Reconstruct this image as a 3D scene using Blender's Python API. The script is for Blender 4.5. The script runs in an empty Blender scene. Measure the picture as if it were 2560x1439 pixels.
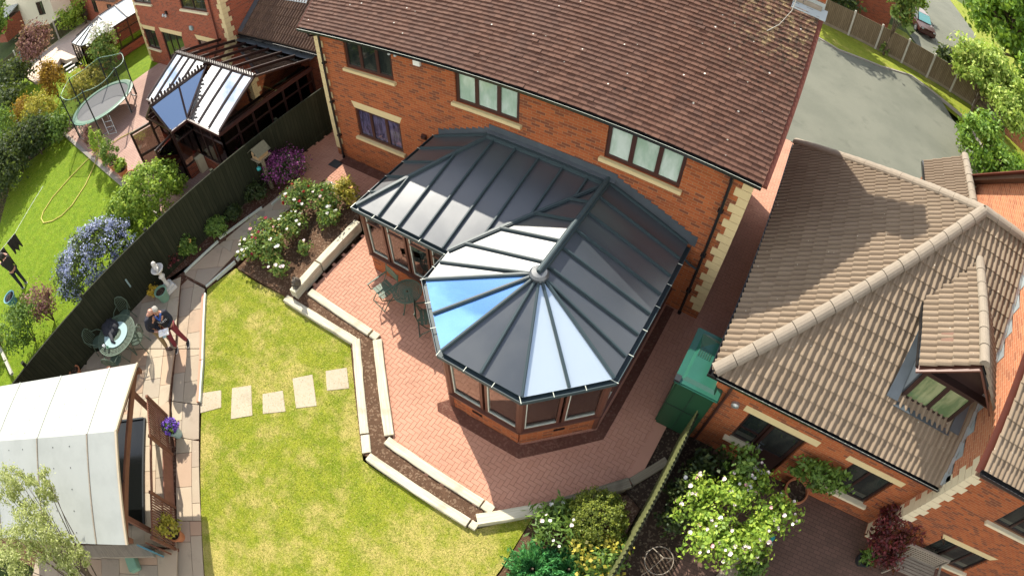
import bpy, bmesh, math, random
import numpy as np
from mathutils import Vector, Matrix
random.seed(7); RNG = np.random.default_rng(7)
SC = bpy.context.scene
COL = SC.collection
PI = math.pi

# ------------------------------------------------------------------ camera
cd = bpy.data.cameras.new('camera'); cam = bpy.data.objects.new('camera', cd); COL.objects.link(cam); SC.camera = cam
CAMPOS = Vector((12.060, -9.083, 11.273))
yaw, pit, rol = -0.5327, 0.9186, 0.0271
fw = Vector((math.sin(yaw)*math.cos(pit), math.cos(yaw)*math.cos(pit), -math.sin(pit)))
r0 = fw.cross(Vector((0, 0, 1))).normalized(); u0 = r0.cross(fw)
rr = math.cos(rol)*r0 + math.sin(rol)*u0; uu = -math.sin(rol)*r0 + math.cos(rol)*u0
mw = Matrix((rr, uu, -fw)).transposed().to_4x4(); mw.translation = CAMPOS
cam.matrix_world = mw
cd.type = 'PANO'; cd.sensor_width = 36; cd.sensor_height = 36*575/1024; cd.sensor_fit = 'HORIZONTAL'
cd.clip_start = 0.1; cd.clip_end = 600
pc = cd if hasattr(cd, 'panorama_type') else cd.cycles
pc.panorama_type = 'FISHEYE_LENS_POLYNOMIAL'
pc.fisheye_fov = PI
pc.fisheye_polynomial_k0 = 0.0
pc.fisheye_polynomial_k1 = -0.9026/18
pc.fisheye_polynomial_k2 = 0.0
pc.fisheye_polynomial_k3 = -0.0490/18**3
pc.fisheye_polynomial_k4 = 0.0

# ------------------------------------------------------------------ sky and sun
SUN = Vector((-0.964, 0.627, 1.0)).normalized()
SUN_EL = math.asin(SUN.z); SUN_AZ = math.atan2(SUN.x, SUN.y)
W = bpy.data.worlds.new('World'); SC.world = W; W.use_nodes = True
wt = W.node_tree; wt.nodes.clear()
def wn(t, **k):
    n = wt.nodes.new(t)
    for a, b in k.items(): setattr(n, a, b)
    return n
wo = wn('ShaderNodeOutputWorld'); bg = wn('ShaderNodeBackground')
sky = wn('ShaderNodeTexSky', sky_type='NISHITA', sun_disc=False, sun_elevation=SUN_EL, sun_rotation=SUN_AZ % (2*PI))
tc = wn('ShaderNodeTexCoord')
sepx = wn('ShaderNodeSeparateXYZ'); wt.links.new(tc.outputs['Generated'], sepx.inputs[0])
addz = wn('ShaderNodeMath', operation='ADD'); addz.inputs[1].default_value = 0.25; wt.links.new(sepx.outputs[2], addz.inputs[0])
dvx = wn('ShaderNodeMath', operation='DIVIDE'); dvy = wn('ShaderNodeMath', operation='DIVIDE')
for d, o in ((dvx, 0), (dvy, 1)):
    wt.links.new(sepx.outputs[o], d.inputs[0]); wt.links.new(addz.outputs[0], d.inputs[1])
cmb = wn('ShaderNodeCombineXYZ'); wt.links.new(dvx.outputs[0], cmb.inputs[0]); wt.links.new(dvy.outputs[0], cmb.inputs[1])
cn = wn('ShaderNodeTexNoise'); cn.inputs['Scale'].default_value = 4.0; cn.inputs['Detail'].default_value = 9; cn.inputs['Roughness'].default_value = .58
cn.inputs['Distortion'].default_value = .35
cof = wn('ShaderNodeVectorMath', operation='ADD'); cof.inputs[1].default_value = (3.1, 0.4, 0); wt.links.new(cmb.outputs[0], cof.inputs[0]); wt.links.new(cof.outputs[0], cn.inputs['Vector'])
cr = wn('ShaderNodeMapRange', interpolation_type='SMOOTHSTEP'); cr.inputs[1].default_value = .44; cr.inputs[2].default_value = .60
czs = wn('ShaderNodeMath', operation='MULTIPLY_ADD'); czs.inputs[1].default_value = -.5; czs.inputs[2].default_value = .33; wt.links.new(sepx.outputs[2], czs.inputs[0]); cad = wn('ShaderNodeMath', operation='ADD'); wt.links.new(cn.outputs[0], cad.inputs[0]); wt.links.new(czs.outputs[0], cad.inputs[1]); wt.links.new(cad.outputs[0], cr.inputs[0])
mx = wn('ShaderNodeMix', data_type='RGBA'); wt.links.new(cr.outputs[0], mx.inputs[0])
wt.links.new(sky.outputs[0], mx.inputs[6]); mx.inputs[7].default_value = (11.0, 10.8, 10.2, 1)
wt.links.new(mx.outputs[2], bg.inputs[0]); bg.inputs[1].default_value = 0.122
wt.links.new(bg.outputs[0], wo.inputs[0])
sl = bpy.data.lights.new('sun', 'SUN'); sl.energy = 5.0; sl.angle = math.radians(.5); sl.color = (1, .94, .82)
so = bpy.data.objects.new('sun', sl); COL.objects.link(so); so.rotation_euler = SUN.to_track_quat('Z', 'Y').to_euler(); so.location = (-30, 20, 40)
SC.view_settings.view_transform = 'Standard'; SC.view_settings.look = 'None'
SC.view_settings.exposure = 0.9; SC.view_settings.gamma = 1.0; SC.view_settings.use_curve_mapping = False
SC.cycles.use_denoising = True; SC.cycles.max_bounces = 8; SC.cycles.transparent_max_bounces = 12
SC.cycles.caustics_reflective = False; SC.cycles.caustics_refractive = False

# ------------------------------------------------------------------ materials
def hexc(h):
    return tuple(((int(h[i:i+2], 16)/255+.055)/1.055)**2.4 if int(h[i:i+2], 16) > 10 else int(h[i:i+2], 16)/3294 for i in (0, 2, 4))
class Mat:
    def __init__(s, name):
        s.m = bpy.data.materials.new(name); s.m.use_nodes = True; s.t = s.m.node_tree; s.t.nodes.clear()
        s.o = s.t.nodes.new('ShaderNodeOutputMaterial'); s.b = s.t.nodes.new('ShaderNodeBsdfPrincipled')
        s.t.links.new(s.b.outputs[0], s.o.inputs[0])
    def n(s, t, ins=None, **k):
        n = s.t.nodes.new(t)
        for a, b in k.items(): setattr(n, a, b)
        for a, b in (ins or {}).items(): s.put(n.inputs[a], b)
        return n
    def put(s, sock, v):
        if isinstance(v, bpy.types.NodeSocket): s.t.links.new(v, sock)
        elif isinstance(v, tuple) and len(v) == 3 and sock.type == 'RGBA': sock.default_value = (*v, 1)
        else: sock.default_value = v
    def math(s, op, a, b=0.0, c=None):
        n = s.n('ShaderNodeMath', operation=op); s.put(n.inputs[0], a); s.put(n.inputs[1], b)
        if c is not None: s.put(n.inputs[2], c)
        return n.outputs[0]
    def vmath(s, op, a, b=None):
        n = s.n('ShaderNodeVectorMath', operation=op); s.put(n.inputs[0], a)
        if b is not None: s.put(n.inputs[1], b)
        return n
    def noise(s, scale, detail=4, vec=None, rough=.6, out=0):
        n = s.n('ShaderNodeTexNoise', {'Scale': scale, 'Detail': detail, 'Roughness': rough})
        s.put(n.inputs['Vector'], vec if vec is not None else s.pos())
        return n.outputs[out]
    def pos(s): return s.n('ShaderNodeNewGeometry').outputs['Position']
    def obj(s): return s.n('ShaderNodeTexCoord').outputs['Object']
    def isl(s): return s.n('ShaderNodeNewGeometry').outputs['Random Per Island']
    def ramp(s, f, stops, interp='LINEAR'):
        n = s.n('ShaderNodeValToRGB'); s.put(n.inputs[0], f); e = n.color_ramp.elements; n.color_ramp.interpolation = interp
        while len(e) < len(stops): e.new(.5)
        for i, (p, c) in enumerate(stops): e[i].position = p; e[i].color = (*c, 1)
        return n.outputs[0]
    def mr(s, f, a, b, c=0., d=1., smooth=True):
        n = s.n('ShaderNodeMapRange', {0: f, 1: a, 2: b, 3: c, 4: d})
        if smooth: n.interpolation_type = 'SMOOTHSTEP'
        return n.outputs[0]
    def mix(s, f, a, b, blend='MIX'):
        n = s.n('ShaderNodeMix', data_type='RGBA', blend_type=blend); s.put(n.inputs[0], f); s.put(n.inputs[6], a); s.put(n.inputs[7], b)
        return n.outputs[2]
    def scalev(s, v, sc):
        n = s.n('ShaderNodeMapping'); s.put(n.inputs[0], v); n.inputs['Scale'].default_value = sc; return n.outputs[0]
    def bump(s, h, strength=.4, dist=.01):
        n = s.n('ShaderNodeBump', {'Strength': strength, 'Distance': dist, 'Height': h}); s.t.links.new(n.outputs[0], s.b.inputs['Normal'])
    def fin(s, col=None, rough=.7, metal=0., spec=.4, **k):
        if col is not None: s.put(s.b.inputs['Base Color'], col)
        s.put(s.b.inputs['Roughness'], rough); s.put(s.b.inputs['Metallic'], metal); s.put(s.b.inputs['Specular IOR Level'], spec)
        for a, b in k.items(): s.put(s.b.inputs[a.replace('_', ' ')], b)
        return s.m
M = {}
def flat(name, c, rough=.6, var=.18, scale=9, metal=0., spec=.4, bump=0., c2=None):
    m = Mat(name); c = hexc(c) if isinstance(c, str) else c
    d = hexc(c2) if isinstance(c2, str) else tuple(x*(1-var) for x in c)
    col = m.mix(m.noise(scale, 5, m.obj()), c, d)
    if bump: m.bump(m.noise(scale*6, 5, m.obj()), bump, .01)
    M[name] = m.fin(col, rough, metal, spec); return M[name]
def wallvec(m):
    g = m.n('ShaderNodeNewGeometry'); cr = m.vmath('CROSS_PRODUCT', (0, 0, 1), g.outputs['True Normal']).outputs[0]
    nn = m.vmath('NORMALIZE', cr).outputs[0]; d = m.vmath('DOT_PRODUCT', g.outputs['Position'], nn).outputs[1]
    sp = m.n('ShaderNodeSeparateXYZ', {0: g.outputs['Position']})
    return m.n('ShaderNodeCombineXYZ', {0: d, 1: sp.outputs[2], 2: 0.0}).outputs[0]
def brick(name, a, b, dark, mort, darkamt=.62):
    m = Mat(name); v = wallvec(m)
    bt = m.n('ShaderNodeTexBrick', {'Vector': v, 'Color1': (0, 0, 0), 'Color2': (1, 1, 1), 'Mortar': (.5, .5, .5), 'Scale': 1.0, 'Mortar Size': .006, 'Mortar Smooth': .2, 'Bias': 0.0, 'Brick Width': .225, 'Row Height': .075})
    f = m.math('ADD', bt.outputs[0], m.math('MULTIPLY', m.math('SUBTRACT', m.noise(1.1, 3), .5), .55))
    c = m.ramp(f, [(0.0, dark), (.12, dark), (.3, b), (.6, a), (.85, b), (1, tuple(x*.72 for x in a))])
    c = m.mix(m.mr(m.noise(.7, 4), .35, .75), c, m.mix(.3, c, dark))
    c = m.mix(m.math('MULTIPLY', m.noise(40, 3), .35), c, tuple(x*.55 for x in b))
    c = m.mix(bt.outputs[1], c, mort)
    m.bump(m.math('SUBTRACT', m.noise(70, 3), m.math('MULTIPLY', bt.outputs[1], 2.0)), .5, .006)
    M[name] = m.fin(c, .88, spec=.25)
brick('brick_red', (.40, .115, .036), (.32, .082, .026), (.16, .055, .03), (.30, .16, .085))
brick('brick_left', (.36, .088, .042), (.29, .068, .034), (.18, .052, .032), (.27, .16, .11))
brick('brick_sunlit_orange', (.50, .20, .10), (.44, .165, .085), (.30, .11, .06), (.5, .32, .2))  # brighter brick; on the gabled end wall its orange stands for sunlight
flat('stone', (.62, .50, .27), .8, .2, 5, bump=.3); flat('stone_pale', (.66, .58, .40), .8, .18, 6, bump=.2)
flat('render_cream', (.74, .68, .55), .9, .1, 3)
def tile_plain(name):
    m = Mat(name); r = m.isl()
    c = m.ramp(r, [(0, (.082, .035, .022)), (.3, (.108, .047, .029)), (.6, (.13, .058, .037)), (.85, (.15, .072, .047)), (1, (.095, .045, .031))])
    c = m.mix(m.mr(m.noise(.55, 4), .4, .7), c, m.mix(.45, c, (.105, .055, .042)))
    c = m.mix(m.math('MULTIPLY', m.noise(55, 4), .4), c, (.09, .05, .038))
    p = m.pos(); d = m.vmath('DISTANCE', m.scalev(p, (.8, .75, .75)), (9.3, 1.75, 5.6)).outputs[1]
    near = m.mr(d, 2.5, .2)
    yl = m.mr(m.math('ADD', m.noise(6.5, 7, rough=.75), m.math('MULTIPLY', near, .22)), .70, .80)
    yl = m.math('MULTIPLY', m.math('MULTIPLY', yl, near), .55)
    c = m.mix(yl, c, m.mix(m.noise(14, 3), (.30, .21, .05), (.40, .33, .22)))
    bl = m.math('MULTIPLY', m.mr(m.noise(9, 5), .52, .60), near); c = m.mix(bl, c, (.05, .03, .02))
    vo = m.n('ShaderNodeTexVoronoi', {'Vector': p, 'Scale': 3.4}); w = m.math('LESS_THAN', vo.outputs[0], m.math('MULTIPLY', m.noise(2.1, 2), .125))
    c = m.mix(w, c, (.70, .66, .58))
    v2 = m.n('ShaderNodeTexVoronoi', {'Vector': p, 'Scale': 2.3}); w2 = m.math('LESS_THAN', v2.outputs[0], m.math('MULTIPLY', m.noise(1.6, 2), .12))
    c = m.mix(w2, c, (.035, .02, .015))
    m.bump(m.noise(60, 4), .4, .008); M[name] = m.fin(c, .82, spec=.3)
tile_plain('tile_plain')
def tile_pan(name, a, b, d):
    m = Mat(name); c = m.ramp(m.isl(), [(0, d), (.4, a), (.8, b), (1, a)])
    c = m.mix(m.mr(m.noise(.8, 5), .4, .7), c, m.mix(.35, c, d)); c = m.mix(m.math('MULTIPLY', m.noise(45, 5), .45), c, tuple(x*.5 for x in d))
    vo = m.n('ShaderNodeTexVoronoi', {'Vector': m.pos(), 'Scale': 6.0}); w = m.math('LESS_THAN', vo.outputs[0], m.math('MULTIPLY', m.noise(1.3, 2), .11))
    c = m.mix(w, c, (.5, .46, .38)); m.bump(m.noise(70, 4), .45, .006); M[name] = m.fin(c, .85, spec=.3)
tile_pan('tile_pan', (.225, .17, .118), (.25, .19, .135), (.20, .148, .102))
tile_pan('tile_dark', (.115, .068, .045), (.135, .082, .055), (.085, .05, .035))
flat('ridge_tile', (.27, .225, .175), .88, .35, 7, bump=.5)
def paver(name, stops, gap=None):
    m = Mat(name); c = m.ramp(m.isl(), stops); c = m.mix(m.mr(m.noise(.6, 5), .35, .7), c, m.mix(.16, c, (.22, .10, .07)))
    c = m.mix(m.math('MULTIPLY', m.noise(50, 4), .3), c, tuple(x*.6 for x in stops[0][1])); c = m.mix(m.mr(m.noise(1.6, 7, rough=.75), .54, .70, 0, .38), c, tuple(x*.45 for x in stops[0][1])); c = m.mix(m.mr(m.noise(7, 6, rough=.7), .60, .70, 0, .3), c, tuple(min(.8, x*1.35) for x in stops[0][1])); m.bump(m.noise(90, 3), .35, .004)
    M[name] = m.fin(c, .85, spec=.3)
paver('paver_red', [(0, (.47, .235, .155)), (.5, (.50, .26, .175)), (1, (.485, .245, .165))])
paver('flagstone', [(0, (.36, .30, .22)), (.3, (.44, .36, .26)), (.5, (.30, .265, .21)), (.7, (.45, .29, .19)), (.85, (.47, .39, .28)), (1, (.36, .25, .17))])
paver('slab_pale', [(0, (.40, .34, .25)), (1, (.44, .37, .27))]); paver('slab_white', [(0, (.55, .53, .49)), (1, (.60, .57, .53))])
def bricknet(name, a, b, mort, w, h, rot=0.):
    m = Mat(name); mp = m.n('ShaderNodeMapping', {0: m.pos()}); mp.inputs['Rotation'].default_value = (0, 0, rot)
    bt = m.n('ShaderNodeTexBrick', {'Vector': mp.outputs[0], 'Color1': a, 'Color2': b, 'Mortar': mort, 'Scale': 1.0, 'Mortar Size': .006, 'Brick Width': w, 'Row Height': h})
    c = m.mix(m.mr(m.noise(.8, 4), .35, .7), bt.outputs[0], m.mix(.4, bt.outputs[0], mort)); c = m.mix(m.math('MULTIPLY', m.noise(30, 3), .3), c, mort)
    m.bump(m.math('MULTIPLY', bt.outputs[1], -1.), .4, .006); M[name] = m.fin(c, .88, spec=.25)
bricknet('paving_pink', (.40, .255, .21), (.45, .30, .245), (.24, .15, .12), .2, .1); bricknet('paving_brown', (.13, .075, .055), (.17, .095, .07), (.06, .04, .03), .2, .1)
bricknet('paving_beige', (.62, .50, .41), (.66, .54, .45), (.5, .39, .31), .3, .15)
def grass(name, a, b, dry, dryamt):
    m = Mat(name); big = m.noise(.55, 6, rough=.65); mid = m.noise(3.2, 6, rough=.7)
    c = m.mix(m.mr(mid, .35, .65), a, b)
    f = m.math('ADD', m.math('MULTIPLY', big, .55), m.math('MULTIPLY', m.noise(1.7, 6, rough=.75), .45))
    c = m.mix(m.mr(f, dryamt, dryamt+.14), c, dry); c = m.mix(m.mr(m.noise(48, 5, rough=.85), .40, .66, 0, .62), c, tuple(x*.36 for x in a))
    c = m.mix(m.mr(m.noise(31, 4, rough=.8), .50, .70, 0, .5), c, tuple(min(1, x*1.4) for x in dry))
    m.bump(m.math('ADD', m.noise(95, 5, rough=.8), m.math('MULTIPLY', m.noise(18, 4), .8)), .9, .03); M[name] = m.fin(c, .9, spec=.15)
grass('lawn', (.18, .24, .012), (.30, .325, .026), (.50, .41, .13), .45); grass('lawn_lush', (.115, .205, .006), (.18, .27, .010), (.25, .28, .04), .57)
grass('verge', (.17, .22, .02), (.25, .28, .03), (.33, .3, .07), .5); grass('rough_green', (.05, .085, .02), (.08, .12, .03), (.12, .12, .05), .55)
def asphalt(name, a, b):
    m = Mat(name); c = m.mix(m.mr(m.noise(.35, 5), .35, .65), a, b); c = m.mix(m.mr(m.noise(120, 3, rough=.8), .45, .7, 0, .45), c, tuple(x*2.0 for x in b))
    c = m.mix(m.mr(m.noise(.9, 6, rough=.7), .56, .68, 0, .3), c, tuple(x*.55 for x in a)); m.bump(m.noise(150, 3), .5, .006); M[name] = m.fin(c, .85, spec=.35)
asphalt('asphalt', (.098, .102, .078), (.125, .127, .098))
def soil(name, a, b, chip):
    m = Mat(name); vo = m.n('ShaderNodeTexVoronoi', {'Vector': m.pos(), 'Scale': 26.0}); c = m.mix(vo.outputs['Color'], a, b)
    sp = m.n('ShaderNodeSeparateColor', {0: vo.outputs['Color']}); c = m.mix(m.math('GREATER_THAN', sp.outputs[0], .8), c, chip)
    c = m.mix(m.noise(3, 4), c, tuple(x*.55 for x in a)); m.bump(m.math('ADD', sp.outputs[1], m.noise(60, 4)), 1.0, .03); M[name] = m.fin(c, .95, spec=.15)
flat('paver_joint', (.16, .075, .05), .95, .4, 30); soil('bark', (.125, .07, .042), (.20, .115, .07), (.34, .23, .15)); soil('soil_red', (.115, .055, .037), (.165, .08, .052), (.3, .2, .15)); soil('gravel', (.17, .072, .05), (.21, .095, .07), (.26, .14, .10))
soil('soil_dark', (.05, .035, .024), (.085, .05, .035), (.2, .15, .1)); soil('shingle', (.42, .34, .25), (.55, .46, .34), (.7, .62, .5))
def wood(name, a, b, sc=(1.2, 26, 26), rough=.85, crack=True):
    m = Mat(name); v = m.scalev(m.obj(), sc); n1 = m.noise(1.0, 6, v, .65); c = m.mix(m.mr(n1, .3, .7), a, b)
    if crack: c = m.mix(m.mr(m.noise(1.7, 5, m.scalev(m.obj(), (sc[0]*.8, sc[1]*1.6, sc[2]*1.6)), .7), .60, .68), c, tuple(x*.33 for x in a))
    c = m.mix(m.mr(m.noise(2.4, 5, m.obj()), .5, .72, 0, .5), c, tuple(x*.6 for x in a)); m.bump(n1, .5, .01); M[name] = m.fin(c, rough, spec=.25)
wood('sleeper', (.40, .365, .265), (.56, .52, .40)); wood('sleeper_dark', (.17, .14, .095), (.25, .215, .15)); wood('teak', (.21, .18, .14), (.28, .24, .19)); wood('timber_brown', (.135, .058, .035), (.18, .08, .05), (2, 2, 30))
def boards(name, a, b, w, axis):
    m = Mat(name); sp = m.n('ShaderNodeSeparateXYZ', {0: m.pos()}); t = m.math('DIVIDE', sp.outputs[axis], w); fl = m.math('FLOOR', t); fr = m.math('FRACT', t)
    wn_ = m.n('ShaderNodeTexWhiteNoise', {'W': fl}, noise_dimensions='1D'); c = m.mix(wn_.outputs[0], a, b)
    sc = [9, 9, .8]; c = m.mix(m.mr(m.noise(2.5, 5, m.scalev(m.pos(), tuple(sc))), .35, .7, 0, .6), c, tuple(x*.6 for x in a))
    c = m.mix(m.math('LESS_THAN', fr, .1), c, tuple(x*.3 for x in a)); m.bump(m.math('SUBTRACT', fr, m.noise(30, 3)), .5, .015); M[name] = m.fin(c, .9, spec=.2)
boards('fence_green', (.020, .023, .012), (.031, .033, .018), .125, 1); boards('fence_tan', (.16, .12, .075), (.20, .155, .10), .11, 0); boards('fence_far', (.085, .085, .045), (.11, .105, .06), .12, 1)
wood('slat_green', (.085, .095, .032), (.15, .155, .06), (9, 9, 1.5)); wood('slat_brown', (.16, .072, .05), (.21, .10, .07), (9, 9, 2))
flat('metal_teal', (.04, .062, .07), .5, .2, 4, spec=.4); flat('metal_dark', (.02, .024, .026), .4, .2, 5); flat('lead', (.105, .125, .145), .42, .5, 3, metal=.25); flat('lead_pale', (.42, .46, .47), .45, .35, 3, metal=.3)
flat('gutter_black', (.014, .014, .015), .25, .2, 5, spec=.6); flat('frame_brown', (.055, .022, .018), .35, .2, 6, spec=.5); flat('frame_mahog', (.115, .045, .03), .4, .3, 6, spec=.5)
flat('frame_dark', (.03, .014, .012), .35, .2, 6, spec=.5); flat('white_plastic', (.75, .76, .72), .35, .08, 6); flat('bead_grey', (.52, .55, .48), .4, .1, 6)
flat('timber_verge', (.115, .028, .015), .7, .3, 5); flat('green_plastic', (.013, .055, .026), .45, .25, 3); flat('green_lid', (.022, .105, .072), .25, .3, 2.5, spec=.6); flat('teal_plastic', (.03, .30, .30), .4, .2, 5)
flat('tile_clay', (.17, .095, .065), .85, .3, 6); flat('terracotta', (.45, .17, .075), .8, .25, 8, bump=.2); flat('glaze_green', (.20, .36, .26), .3, .3, 4, spec=.6); flat('glaze_blue', (.30, .42, .42), .35, .25, 4)
flat('steel', (.45, .47, .48), .35, .15, 6, metal=.7); flat('iron_green', (.085, .125, .085), .55, .4, 14, bump=.3); flat('black_cloth', (.022, .023, .03), .8, .3, 10, bump=.2)
flat('stone_white', (.62, .60, .56), .8, .2, 12, bump=.3); flat('concrete_post', (.44, .42, .36), .9, .25, 8, bump=.3); flat('kerb', (.30, .27, .23), .9, .25, 5)
flat('hose', (.60, .50, .12), .5, .15, 6); flat('blue_plastic', (.10, .26, .33), .4, .2, 6); flat('skin', (.52, .27, .19), .5, .2, 14); flat('hair_grey', (.40, .38, .34), .8, .4, 30); flat('hair_dark', (.02, .014, .012), .7, .4, 30)
flat('navy', (.016, .018, .03), .85, .3, 14, bump=.3); flat('denim_red', (.17, .022, .032), .85, .25, 12, bump=.3); flat('khaki', (.23, .165, .085), .85, .25, 12, bump=.3); flat('cloth_white', (.78, .78, .8), .7, .08, 8); flat('scarf_blue', (.03, .08, .3), .8, .3, 12)
flat('cloth_teal', (.22, .50, .52), .8, .2, 8); flat('cloth_dark', (.02, .016, .016), .85, .3, 8); flat('shoe_black', (.012, .012, .014), .5, .2, 10); flat('car_red', (.045, .006, .008), .22, .1, 3, spec=.7); flat('rubber', (.015, .015, .016), .7, .2, 10)
flat('wood_pale', (.36, .24, .13), .75, .25, 9); flat('bird_roof', (.10, .095, .06), .9, .5, 12, bump=.5); flat('trampoline_mat', (.16, .16, .17), .75, .15, 5); flat('trampoline_pad', (.16, .30, .22), .45, .35, 5); flat('pond', (.006, .007, .007), .12, .3, 4, spec=.5)
flat('bark_brown', (.13, .095, .065), .95, .4, 14, bump=.8); flat('stem_green', (.13, .14, .05), .8, .3, 10); flat('stone_figure', (.12, .10, .08), .9, .4, 14, bump=.5)
def canvas_mat():
    m = Mat('canvas'); c = m.mix(m.mr(m.noise(1.6, 5), .4, .7), (.30, .315, .30), (.265, .28, .265)); c = m.mix(m.math('MULTIPLY', m.noise(9, 4), .25), c, (.25, .265, .25))
    M['canvas'] = m.fin(c, .6, spec=.3)
canvas_mat()
def panel(name, c1, rough, spec):
    m = Mat(name); c = m.mix(m.noise(1.1, 4), c1, tuple(x*.85 for x in c1)); c = m.mix(m.mr(m.noise(160, 2), .45, .7, 0, .35), c, tuple(x*1.5 for x in c1))
    m.bump(m.noise(220, 2), .15, .002); M[name] = m.fin(c, m.mr(m.noise(.9, 5), .3, .7, rough-.04, rough+.05), spec=spec, IOR=1.57 if spec == 1.0 else 1.5)
panel('panel_grey', (.038, .045, .053), .37, 1.0)
panel('panel_white', (.62, .66, .66), .22, .6)
def mirror_glass(name, base, refl, amt):
    m = Mat(name); m.fin(base, .25, spec=.5); g = m.n('ShaderNodeBsdfGlossy', {'Color': refl, 'Roughness': .02})
    mx = m.n('ShaderNodeMixShader', {0: amt}); m.t.links.new(m.b.outputs[0], mx.inputs[1]); m.t.links.new(g.outputs[0], mx.inputs[2]); m.t.links.new(mx.outputs[0], m.o.inputs[0]); M[name] = m.m
mirror_glass('solar_glass_sky', (.05, .16, .32), (.24, .48, .92), .7); mirror_glass('solar_glass_bright', (.62, .70, .74), (.9, .97, 1.0), .5); mirror_glass('roof_glass', (.12, .14, .16), (1, 1, 1), .86)  # end panes: blue sky reflection and sunlit paleness tinted into the glass colours
def clear_glass(name, tint, f0):
    m = Mat(name); tr = m.n('ShaderNodeBsdfTransparent', {'Color': tint}); g = m.n('ShaderNodeBsdfGlossy', {'Color': (1, 1, 1), 'Roughness': .02})
    lw = m.n('ShaderNodeFresnel', {'IOR': 1.5}); f = m.math('ADD', m.math('MULTIPLY', lw.outputs[0], 1.6), f0); mx = m.n('ShaderNodeMixShader', {0: f})
    m.t.links.new(tr.outputs[0], mx.inputs[1]); m.t.links.new(g.outputs[0], mx.inputs[2]); m.t.links.new(mx.outputs[0], m.o.inputs[0]); M[name] = m.m
clear_glass('clear_glass', (.86, .9, .86), .06); clear_glass('tinted_glass', (.42, .36, .32), .05)
def mottled_pane(name, c, c2, sc=3.):
    m = Mat(name); col = m.mix(m.mr(m.noise(sc, 4, m.scalev(m.pos(), (1, 1, .35))), .35, .65), c, c2); M[name] = m.fin(col, .04, spec=.9)
mottled_pane('pane_pale', (.30, .42, .33), (.52, .61, .56), 2.2); mottled_pane('pane_dark', (.012, .016, .016), (.03, .035, .03)); mottled_pane('pane_purple', (.10, .085, .16), (.03, .028, .05), 9); mottled_pane('pane_green', (.10, .16, .07), (.26, .30, .16), 4)  # pale pane: blind colour with a green reflection mottled into it
def net_mat():
    m = Mat('net'); m.fin((.02, .03, .025), .8); tr = m.n('ShaderNodeBsdfTransparent'); mx = m.n('ShaderNodeMixShader', {0: .26})
    m.t.links.new(tr.outputs[0], mx.inputs[1]); m.t.links.new(m.b.outputs[0], mx.inputs[2]); m.t.links.new(mx.outputs[0], m.o.inputs[0]); M['net'] = m.m
net_mat()
def leafmat(name, stops, trans=.32):
    m = Mat(name); c = m.ramp(m.isl(), [(p, hexc(h) if isinstance(h, str) else h) for p, h in stops])
    c = m.mix(m.mr(m.noise(2.2, 3), .4, .65, 0, .45), c, m.mix(.5, c, tuple(x*.5 for x in (hexc(stops[0][1]) if isinstance(stops[0][1], str) else stops[0][1]))))
    df = m.n('ShaderNodeBsdfDiffuse', {'Color': c}); tl = m.n('ShaderNodeBsdfTranslucent', {'Color': m.mix(.3, c, (.35, .45, .04))}); mx = m.n('ShaderNodeMixShader', {0: trans})
    m.t.links.new(df.outputs[0], mx.inputs[1]); m.t.links.new(tl.outputs[0], mx.inputs[2]); gl = m.n('ShaderNodeBsdfGlossy', {'Roughness': .55, 'Color': (1, 1, 1)}); m2 = m.n('ShaderNodeMixShader', {0: .018})
    m.t.links.new(mx.outputs[0], m2.inputs[1]); m.t.links.new(gl.outputs[0], m2.inputs[2]); m.t.links.new(m2.outputs[0], m.o.inputs[0]); M[name] = m.m
leafmat('leaf_mid', [(0, (0.057, 0.109, 0.022)), (.5, (0.106, 0.196, 0.031)), (1, (0.195, 0.290, 0.049))]); leafmat('leaf_rose', [(0, (0.065, 0.123, 0.027)), (.5, (0.138, 0.225, 0.043)), (.85, (0.244, 0.319, 0.068)), (1, (0.357, 0.232, 0.074))])
leafmat('leaf_lime', [(0, (0.122, 0.217, 0.025)), (.5, (0.244, 0.377, 0.043)), (1, (0.438, 0.536, 0.074))]); leafmat('leaf_yellowgreen', [(0, (0.162, 0.160, 0.022)), (.5, (0.357, 0.319, 0.037)), (1, (0.585, 0.478, 0.074))])
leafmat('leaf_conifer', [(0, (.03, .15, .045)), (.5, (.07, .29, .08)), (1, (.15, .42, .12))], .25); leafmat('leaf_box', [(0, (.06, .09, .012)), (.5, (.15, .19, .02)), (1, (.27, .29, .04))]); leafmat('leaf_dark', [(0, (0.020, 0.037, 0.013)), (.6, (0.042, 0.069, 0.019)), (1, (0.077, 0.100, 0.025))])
leafmat('leaf_gold', [(0, (0.140, 0.069, 0.011)), (.5, (0.336, 0.175, 0.021)), (1, (0.560, 0.325, 0.037))]); leafmat('leaf_maroon', [(0, (.05, .008, .012)), (.6, (.12, .014, .022)), (1, (.19, .03, .035))]); leafmat('leaf_purple', [(0, (0.140, 0.062, 0.064)), (.6, (0.280, 0.119, 0.122)), (1, (0.420, 0.213, 0.181))])
leafmat('leaf_willow', [(0, (.20, .24, .06)), (.5, (.36, .40, .13)), (1, (.52, .54, .25))], .4); leafmat('leaf_tree', [(0, (0.065, 0.145, 0.020)), (.5, (0.146, 0.275, 0.031)), (1, (0.276, 0.420, 0.049))], .38); leafmat('leaf_tree_light', [(0, (0.146, 0.246, 0.037)), (.5, (0.309, 0.435, 0.074)), (1, (0.536, 0.609, 0.148))], .4)
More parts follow.
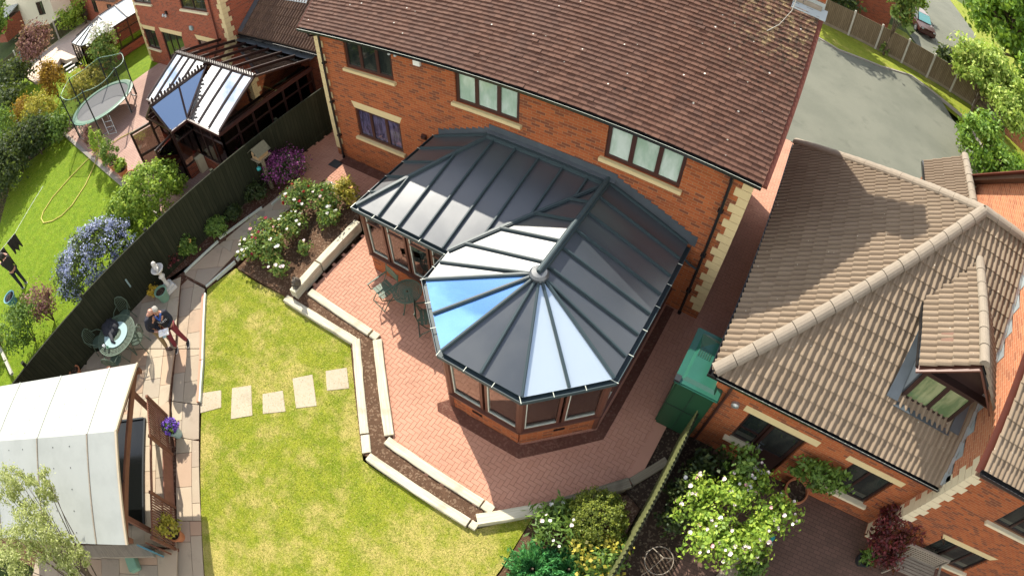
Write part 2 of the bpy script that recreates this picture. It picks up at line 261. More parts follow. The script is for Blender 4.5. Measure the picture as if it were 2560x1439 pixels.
leafmat('grass_blade', [(0, (.15, .22, .012)), (.45, (.27, .33, .022)), (.75, (.42, .42, .06)), (1, (.60, .52, .19))], .3); leafmat('bloom_blue', [(0, (.15, .18, .36)), (.5, (.30, .34, .52)), (1, (.52, .55, .68))], .1); leafmat('bloom_purple', [(0, (.09, .015, .08)), (.5, (.19, .035, .14)), (1, (.30, .08, .24))], .1); leafmat('bloom_violet', [(0, (.10, .04, .34)), (1, (.24, .12, .55))], .1)
leafmat('bloom_yellow', [(0, (.5, .30, .02)), (1, (.7, .52, .06))], .1); leafmat('bloom_white_small', [(0, (.7, .68, .6)), (1, (.82, .8, .74))], .1)
flat('rose_white', (.82, .80, .73), .7, .12, 20); flat('rose_red', (.42, .012, .014), .6, .35, 20); flat('rose_crimson', (.30, .008, .035), .6, .35, 20); flat('rose_pink', (.78, .45, .46), .7, .2, 20); flat('rose_blush', (.82, .70, .68), .7, .15, 20); flat('rose_yellow', (.75, .5, .14), .7, .2, 20)

# ------------------------------------------------------------------ mesh builder
def fastmesh(name, V, F):
    me = bpy.data.meshes.new(name); me.from_pydata([tuple(v) for v in V], [], F); me.update(); return me
def link(name, me, m, parent=None, loc=(0, 0, 0)):
    o = bpy.data.objects.new(name, me); COL.objects.link(o); o.location = loc
    if m is not None: me.materials.append(M[m])
    if parent is not None: o.parent = parent
    return o
def rootloc(p):
    v = Vector((0, 0, 0))
    while p is not None: v += p.location; p = p.parent
    return v
class MB:
    def __init__(s): s.V = []; s.F = []
    def add(s, V, F):
        b = len(s.V); s.V += [tuple(v) for v in V]; s.F += [tuple(i+b for i in f) for f in F]; return s
    def poly(s, P): return s.add(P, [tuple(range(len(P)))])
    def box(s, x0, x1, y0, y1, z0, z1):
        return s.add([(x, y, z) for z in (z0, z1) for y in (y0, y1) for x in (x0, x1)], [(0, 2, 3, 1), (4, 5, 7, 6), (0, 1, 5, 4), (2, 6, 7, 3), (0, 4, 6, 2), (1, 3, 7, 5)])
    def obox(s, c, sz, ax):
        c = Vector(c); a = [Vector(q).normalized() for q in ax]
        return s.add([c+a[0]*sz[0]/2*i+a[1]*sz[1]/2*j+a[2]*sz[2]/2*k for k in (-1, 1) for j in (-1, 1) for i in (-1, 1)], [(0, 2, 3, 1), (4, 5, 7, 6), (0, 1, 5, 4), (2, 6, 7, 3), (0, 4, 6, 2), (1, 3, 7, 5)])
    def bar(s, p, q, w, h, up=(0, 0, 1)):
        p, q = Vector(p), Vector(q); d = (q-p).normalized(); side = d.cross(Vector(up)).normalized(); u = side.cross(d)
        return s.obox((p+q)/2, ((q-p).length, w, h), (d, side, u))
    def prism(s, P, vec):
        n = len(P); v = Vector(vec); s.add(list(P)+[Vector(p)+v for p in P], [tuple(reversed(range(n))), tuple(range(n, 2*n))]+[(i, (i+1) % n, (i+1) % n+n, i+n) for i in range(n)]); return s
    def tube(s, P, r, n=8, cap=True):
        P = [Vector(p) for p in P]; R = r if isinstance(r, (list, tuple)) else [r]*len(P); b = len(s.V); ref = Vector((.13, .31, .94))
        for i, p in enumerate(P):
            d = (P[min(i+1, len(P)-1)]-P[max(i-1, 0)]).normalized(); a = d.cross(ref)
            if a.length < .05: a = d.cross(Vector((1, 0, 0)))
            a.normalize(); c = d.cross(a)
            for k in range(n): s.V.append(tuple(p+(a*math.cos(2*PI*k/n)+c*math.sin(2*PI*k/n))*R[i]))
        for i in range(len(P)-1):
            for k in range(n): s.F.append((b+i*n+k, b+i*n+(k+1) % n, b+(i+1)*n+(k+1) % n, b+(i+1)*n+k))
        if cap: s.F.append(tuple(b+k for k in reversed(range(n)))); s.F.append(tuple(b+(len(P)-1)*n+k for k in range(n)))
        return s
    def lathe(s, prof, c=(0, 0, 0), n=20, sx=1., sy=1., cap=True):
        b = len(s.V); c = Vector(c)
        for r, z in prof:
            for k in range(n): s.V.append((c.x+r*sx*math.cos(2*PI*k/n), c.y+r*sy*math.sin(2*PI*k/n), c.z+z))
        for i in range(len(prof)-1):
            for k in range(n): s.F.append((b+i*n+k, b+i*n+(k+1) % n, b+(i+1)*n+(k+1) % n, b+(i+1)*n+k))
        if cap: s.F.append(tuple(b+k for k in reversed(range(n)))); s.F.append(tuple(b+(len(prof)-1)*n+k for k in range(n)))
        return s
    def ring(s, prof, c=(0, 0, 0), n=20): return s.lathe(list(prof)+[prof[0]], c, n, cap=False)
    def ell(s, c, r, n=12, m=8, jit=0.):
        pr = [(max(.001, math.sin(PI*i/m)), -math.cos(PI*i/m)) for i in range(m+1)]; b = len(s.V); s.lathe(pr, (0, 0, 0), n)
        for i in range(b, len(s.V)):
            v = s.V[i]; j = 1+random.uniform(-jit, jit); s.V[i] = (c[0]+v[0]*r[0]*j, c[1]+v[1]*r[1]*j, c[2]+v[2]*r[2]*j)
        return s
    def sweep(s, prof, path):
        # profile (offset to the left of travel, height) swept with mitred corners along a level path
        P = [Vector(p) for p in path]; b = len(s.V); n = len(prof)
        for i, p in enumerate(P):
            d0 = (P[i]-P[i-1]).normalized() if i else (P[1]-P[0]).normalized(); d1 = (P[i+1]-P[i]).normalized() if i < len(P)-1 else d0
            n0 = Vector((-d0.y, d0.x, 0)).normalized(); n1 = Vector((-d1.y, d1.x, 0)).normalized(); mt = (n0+n1); mt = mt/max(.2, mt.dot(n0))
            for o, z in prof: s.V.append(tuple(p+mt*o+Vector((0, 0, z))))
        for i in range(len(P)-1):
            for k in range(n): s.F.append((b+i*n+k, b+i*n+(k+1) % n, b+(i+1)*n+(k+1) % n, b+(i+1)*n+k))
        s.F.append(tuple(b+k for k in range(n))); s.F.append(tuple(b+(len(P)-1)*n+k for k in reversed(range(n)))); return s
    def clip(s, planes):
        bm = bmesh.new(); vs = [bm.verts.new(v) for v in s.V]
        for f in s.F: bm.faces.new([vs[i] for i in f])
        for co, no in planes:
            bmesh.ops.bisect_plane(bm, geom=bm.verts[:]+bm.edges[:]+bm.faces[:], plane_co=co, plane_no=no, clear_outer=True)
        bm.verts.index_update(); s.V = [tuple(v.co) for v in bm.verts]; s.F = [tuple(v.index for v in f.verts) for f in bm.faces]; bm.free(); return s
    def mesh(s, name, off=(0, 0, 0), smooth=False, bevel=0.):
        o = Vector(off); me = fastmesh(name, [Vector(v)-o for v in s.V], s.F)
        bm = bmesh.new(); bm.from_mesh(me); bmesh.ops.recalc_face_normals(bm, faces=bm.faces[:])
        if bevel: bmesh.ops.bevel(bm, geom=[e for e in bm.edges if len(e.link_faces) == 2 and e.calc_face_angle(0) > .6], offset=bevel, segments=2, affect='EDGES')
        bm.to_mesh(me); bm.free()
        if smooth: me.polygons.foreach_set('use_smooth', [True]*len(me.polygons))
        return me
def thing(name, label, cat, loc, group=None, rz=0.):
    o = bpy.data.objects.new(name, None); COL.objects.link(o); o.location = loc; o.rotation_euler = (0, 0, rz); o.empty_display_size = .3
    o['label'] = label; o['category'] = cat
    if group: o['group'] = group
    return o
def part(mb, name, m, parent, smooth=False, bevel=0., local=False, label=None):
    o = link(name, mb.mesh(name, (0, 0, 0) if local else rootloc(parent), smooth, bevel), m, parent)
    if label: o['label'] = label
    return o
def solo(mb, name, m, label, cat, group=None, smooth=False, bevel=0.):
    A = np.array(mb.V); c = Vector(((A[:, 0].min()+A[:, 0].max())/2, (A[:, 1].min()+A[:, 1].max())/2, A[:, 2].min()))
    o = link(name, mb.mesh(name, c, smooth, bevel), m, None, c); o['label'] = label; o['category'] = cat
    if group: o['group'] = group
    return o
def struct(mb, name, m, kind='structure'):
    o = link(name, mb.mesh(name), m); o['kind'] = kind; return o
def dup(root, loc, rz, label=None, group=None):
    r = root.copy(); COL.objects.link(r); r.location = loc; r.rotation_euler = (0, 0, rz)
    if label: r['label'] = label
    if group: r['group'] = group
    for ch in list(root.children):
        c = ch.copy(); COL.objects.link(c); c.parent = r
        for g in ch.children:
            d = g.copy(); COL.objects.link(d); d.parent = c
    return r
def cclip(P, Q):
    # convex polygon P clipped by convex counter-clockwise polygon Q (2D)
    out = [tuple(p[:2]) for p in P]
    for i in range(len(Q)):
        a, b = Q[i], Q[(i+1) % len(Q)]; ex, ey = b[0]-a[0], b[1]-a[1]; src = out; out = []
        if not src: return []
        sd = [ex*(p[1]-a[1])-ey*(p[0]-a[0]) for p in src]
        for k in range(len(src)):
            p, q, s0, s1 = src[k], src[(k+1) % len(src)], sd[k], sd[(k+1) % len(src)]
            if s0 >= 0: out.append(p)
            if (s0 >= 0) != (s1 >= 0): t = s0/(s0-s1); out.append((p[0]+(q[0]-p[0])*t, p[1]+(q[1]-p[1])*t))
    return out
def area(P): return sum(P[i][0]*P[(i+1) % len(P)][1]-P[(i+1) % len(P)][0]*P[i][1] for i in range(len(P)))/2
def ccw(P): return P if area(P) > 0 else P[::-1]
def inpoly(x, y, P):
    c = False
    for i in range(len(P)):
        a, b = P[i], P[i-1]
        if (a[1] > y) != (b[1] > y) and x < (b[0]-a[0])*(y-a[1])/(b[1]-a[1])+a[0]: c = not c
    return c
def slab(name, P, z, m, th=.3, kind='structure', zs=None):
    mb = MB(); Q = [(p[0], p[1], (zs[i] if zs else z)) for i, p in enumerate(P)]
    if area(Q) < 0: Q = Q[::-1]
    mb.prism([(p[0], p[1], p[2]-th) for p in Q], (0, 0, th)); return struct(mb, name, m, kind)
def flags(name, pieces, z, ang, m, wr=(.45, .9), hr=(.45, .6), gap=.012, base='soil_red'):
    mb = MB(); c, s = math.cos(ang), math.sin(ang)
    for P in pieces:
        P = ccw([tuple(p[:2]) for p in P]); L = [(x*c+y*s, -x*s+y*c) for x, y in P]; y = min(p[1] for p in L)-.1; y1 = max(p[1] for p in L); x0 = min(p[0] for p in L); x1 = max(p[0] for p in L)
        while y < y1:
            h = random.uniform(*hr); x = x0-random.uniform(.1, .8)
            while x < x1:
                w = random.uniform(*wr); R = cclip([(x+gap/2, y+gap/2), (x+w-gap/2, y+gap/2), (x+w-gap/2, y+h-gap/2), (x+gap/2, y+h-gap/2)], L); x += w
                if len(R) > 2 and abs(area(R)) > .004:
                    zz = z+random.uniform(-.003, .003); mb.prism([(a*c-b*s, a*s+b*c, zz-.03) for a, b in R], (0, 0, .03))
            y += h
    return struct(mb, name, m)

# ------------------------------------------------------------------ foliage
def leaves(P, size, aspect=.55, up=.35, nrm=None, fold=0.):
    n = len(P); N_ = RNG.normal(size=(n, 3)); N_ /= np.linalg.norm(N_, axis=1)[:, None]
    if nrm is not None: N_ = N_+nrm*.9
    N_[:, 2] += up; N_ /= np.linalg.norm(N_, axis=1)[:, None]; A = np.cross(N_, RNG.normal(size=(n, 3))); A /= np.linalg.norm(A, axis=1)[:, None]; B = np.cross(N_, A)
    s = size*RNG.uniform(.6, 1.35, size=(n, 1)); a = A*s; b = B*s*aspect
    V = np.stack([P-a, P+b-a*.1, P+a, P-b-a*.1], 1).reshape(-1, 3); return V
def leafmesh(name, V):
    me = bpy.data.meshes.new(name); n = len(V); me.vertices.add(n); me.vertices.foreach_set('co', V.astype(np.float32).ravel()); me.loops.add(n); me.loops.foreach_set('vertex_index', np.arange(n, dtype=np.int32)); me.polygons.add(n//4)
    me.polygons.foreach_set('loop_start', np.arange(0, n, 4, dtype=np.int32)); me.update(calc_edges=True); me.validate(); return me
def cloud(c, r, n, clumps=40, tight=.22, shell=.75, low=-.6, seed=None):
    # leaf positions gathered in clumps spread through an ellipsoid, most of them near its skin
    D = RNG.normal(size=(clumps*3, 3)); D /= np.linalg.norm(D, axis=1)[:, None]; D = D[D[:, 2] > low][:clumps]; k = len(D)
    rad = RNG.uniform(shell**3, 1., size=(k, 1))**(1/3)*RNG.uniform(.82, 1.08, size=(k, 1)); C = D*rad; idx = RNG.integers(0, k, n); P = C[idx]+RNG.normal(size=(n, 3))*tight*RNG.uniform(.5, 1.2, size=(k, 1))[idx]
    nr = P/np.maximum(np.linalg.norm(P, axis=1)[:, None], 1e-3); return P*np.array(r)+np.array(c), nr
def bloom_mb(mb, p, r, k=7):
    # a rose head: a few cupped petals round a heart
    p = Vector(p); mb.ell(p, (r*.5, r*.5, r*.45), 7, 5)
    for i in range(k):
        a = 2*PI*i/k+random.random(); t = random.uniform(.3, .9); d = Vector((math.cos(a)*t, math.sin(a)*t, .35)).normalized(); s = d.cross(Vector((0, 0, 1))).normalized(); u = s.cross(d); c = p+d*r*.5
        mb.add([c-s*r*.5-d*r*.15, c+s*r*.5-d*r*.15, c+s*r*.42+d*r*.45+u*r*.2, c+d*r*.6+u*r*.12, c-s*r*.42+d*r*.45+u*r*.2], [(0, 1, 2, 3, 4)])
def shrub(label, base, r, n, leaf, m, cat='shrub', name='shrub', clumps=45, tight=.2, shell=.6, low=-.5, blooms=(), stuff=None, group=None, aspect=.55, up=.35, zc=None, stems=5, bs=.05):
    base = Vector(base); t = thing(name, label, cat, base, group); c = (0, 0, r[2]*.95 if zc is None else zc)
    P, nr = cloud(c, r, n, clumps, tight, shell, low); P[:, 2] = np.maximum(P[:, 2], .02); link('foliage', leafmesh('foliage', leaves(P, leaf, aspect, up, nr)), m, t)
    if stems:
        mb = MB()
        for i in range(stems):
            a = 2*PI*i/stems+random.random(); e = Vector((math.cos(a)*r[0]*.55, math.sin(a)*r[1]*.55, c[2]+r[2]*random.uniform(.0, .5))); mb.tube([(0, 0, -.03), e*.45+Vector((0, 0, .1*e.z)), e], [.018+.01*r[2], .014, .006], 5)
        part(mb, 'stem', 'bark_brown', t, local=True)
    if stuff:
        sm, sn, ss, nm = stuff; P, nr = cloud(c, tuple(q*1.04 for q in r), sn, clumps, tight*.8, .9, -.2); P[:, 2] = np.maximum(P[:, 2], .02); o = link(nm, leafmesh(nm, leaves(P, ss, .8, .3, nr)), sm, t); o['kind'] = 'stuff'
    for (bm, spots) in blooms:
        for q in spots:
            mb = MB(); bloom_mb(mb, q, bs*random.uniform(.75, 1.2)); part(mb, 'bloom', bm, t, local=True)
    return t
def skinspots(r, zc, k, low=.0):
    out = []
    while len(out) < k:
        d = Vector((random.gauss(0, 1), random.gauss(0, 1), random.gauss(.3, 1))).normalized()
        if d.z > low: out.append((d.x*r[0], d.y*r[1], zc+d.z*r[2]))
    return out
def limb_path(a, b, w, n=5):
    a, b = Vector(a), Vector(b); return [a.lerp(b, i/(n-1))+Vector((random.uniform(-w, w), random.uniform(-w, w), random.uniform(-w, w)))*(0 if i in (0,) else 1) for i in range(n)]
def tree(label, base, h, crown, n, leaf, m, trunk_r=.12, cat='tree', name='tree', group=None, clumps=70, tight=.16, shell=.5, low=-.75, aspect=.5, stem_m='bark_brown', extra=()):
    base = Vector(base); t = thing(name, label, cat, base, group); VV = []; lm = MB()
    for (cx, cy, cz, rx, ry, rz, fr) in crown:
        P, nr = cloud((cx, cy, cz), (rx, ry, rz), int(n*fr), max(8, int(clumps*fr)), tight, shell, low); VV.append(leaves(P, leaf, aspect, .3, nr))
        for k in range(6):
            a = 2*PI*k/6+random.random(); e = (cx+math.cos(a)*rx*.7, cy+math.sin(a)*ry*.7, cz+rz*random.uniform(-.2, .6)); lm.tube(limb_path((0, 0, h*random.uniform(.3, .6)), e, .08*rx), [trunk_r*.45, trunk_r*.36, trunk_r*.27, trunk_r*.18, trunk_r*.08], 6)
    link('crown', leafmesh('crown', np.concatenate(VV)), m, t); lm.tube(limb_path((0, 0, -.1), (crown[0][0]*.6, crown[0][1]*.6, h*.75), trunk_r*.4, 6), [trunk_r*1.35, trunk_r, trunk_r*.9, trunk_r*.75, trunk_r*.6, trunk_r*.4], 9); part(lm, 'trunk', stem_m, t, local=True, smooth=True); return t

# ------------------------------------------------------------------ setting: ground sheets
slab('ground', [(-250, -200), (300, -200), (300, 300), (-250, 300)], -.75, 'rough_green', 1.)
PATIO = [(-1.14, 7.9), (-1.14, -.1), (-1.287, -1.514, 0.000)[:2], (0.315, -1.753, 0.000)[:2], (0.573, -1.234, 0.000)[:2], (2.250, -1.273, 0.000)[:2], (3.27, -2.1), (3.27, -4.66), (5.72, -4.66), (7.62, -6.55), (7.62, -6.75), (10.2, -6.75), (10.4, -6.75), (12.47, -4.78), (12.47, -2.9), (13.06, -2.8), (13.06, 9.88), (12.0, 9.88), (12.0, 7.9)]
slab('patio_base', PATIO, -.012, 'paver_joint', .5)
mb = MB()
L_, W_ = .2, .1
for i in range(-16, 132):
    for j in range(-72, 102):
        r = (i-j) % 4
        if r == 0: x, y, w, h = i*W_, j*W_, L_, W_
        elif r == 2: x, y, w, h = i*W_, (j-1)*W_, W_, L_
        else: continue
        cx, cy = x+w/2, y+h/2
        if not inpoly(cx, cy, PATIO) or (.12 < cx < 11.95 and cy > .08) or (4.5 < cx < 11.0 and cy > -2.85) or (7.4 < cx < 10.8 and cy > -3.7): continue
        g = .0018; z = random.uniform(-.0025, .0015); b = .004
        a = (x+g, y+g, x+w-g, y+h-g)
        mb.add([(a[0], a[1], z-b), (a[2], a[1], z-b), (a[2], a[3], z-b), (a[0], a[3], z-b), (a[0]+b, a[1]+b, z), (a[2]-b, a[1]+b, z), (a[2]-b, a[3]-b, z), (a[0]+b, a[3]-b, z)], [(4, 5, 6, 7), (0, 1, 5, 4), (1, 2, 6, 5), (2, 3, 7, 6), (3, 0, 4, 7)])
struct(mb, 'patio', 'paver_red')
# gravel drain strips along the house and the conservatory
mb = MB()
for P in ([(.35, .0), (4.3, .0), (4.3, -.34), (.35, -.34)], [(8.22, -5.13), (10.05, -5.13), (10.17, -5.42), (8.1, -5.42)], [(10.05, -5.13), (11.27, -3.98), (11.5, -4.1), (10.17, -5.42)], [(11.27, -3.98), (11.27, -.05), (11.5, -.05), (11.5, -4.1)], [(8.22, -5.13), (8.1, -5.42), (7.98, -5.27), (8.15, -5.05)]):
    mb.prism([(x, y, .004) for x, y in ccw(P)], (0, 0, .012))
struct(mb, 'gravel', 'gravel')
mb = MB()   # beige bedding edge of paving along the right boundary
mb.prism([(x, y, -.02) for x, y in ccw([(12.36, -4.86), (12.62, -4.62), (12.62, -2.9), (12.36, -2.9)])], (0, 0, .03)); struct(mb, 'edging', 'paver_red')
# lawns
LAWN = [(0.405, -6.253, -0.100)[:2], (0.643, -5.219, -0.100)[:2], (1.609, -5.207, -0.100)[:2], (3.066, -5.024, -0.100)[:2], (5.2, -5.1), (7.4, -7.3), (10.2, -7.25), (11.078, -6.290, -0.100)[:2], (11.136, -7.686, -0.100)[:2], (11.0, -9.3), (11.0, -17), (11.4, -17.5), (6.162, -11.842, -0.100)[:2], (3.801, -9.446, -0.100)[:2], (2.535, -8.182, -0.100)[:2]]
slab('lawn', LAWN, -.1, 'lawn', .4)
slab('neighbour_lawn', [(-15.9, -5.47), (-1.3, -5.47), (-1.3, -19), (-30, -19), (-30, -14), (-13.234, -10.743, -0.050)[:2], (-16.8, -8.8)], -.05, 'lawn_lush', .4)
slab('neighbour_paving', [(-15.6, 1.2), (-1.27, 1.9), (-1.27, -5.3), (-15.6, -5.3)], .0, 'paving_pink', .4)
slab('kerb', [(-15.9, -5.3), (-1.28, -5.3), (-1.28, -5.47), (-15.9, -5.47)], .03, 'kerb', .4)
slab('hedge_bed', [(-30, -14), (-13.234, -10.743, -0.050)[:2], (-16.8, -8.8), (-15.9, -5.47), (-15.7, -2.2), (-17.5, -4.5), (-24, -10.5), (-30, -12)], -.08, 'soil_dark', .4)
slab('far_lawn', [(-36, -4.4), (-36, -16), (-30, -12), (-24, -10.5), (-17.5, -4.5), (-15.7, -2.2), (-15.7, 8), (-19.5, 8), (-23, -.5), (-28, -4.2)], -.07, 'lawn_lush', .4)
slab('garden_path', [(-36, -4.3), (-28.722, -4.131, 0.000)[:2], (-27.125, -3.079, 0.000)[:2], (-29.586, -1.449, 0.000)[:2], (-27.960, -1.383, 0.000)[:2], (-24.5, .5), (-23.5, 8), (-34.8, 8), (-35.2, -1)], -.03, 'paving_beige', .4)
# drive, verge, road
slab('driveway', [(12.0, 9.86), (13.1, 9.86), (13.4, 6.0), (18.4, 6.0), (19.3, 10.5), (24.5, 17.5), (22.9, 20.3), (21.9, 20.9), (21.186, 23.218, 0.000)[:2], (19.165, 24.067, 0.000)[:2], (17.015, 22.767, 0.000)[:2], (14.189, 21.929, 0.000)[:2], (12.6, 22.6), (-3, 22.6), (-3, 8.2), (12.0, 8.2)], .0, 'asphalt', .4)
slab('verge', [(-3, 22.75), (12.6, 22.75), (14.189, 21.929, 0.000)[:2], (17.015, 22.767, 0.000)[:2], (19.165, 24.067, 0.000)[:2], (21.186, 23.218, 0.000)[:2], (23.093, 22.400, 0.000)[:2], (24.7, 17.4), (29, 14), (30.5, 22.5), (24.5, 25.15), (-3, 25.4)], .06, 'verge', .4)
mb = MB(); kp = [(12.0, 22.66, 0), (14.189, 21.929, 0.000), (17.015, 22.767, 0.000), (19.165, 24.067, 0.000), (21.186, 23.218, 0.000), (23.093, 22.400, 0.000), (24.6, 17.45, 0)]
mb.sweep([(-.06, -.1), (-.06, .07), (.06, .075), (.06, -.1)], kp); struct(mb, 'kerb', 'kerb')
slab('far_garden', [(-3, 25.4), (40, 25.4), (40, 29), (20.8, 29), (19.2, 36), (19.2, 70), (-3, 70)], .0, 'rough_green', .4)
slab('road', [(21.131, 37.113, 0.000)[:2], (19.8, 33), (21.0, 29.2), (23.2, 29.4), (24.114, 32.455, 0.000)[:2], (29.107, 47.730, 0.000)[:2], (27.6, 62), (20.8, 62)], .03, 'asphalt', .4)
slab('far_verge', [(24.114, 32.455, 0.000)[:2], (23.4, 29.4), (45, 29.4), (60, 62), (27.7, 62), (29.107, 47.730, 0.000)[:2]], .05, 'verge', .4)
slab('grass_strip', [(20.6, 29.2), (19.5, 33), (16, 33), (16, 25.7), (22.5, 25.7), (22.6, 29.2)], .04, 'verge', .4)
# beds
slab('fence_bed', [(-1.18, .1), (-.6, -.2), (-0.182, -2.023, 0.000)[:2], (-0.478, -4.700, 0.000)[:2], (-0.482, -6.355, 0.000)[:2], (-0.487, -6.878, 0.000)[:2], (-1.379, -7.886, 0.000)[:2], (-1.18, -8.2)], -.03, 'soil_red', .4)
RB = [(0.758, -1.384, 0.100)[:2], (2.548, -1.556, 0.300)[:2], (3.03, -2.3), (3.03, -4.85), (3.127, -5.042, 0.000)[:2], (0.743, -5.219, 0.000)[:2]]
slab('rose_bed', RB, 0, 'bark', .5, zs=[.04, .2, .22, .2, -.03, -.03])
slab('trough_soil', [(2.75, -5.08), (5.2, -5.05), (7.3, -7.18), (10.15, -7.13), (10.2, -6.72), (7.72, -6.56), (5.78, -4.62), (3.1, -4.62), (3.1, -4.9)], -.0, 'bark', .4)
slab('border_soil', [(11.078, -6.290, -0.100)[:2], (10.6, -6.95), (12.45, -4.95), (12.95, -4.5), (12.95, -17), (11.05, -17), (11.05, -9.3), (11.170, -7.665, -0.100)[:2]], -.12, 'bark', .4)
slab('boundary_soil', [(12.47, -4.9), (13.0, -5.1), (13.0, -2.9), (12.63, -2.9), (12.63, -4.6)], -.03, 'soil_dark', .4)
slab('neighbour_yard', [(15.6, -2.7), (30, -2.7), (30, -17), (15.2, -17), (15.0, -9.0), (14.2, -8.3), (14.3, -5.4), (13.9, -4.3), (13.9, -2.7)], -.34, 'paving_brown', .3)
slab('neighbour_bed', [(13.02, -2.7), (13.9, -2.7), (13.9, -4.3), (14.3, -5.4), (14.2, -8.3), (15.0, -9.0), (15.2, -17), (13.02, -17)], -.32, 'soil_dark', .3)
slab('neighbour_shingle', [(15.359, -5.088, -0.300)[:2], (15.831, -4.939, -0.300)[:2], (15.738, -5.424, -0.300)[:2], (15.0, -9.6), (14.6, -9.6), (15.211, -5.648, -0.300)[:2]], -.29, 'shingle', .1)
# flagstone path and terrace
A45 = -PI/4
pl = lambda *q: [p[:2] for p in q]
flags('path', [pl((-0.768, -6.458, -0.080), (0.354, -6.304, -0.080), (1.866, -7.644, -0.080), (1.148, -8.154, -0.080)), pl((1.180, -8.162, -0.080), (1.886, -7.660, -0.080), (3.059, -8.801, -0.080), (2.225, -9.305, -0.080)), pl((2.243, -9.321, -0.080), (3.075, -8.816, -0.080), (3.770, -9.483, -0.080), (3.152, -9.851, -0.080)),
               pl((3.178, -9.857, -0.080), (3.785, -9.498, -0.080), (5.224, -10.901, -0.080), (4.726, -11.359, -0.080)), pl((4.740, -11.373, -0.080), (5.237, -10.915, -0.080), (6.548, -12.275, -0.080), (6.001, -12.839, -0.080))], -.08, A45, 'flagstone', (.75, 1.1), (.5, .62))
slab('path_base', pl((-1.128, -6.663, -0.100), (0.345, -6.292, -0.100), (3.043, -8.800, -0.100), (5.220, -10.896, -0.100), (6.915, -12.704, -0.100), (5.175, -14.640, -0.100), (1.170, -10.124, -0.100)), -.105, 'soil_red', .3)
flags('path', [pl((-0.680, -6.386, -0.060), (-0.574, -4.953, -0.060), (0.268, -4.925, -0.060), (0.327, -6.221, -0.060)), pl((-0.541, -4.946, -0.030), (-0.425, -3.437, -0.030), (0.341, -3.525, -0.030), (0.299, -4.919, -0.030)), pl((-0.405, -3.428, -0.010), (-0.336, -1.925, -0.010), (0.562, -1.354, -0.010), (0.361, -3.516, -0.010))], -.02, math.radians(38), 'flagstone', (.55, 1.2), (.7, .75))
slab('path_base', pl((-0.857, -6.495, -0.100), (-0.862, -4.894, -0.100), (-0.722, -1.761, -0.100), (0.527, -1.219, -0.100), (0.469, -3.526, -0.100), (0.429, -6.238, -0.100)), -.055, 'soil_red', .3)
TER = [pl((-1.485, -7.876, 0.050), (-0.635, -6.531, 0.050), (1.239, -8.189, 0.050), (-0.843, -9.691, 0.050)), pl((-0.819, -9.706, 0.050), (1.260, -8.205, 0.050), (2.306, -9.327, 0.050), (2.050, -10.702, 0.050), (-0.692, -11.568, 0.050), (-1.133, -11.081, 0.050), (-1.214, -10.131, 0.050)), pl((2.324, -9.342, 0.050), (2.433, -9.401, 0.050), (5.260, -11.846, 0.050), (4.509, -12.448, 0.050), (2.040, -10.122, 0.050)), pl((2.040, -10.122, 0.050), (2.182, -10.240, 0.050), (1.720, -10.980, 0.050), (0.351, -10.884, 0.050)), pl((4.095, -12.010, 0.050), (4.523, -12.463, 0.050), (2.333, -14.598, 0.050), (1.488, -13.826, 0.050))]
flags('terrace', TER, .05, A45, 'flagstone', (.5, .95), (.5, .62))
slab('terrace_base', [(-1.13, -8.3), (-1.450, -7.932, 0.000)[:2], (-0.665, -6.539, 0.000)[:2], (1.202, -8.177, 0.000)[:2], (2.349, -9.333, -0.000)[:2], (5.277, -11.947, 0.000)[:2], (6.376, -13.296, 0.000)[:2], (-1.13, -18)], .02, 'soil_red', .3)
flags('terrace', [pl((1.761, -15.256, 0.050), (5.281, -11.852, 0.050), (6.424, -13.252, 0.050), (2.876, -17.575, 0.050))], .05, A45, 'flagstone', (.6, 1.0), (.5, .62))
mb = MB()   # red brick-on-edge strip and pale edging between flags and lawn
for a, b in (((0.491, -6.451, -0.060), (2.150, -7.905, -0.060)), ((2.169, -7.921, -0.060), (3.013, -8.778, -0.060))): mb.bar(a, b, .09, .08)
struct(mb, 'edging', 'paver_red')
mb = MB()
for a, b in (((0.551, -6.413, -0.060), (2.202, -7.867, -0.060)), ((2.221, -7.883, -0.060), (3.062, -8.741, -0.060)), ((0.375, -6.241, -0.060), (0.479, -5.098, -0.060)), ((0.486, -5.026, -0.040), (0.485, -3.619, -0.040)), ((-0.714, -6.339, -0.020), (-0.665, -4.899, -0.020)), ((-0.711, -4.806, -0.010), (-0.425, -3.163, -0.010)), ((-0.196, -2.909, 0.000), (-0.199, -2.405, 0.000))): mb.bar(a, b, .05, .12)
struct(mb, 'edging', 'bead_grey')

# ------------------------------------------------------------------ building helpers
def wall_mb(mb, O, U, N, w, h, holes=(), th=.12):
    O, U, N = Vector(O), Vector(U).normalized(), Vector(N).normalized(); Z = Vector((0, 0, 1))
    us = sorted({0, w, *[q for H in holes for q in (H[0], H[2])]}); vs = sorted({0, h, *[q for H in holes for q in (H[1], H[3])]})
    for i in range(len(us)-1):
        for j in range(len(vs)-1):
            cu, cv = (us[i]+us[i+1])/2, (vs[j]+vs[j+1])/2
            if any(H[0] < cu < H[2] and H[1] < cv < H[3] for H in holes): continue
            mb.poly([O+U*a+Z*b for a, b in ((us[i], vs[j]), (us[i+1], vs[j]), (us[i+1], vs[j+1]), (us[i], vs[j+1]))])
    for a0, b0, a1, b1 in holes:
        q = [O+U*a+Z*b for a, b in ((a0, b0), (a1, b0), (a1, b1), (a0, b1))]
        for k in range(4): mb.poly([q[k], q[(k+1) % 4], q[(k+1) % 4]-N*th, q[k]-N*th])
    return mb
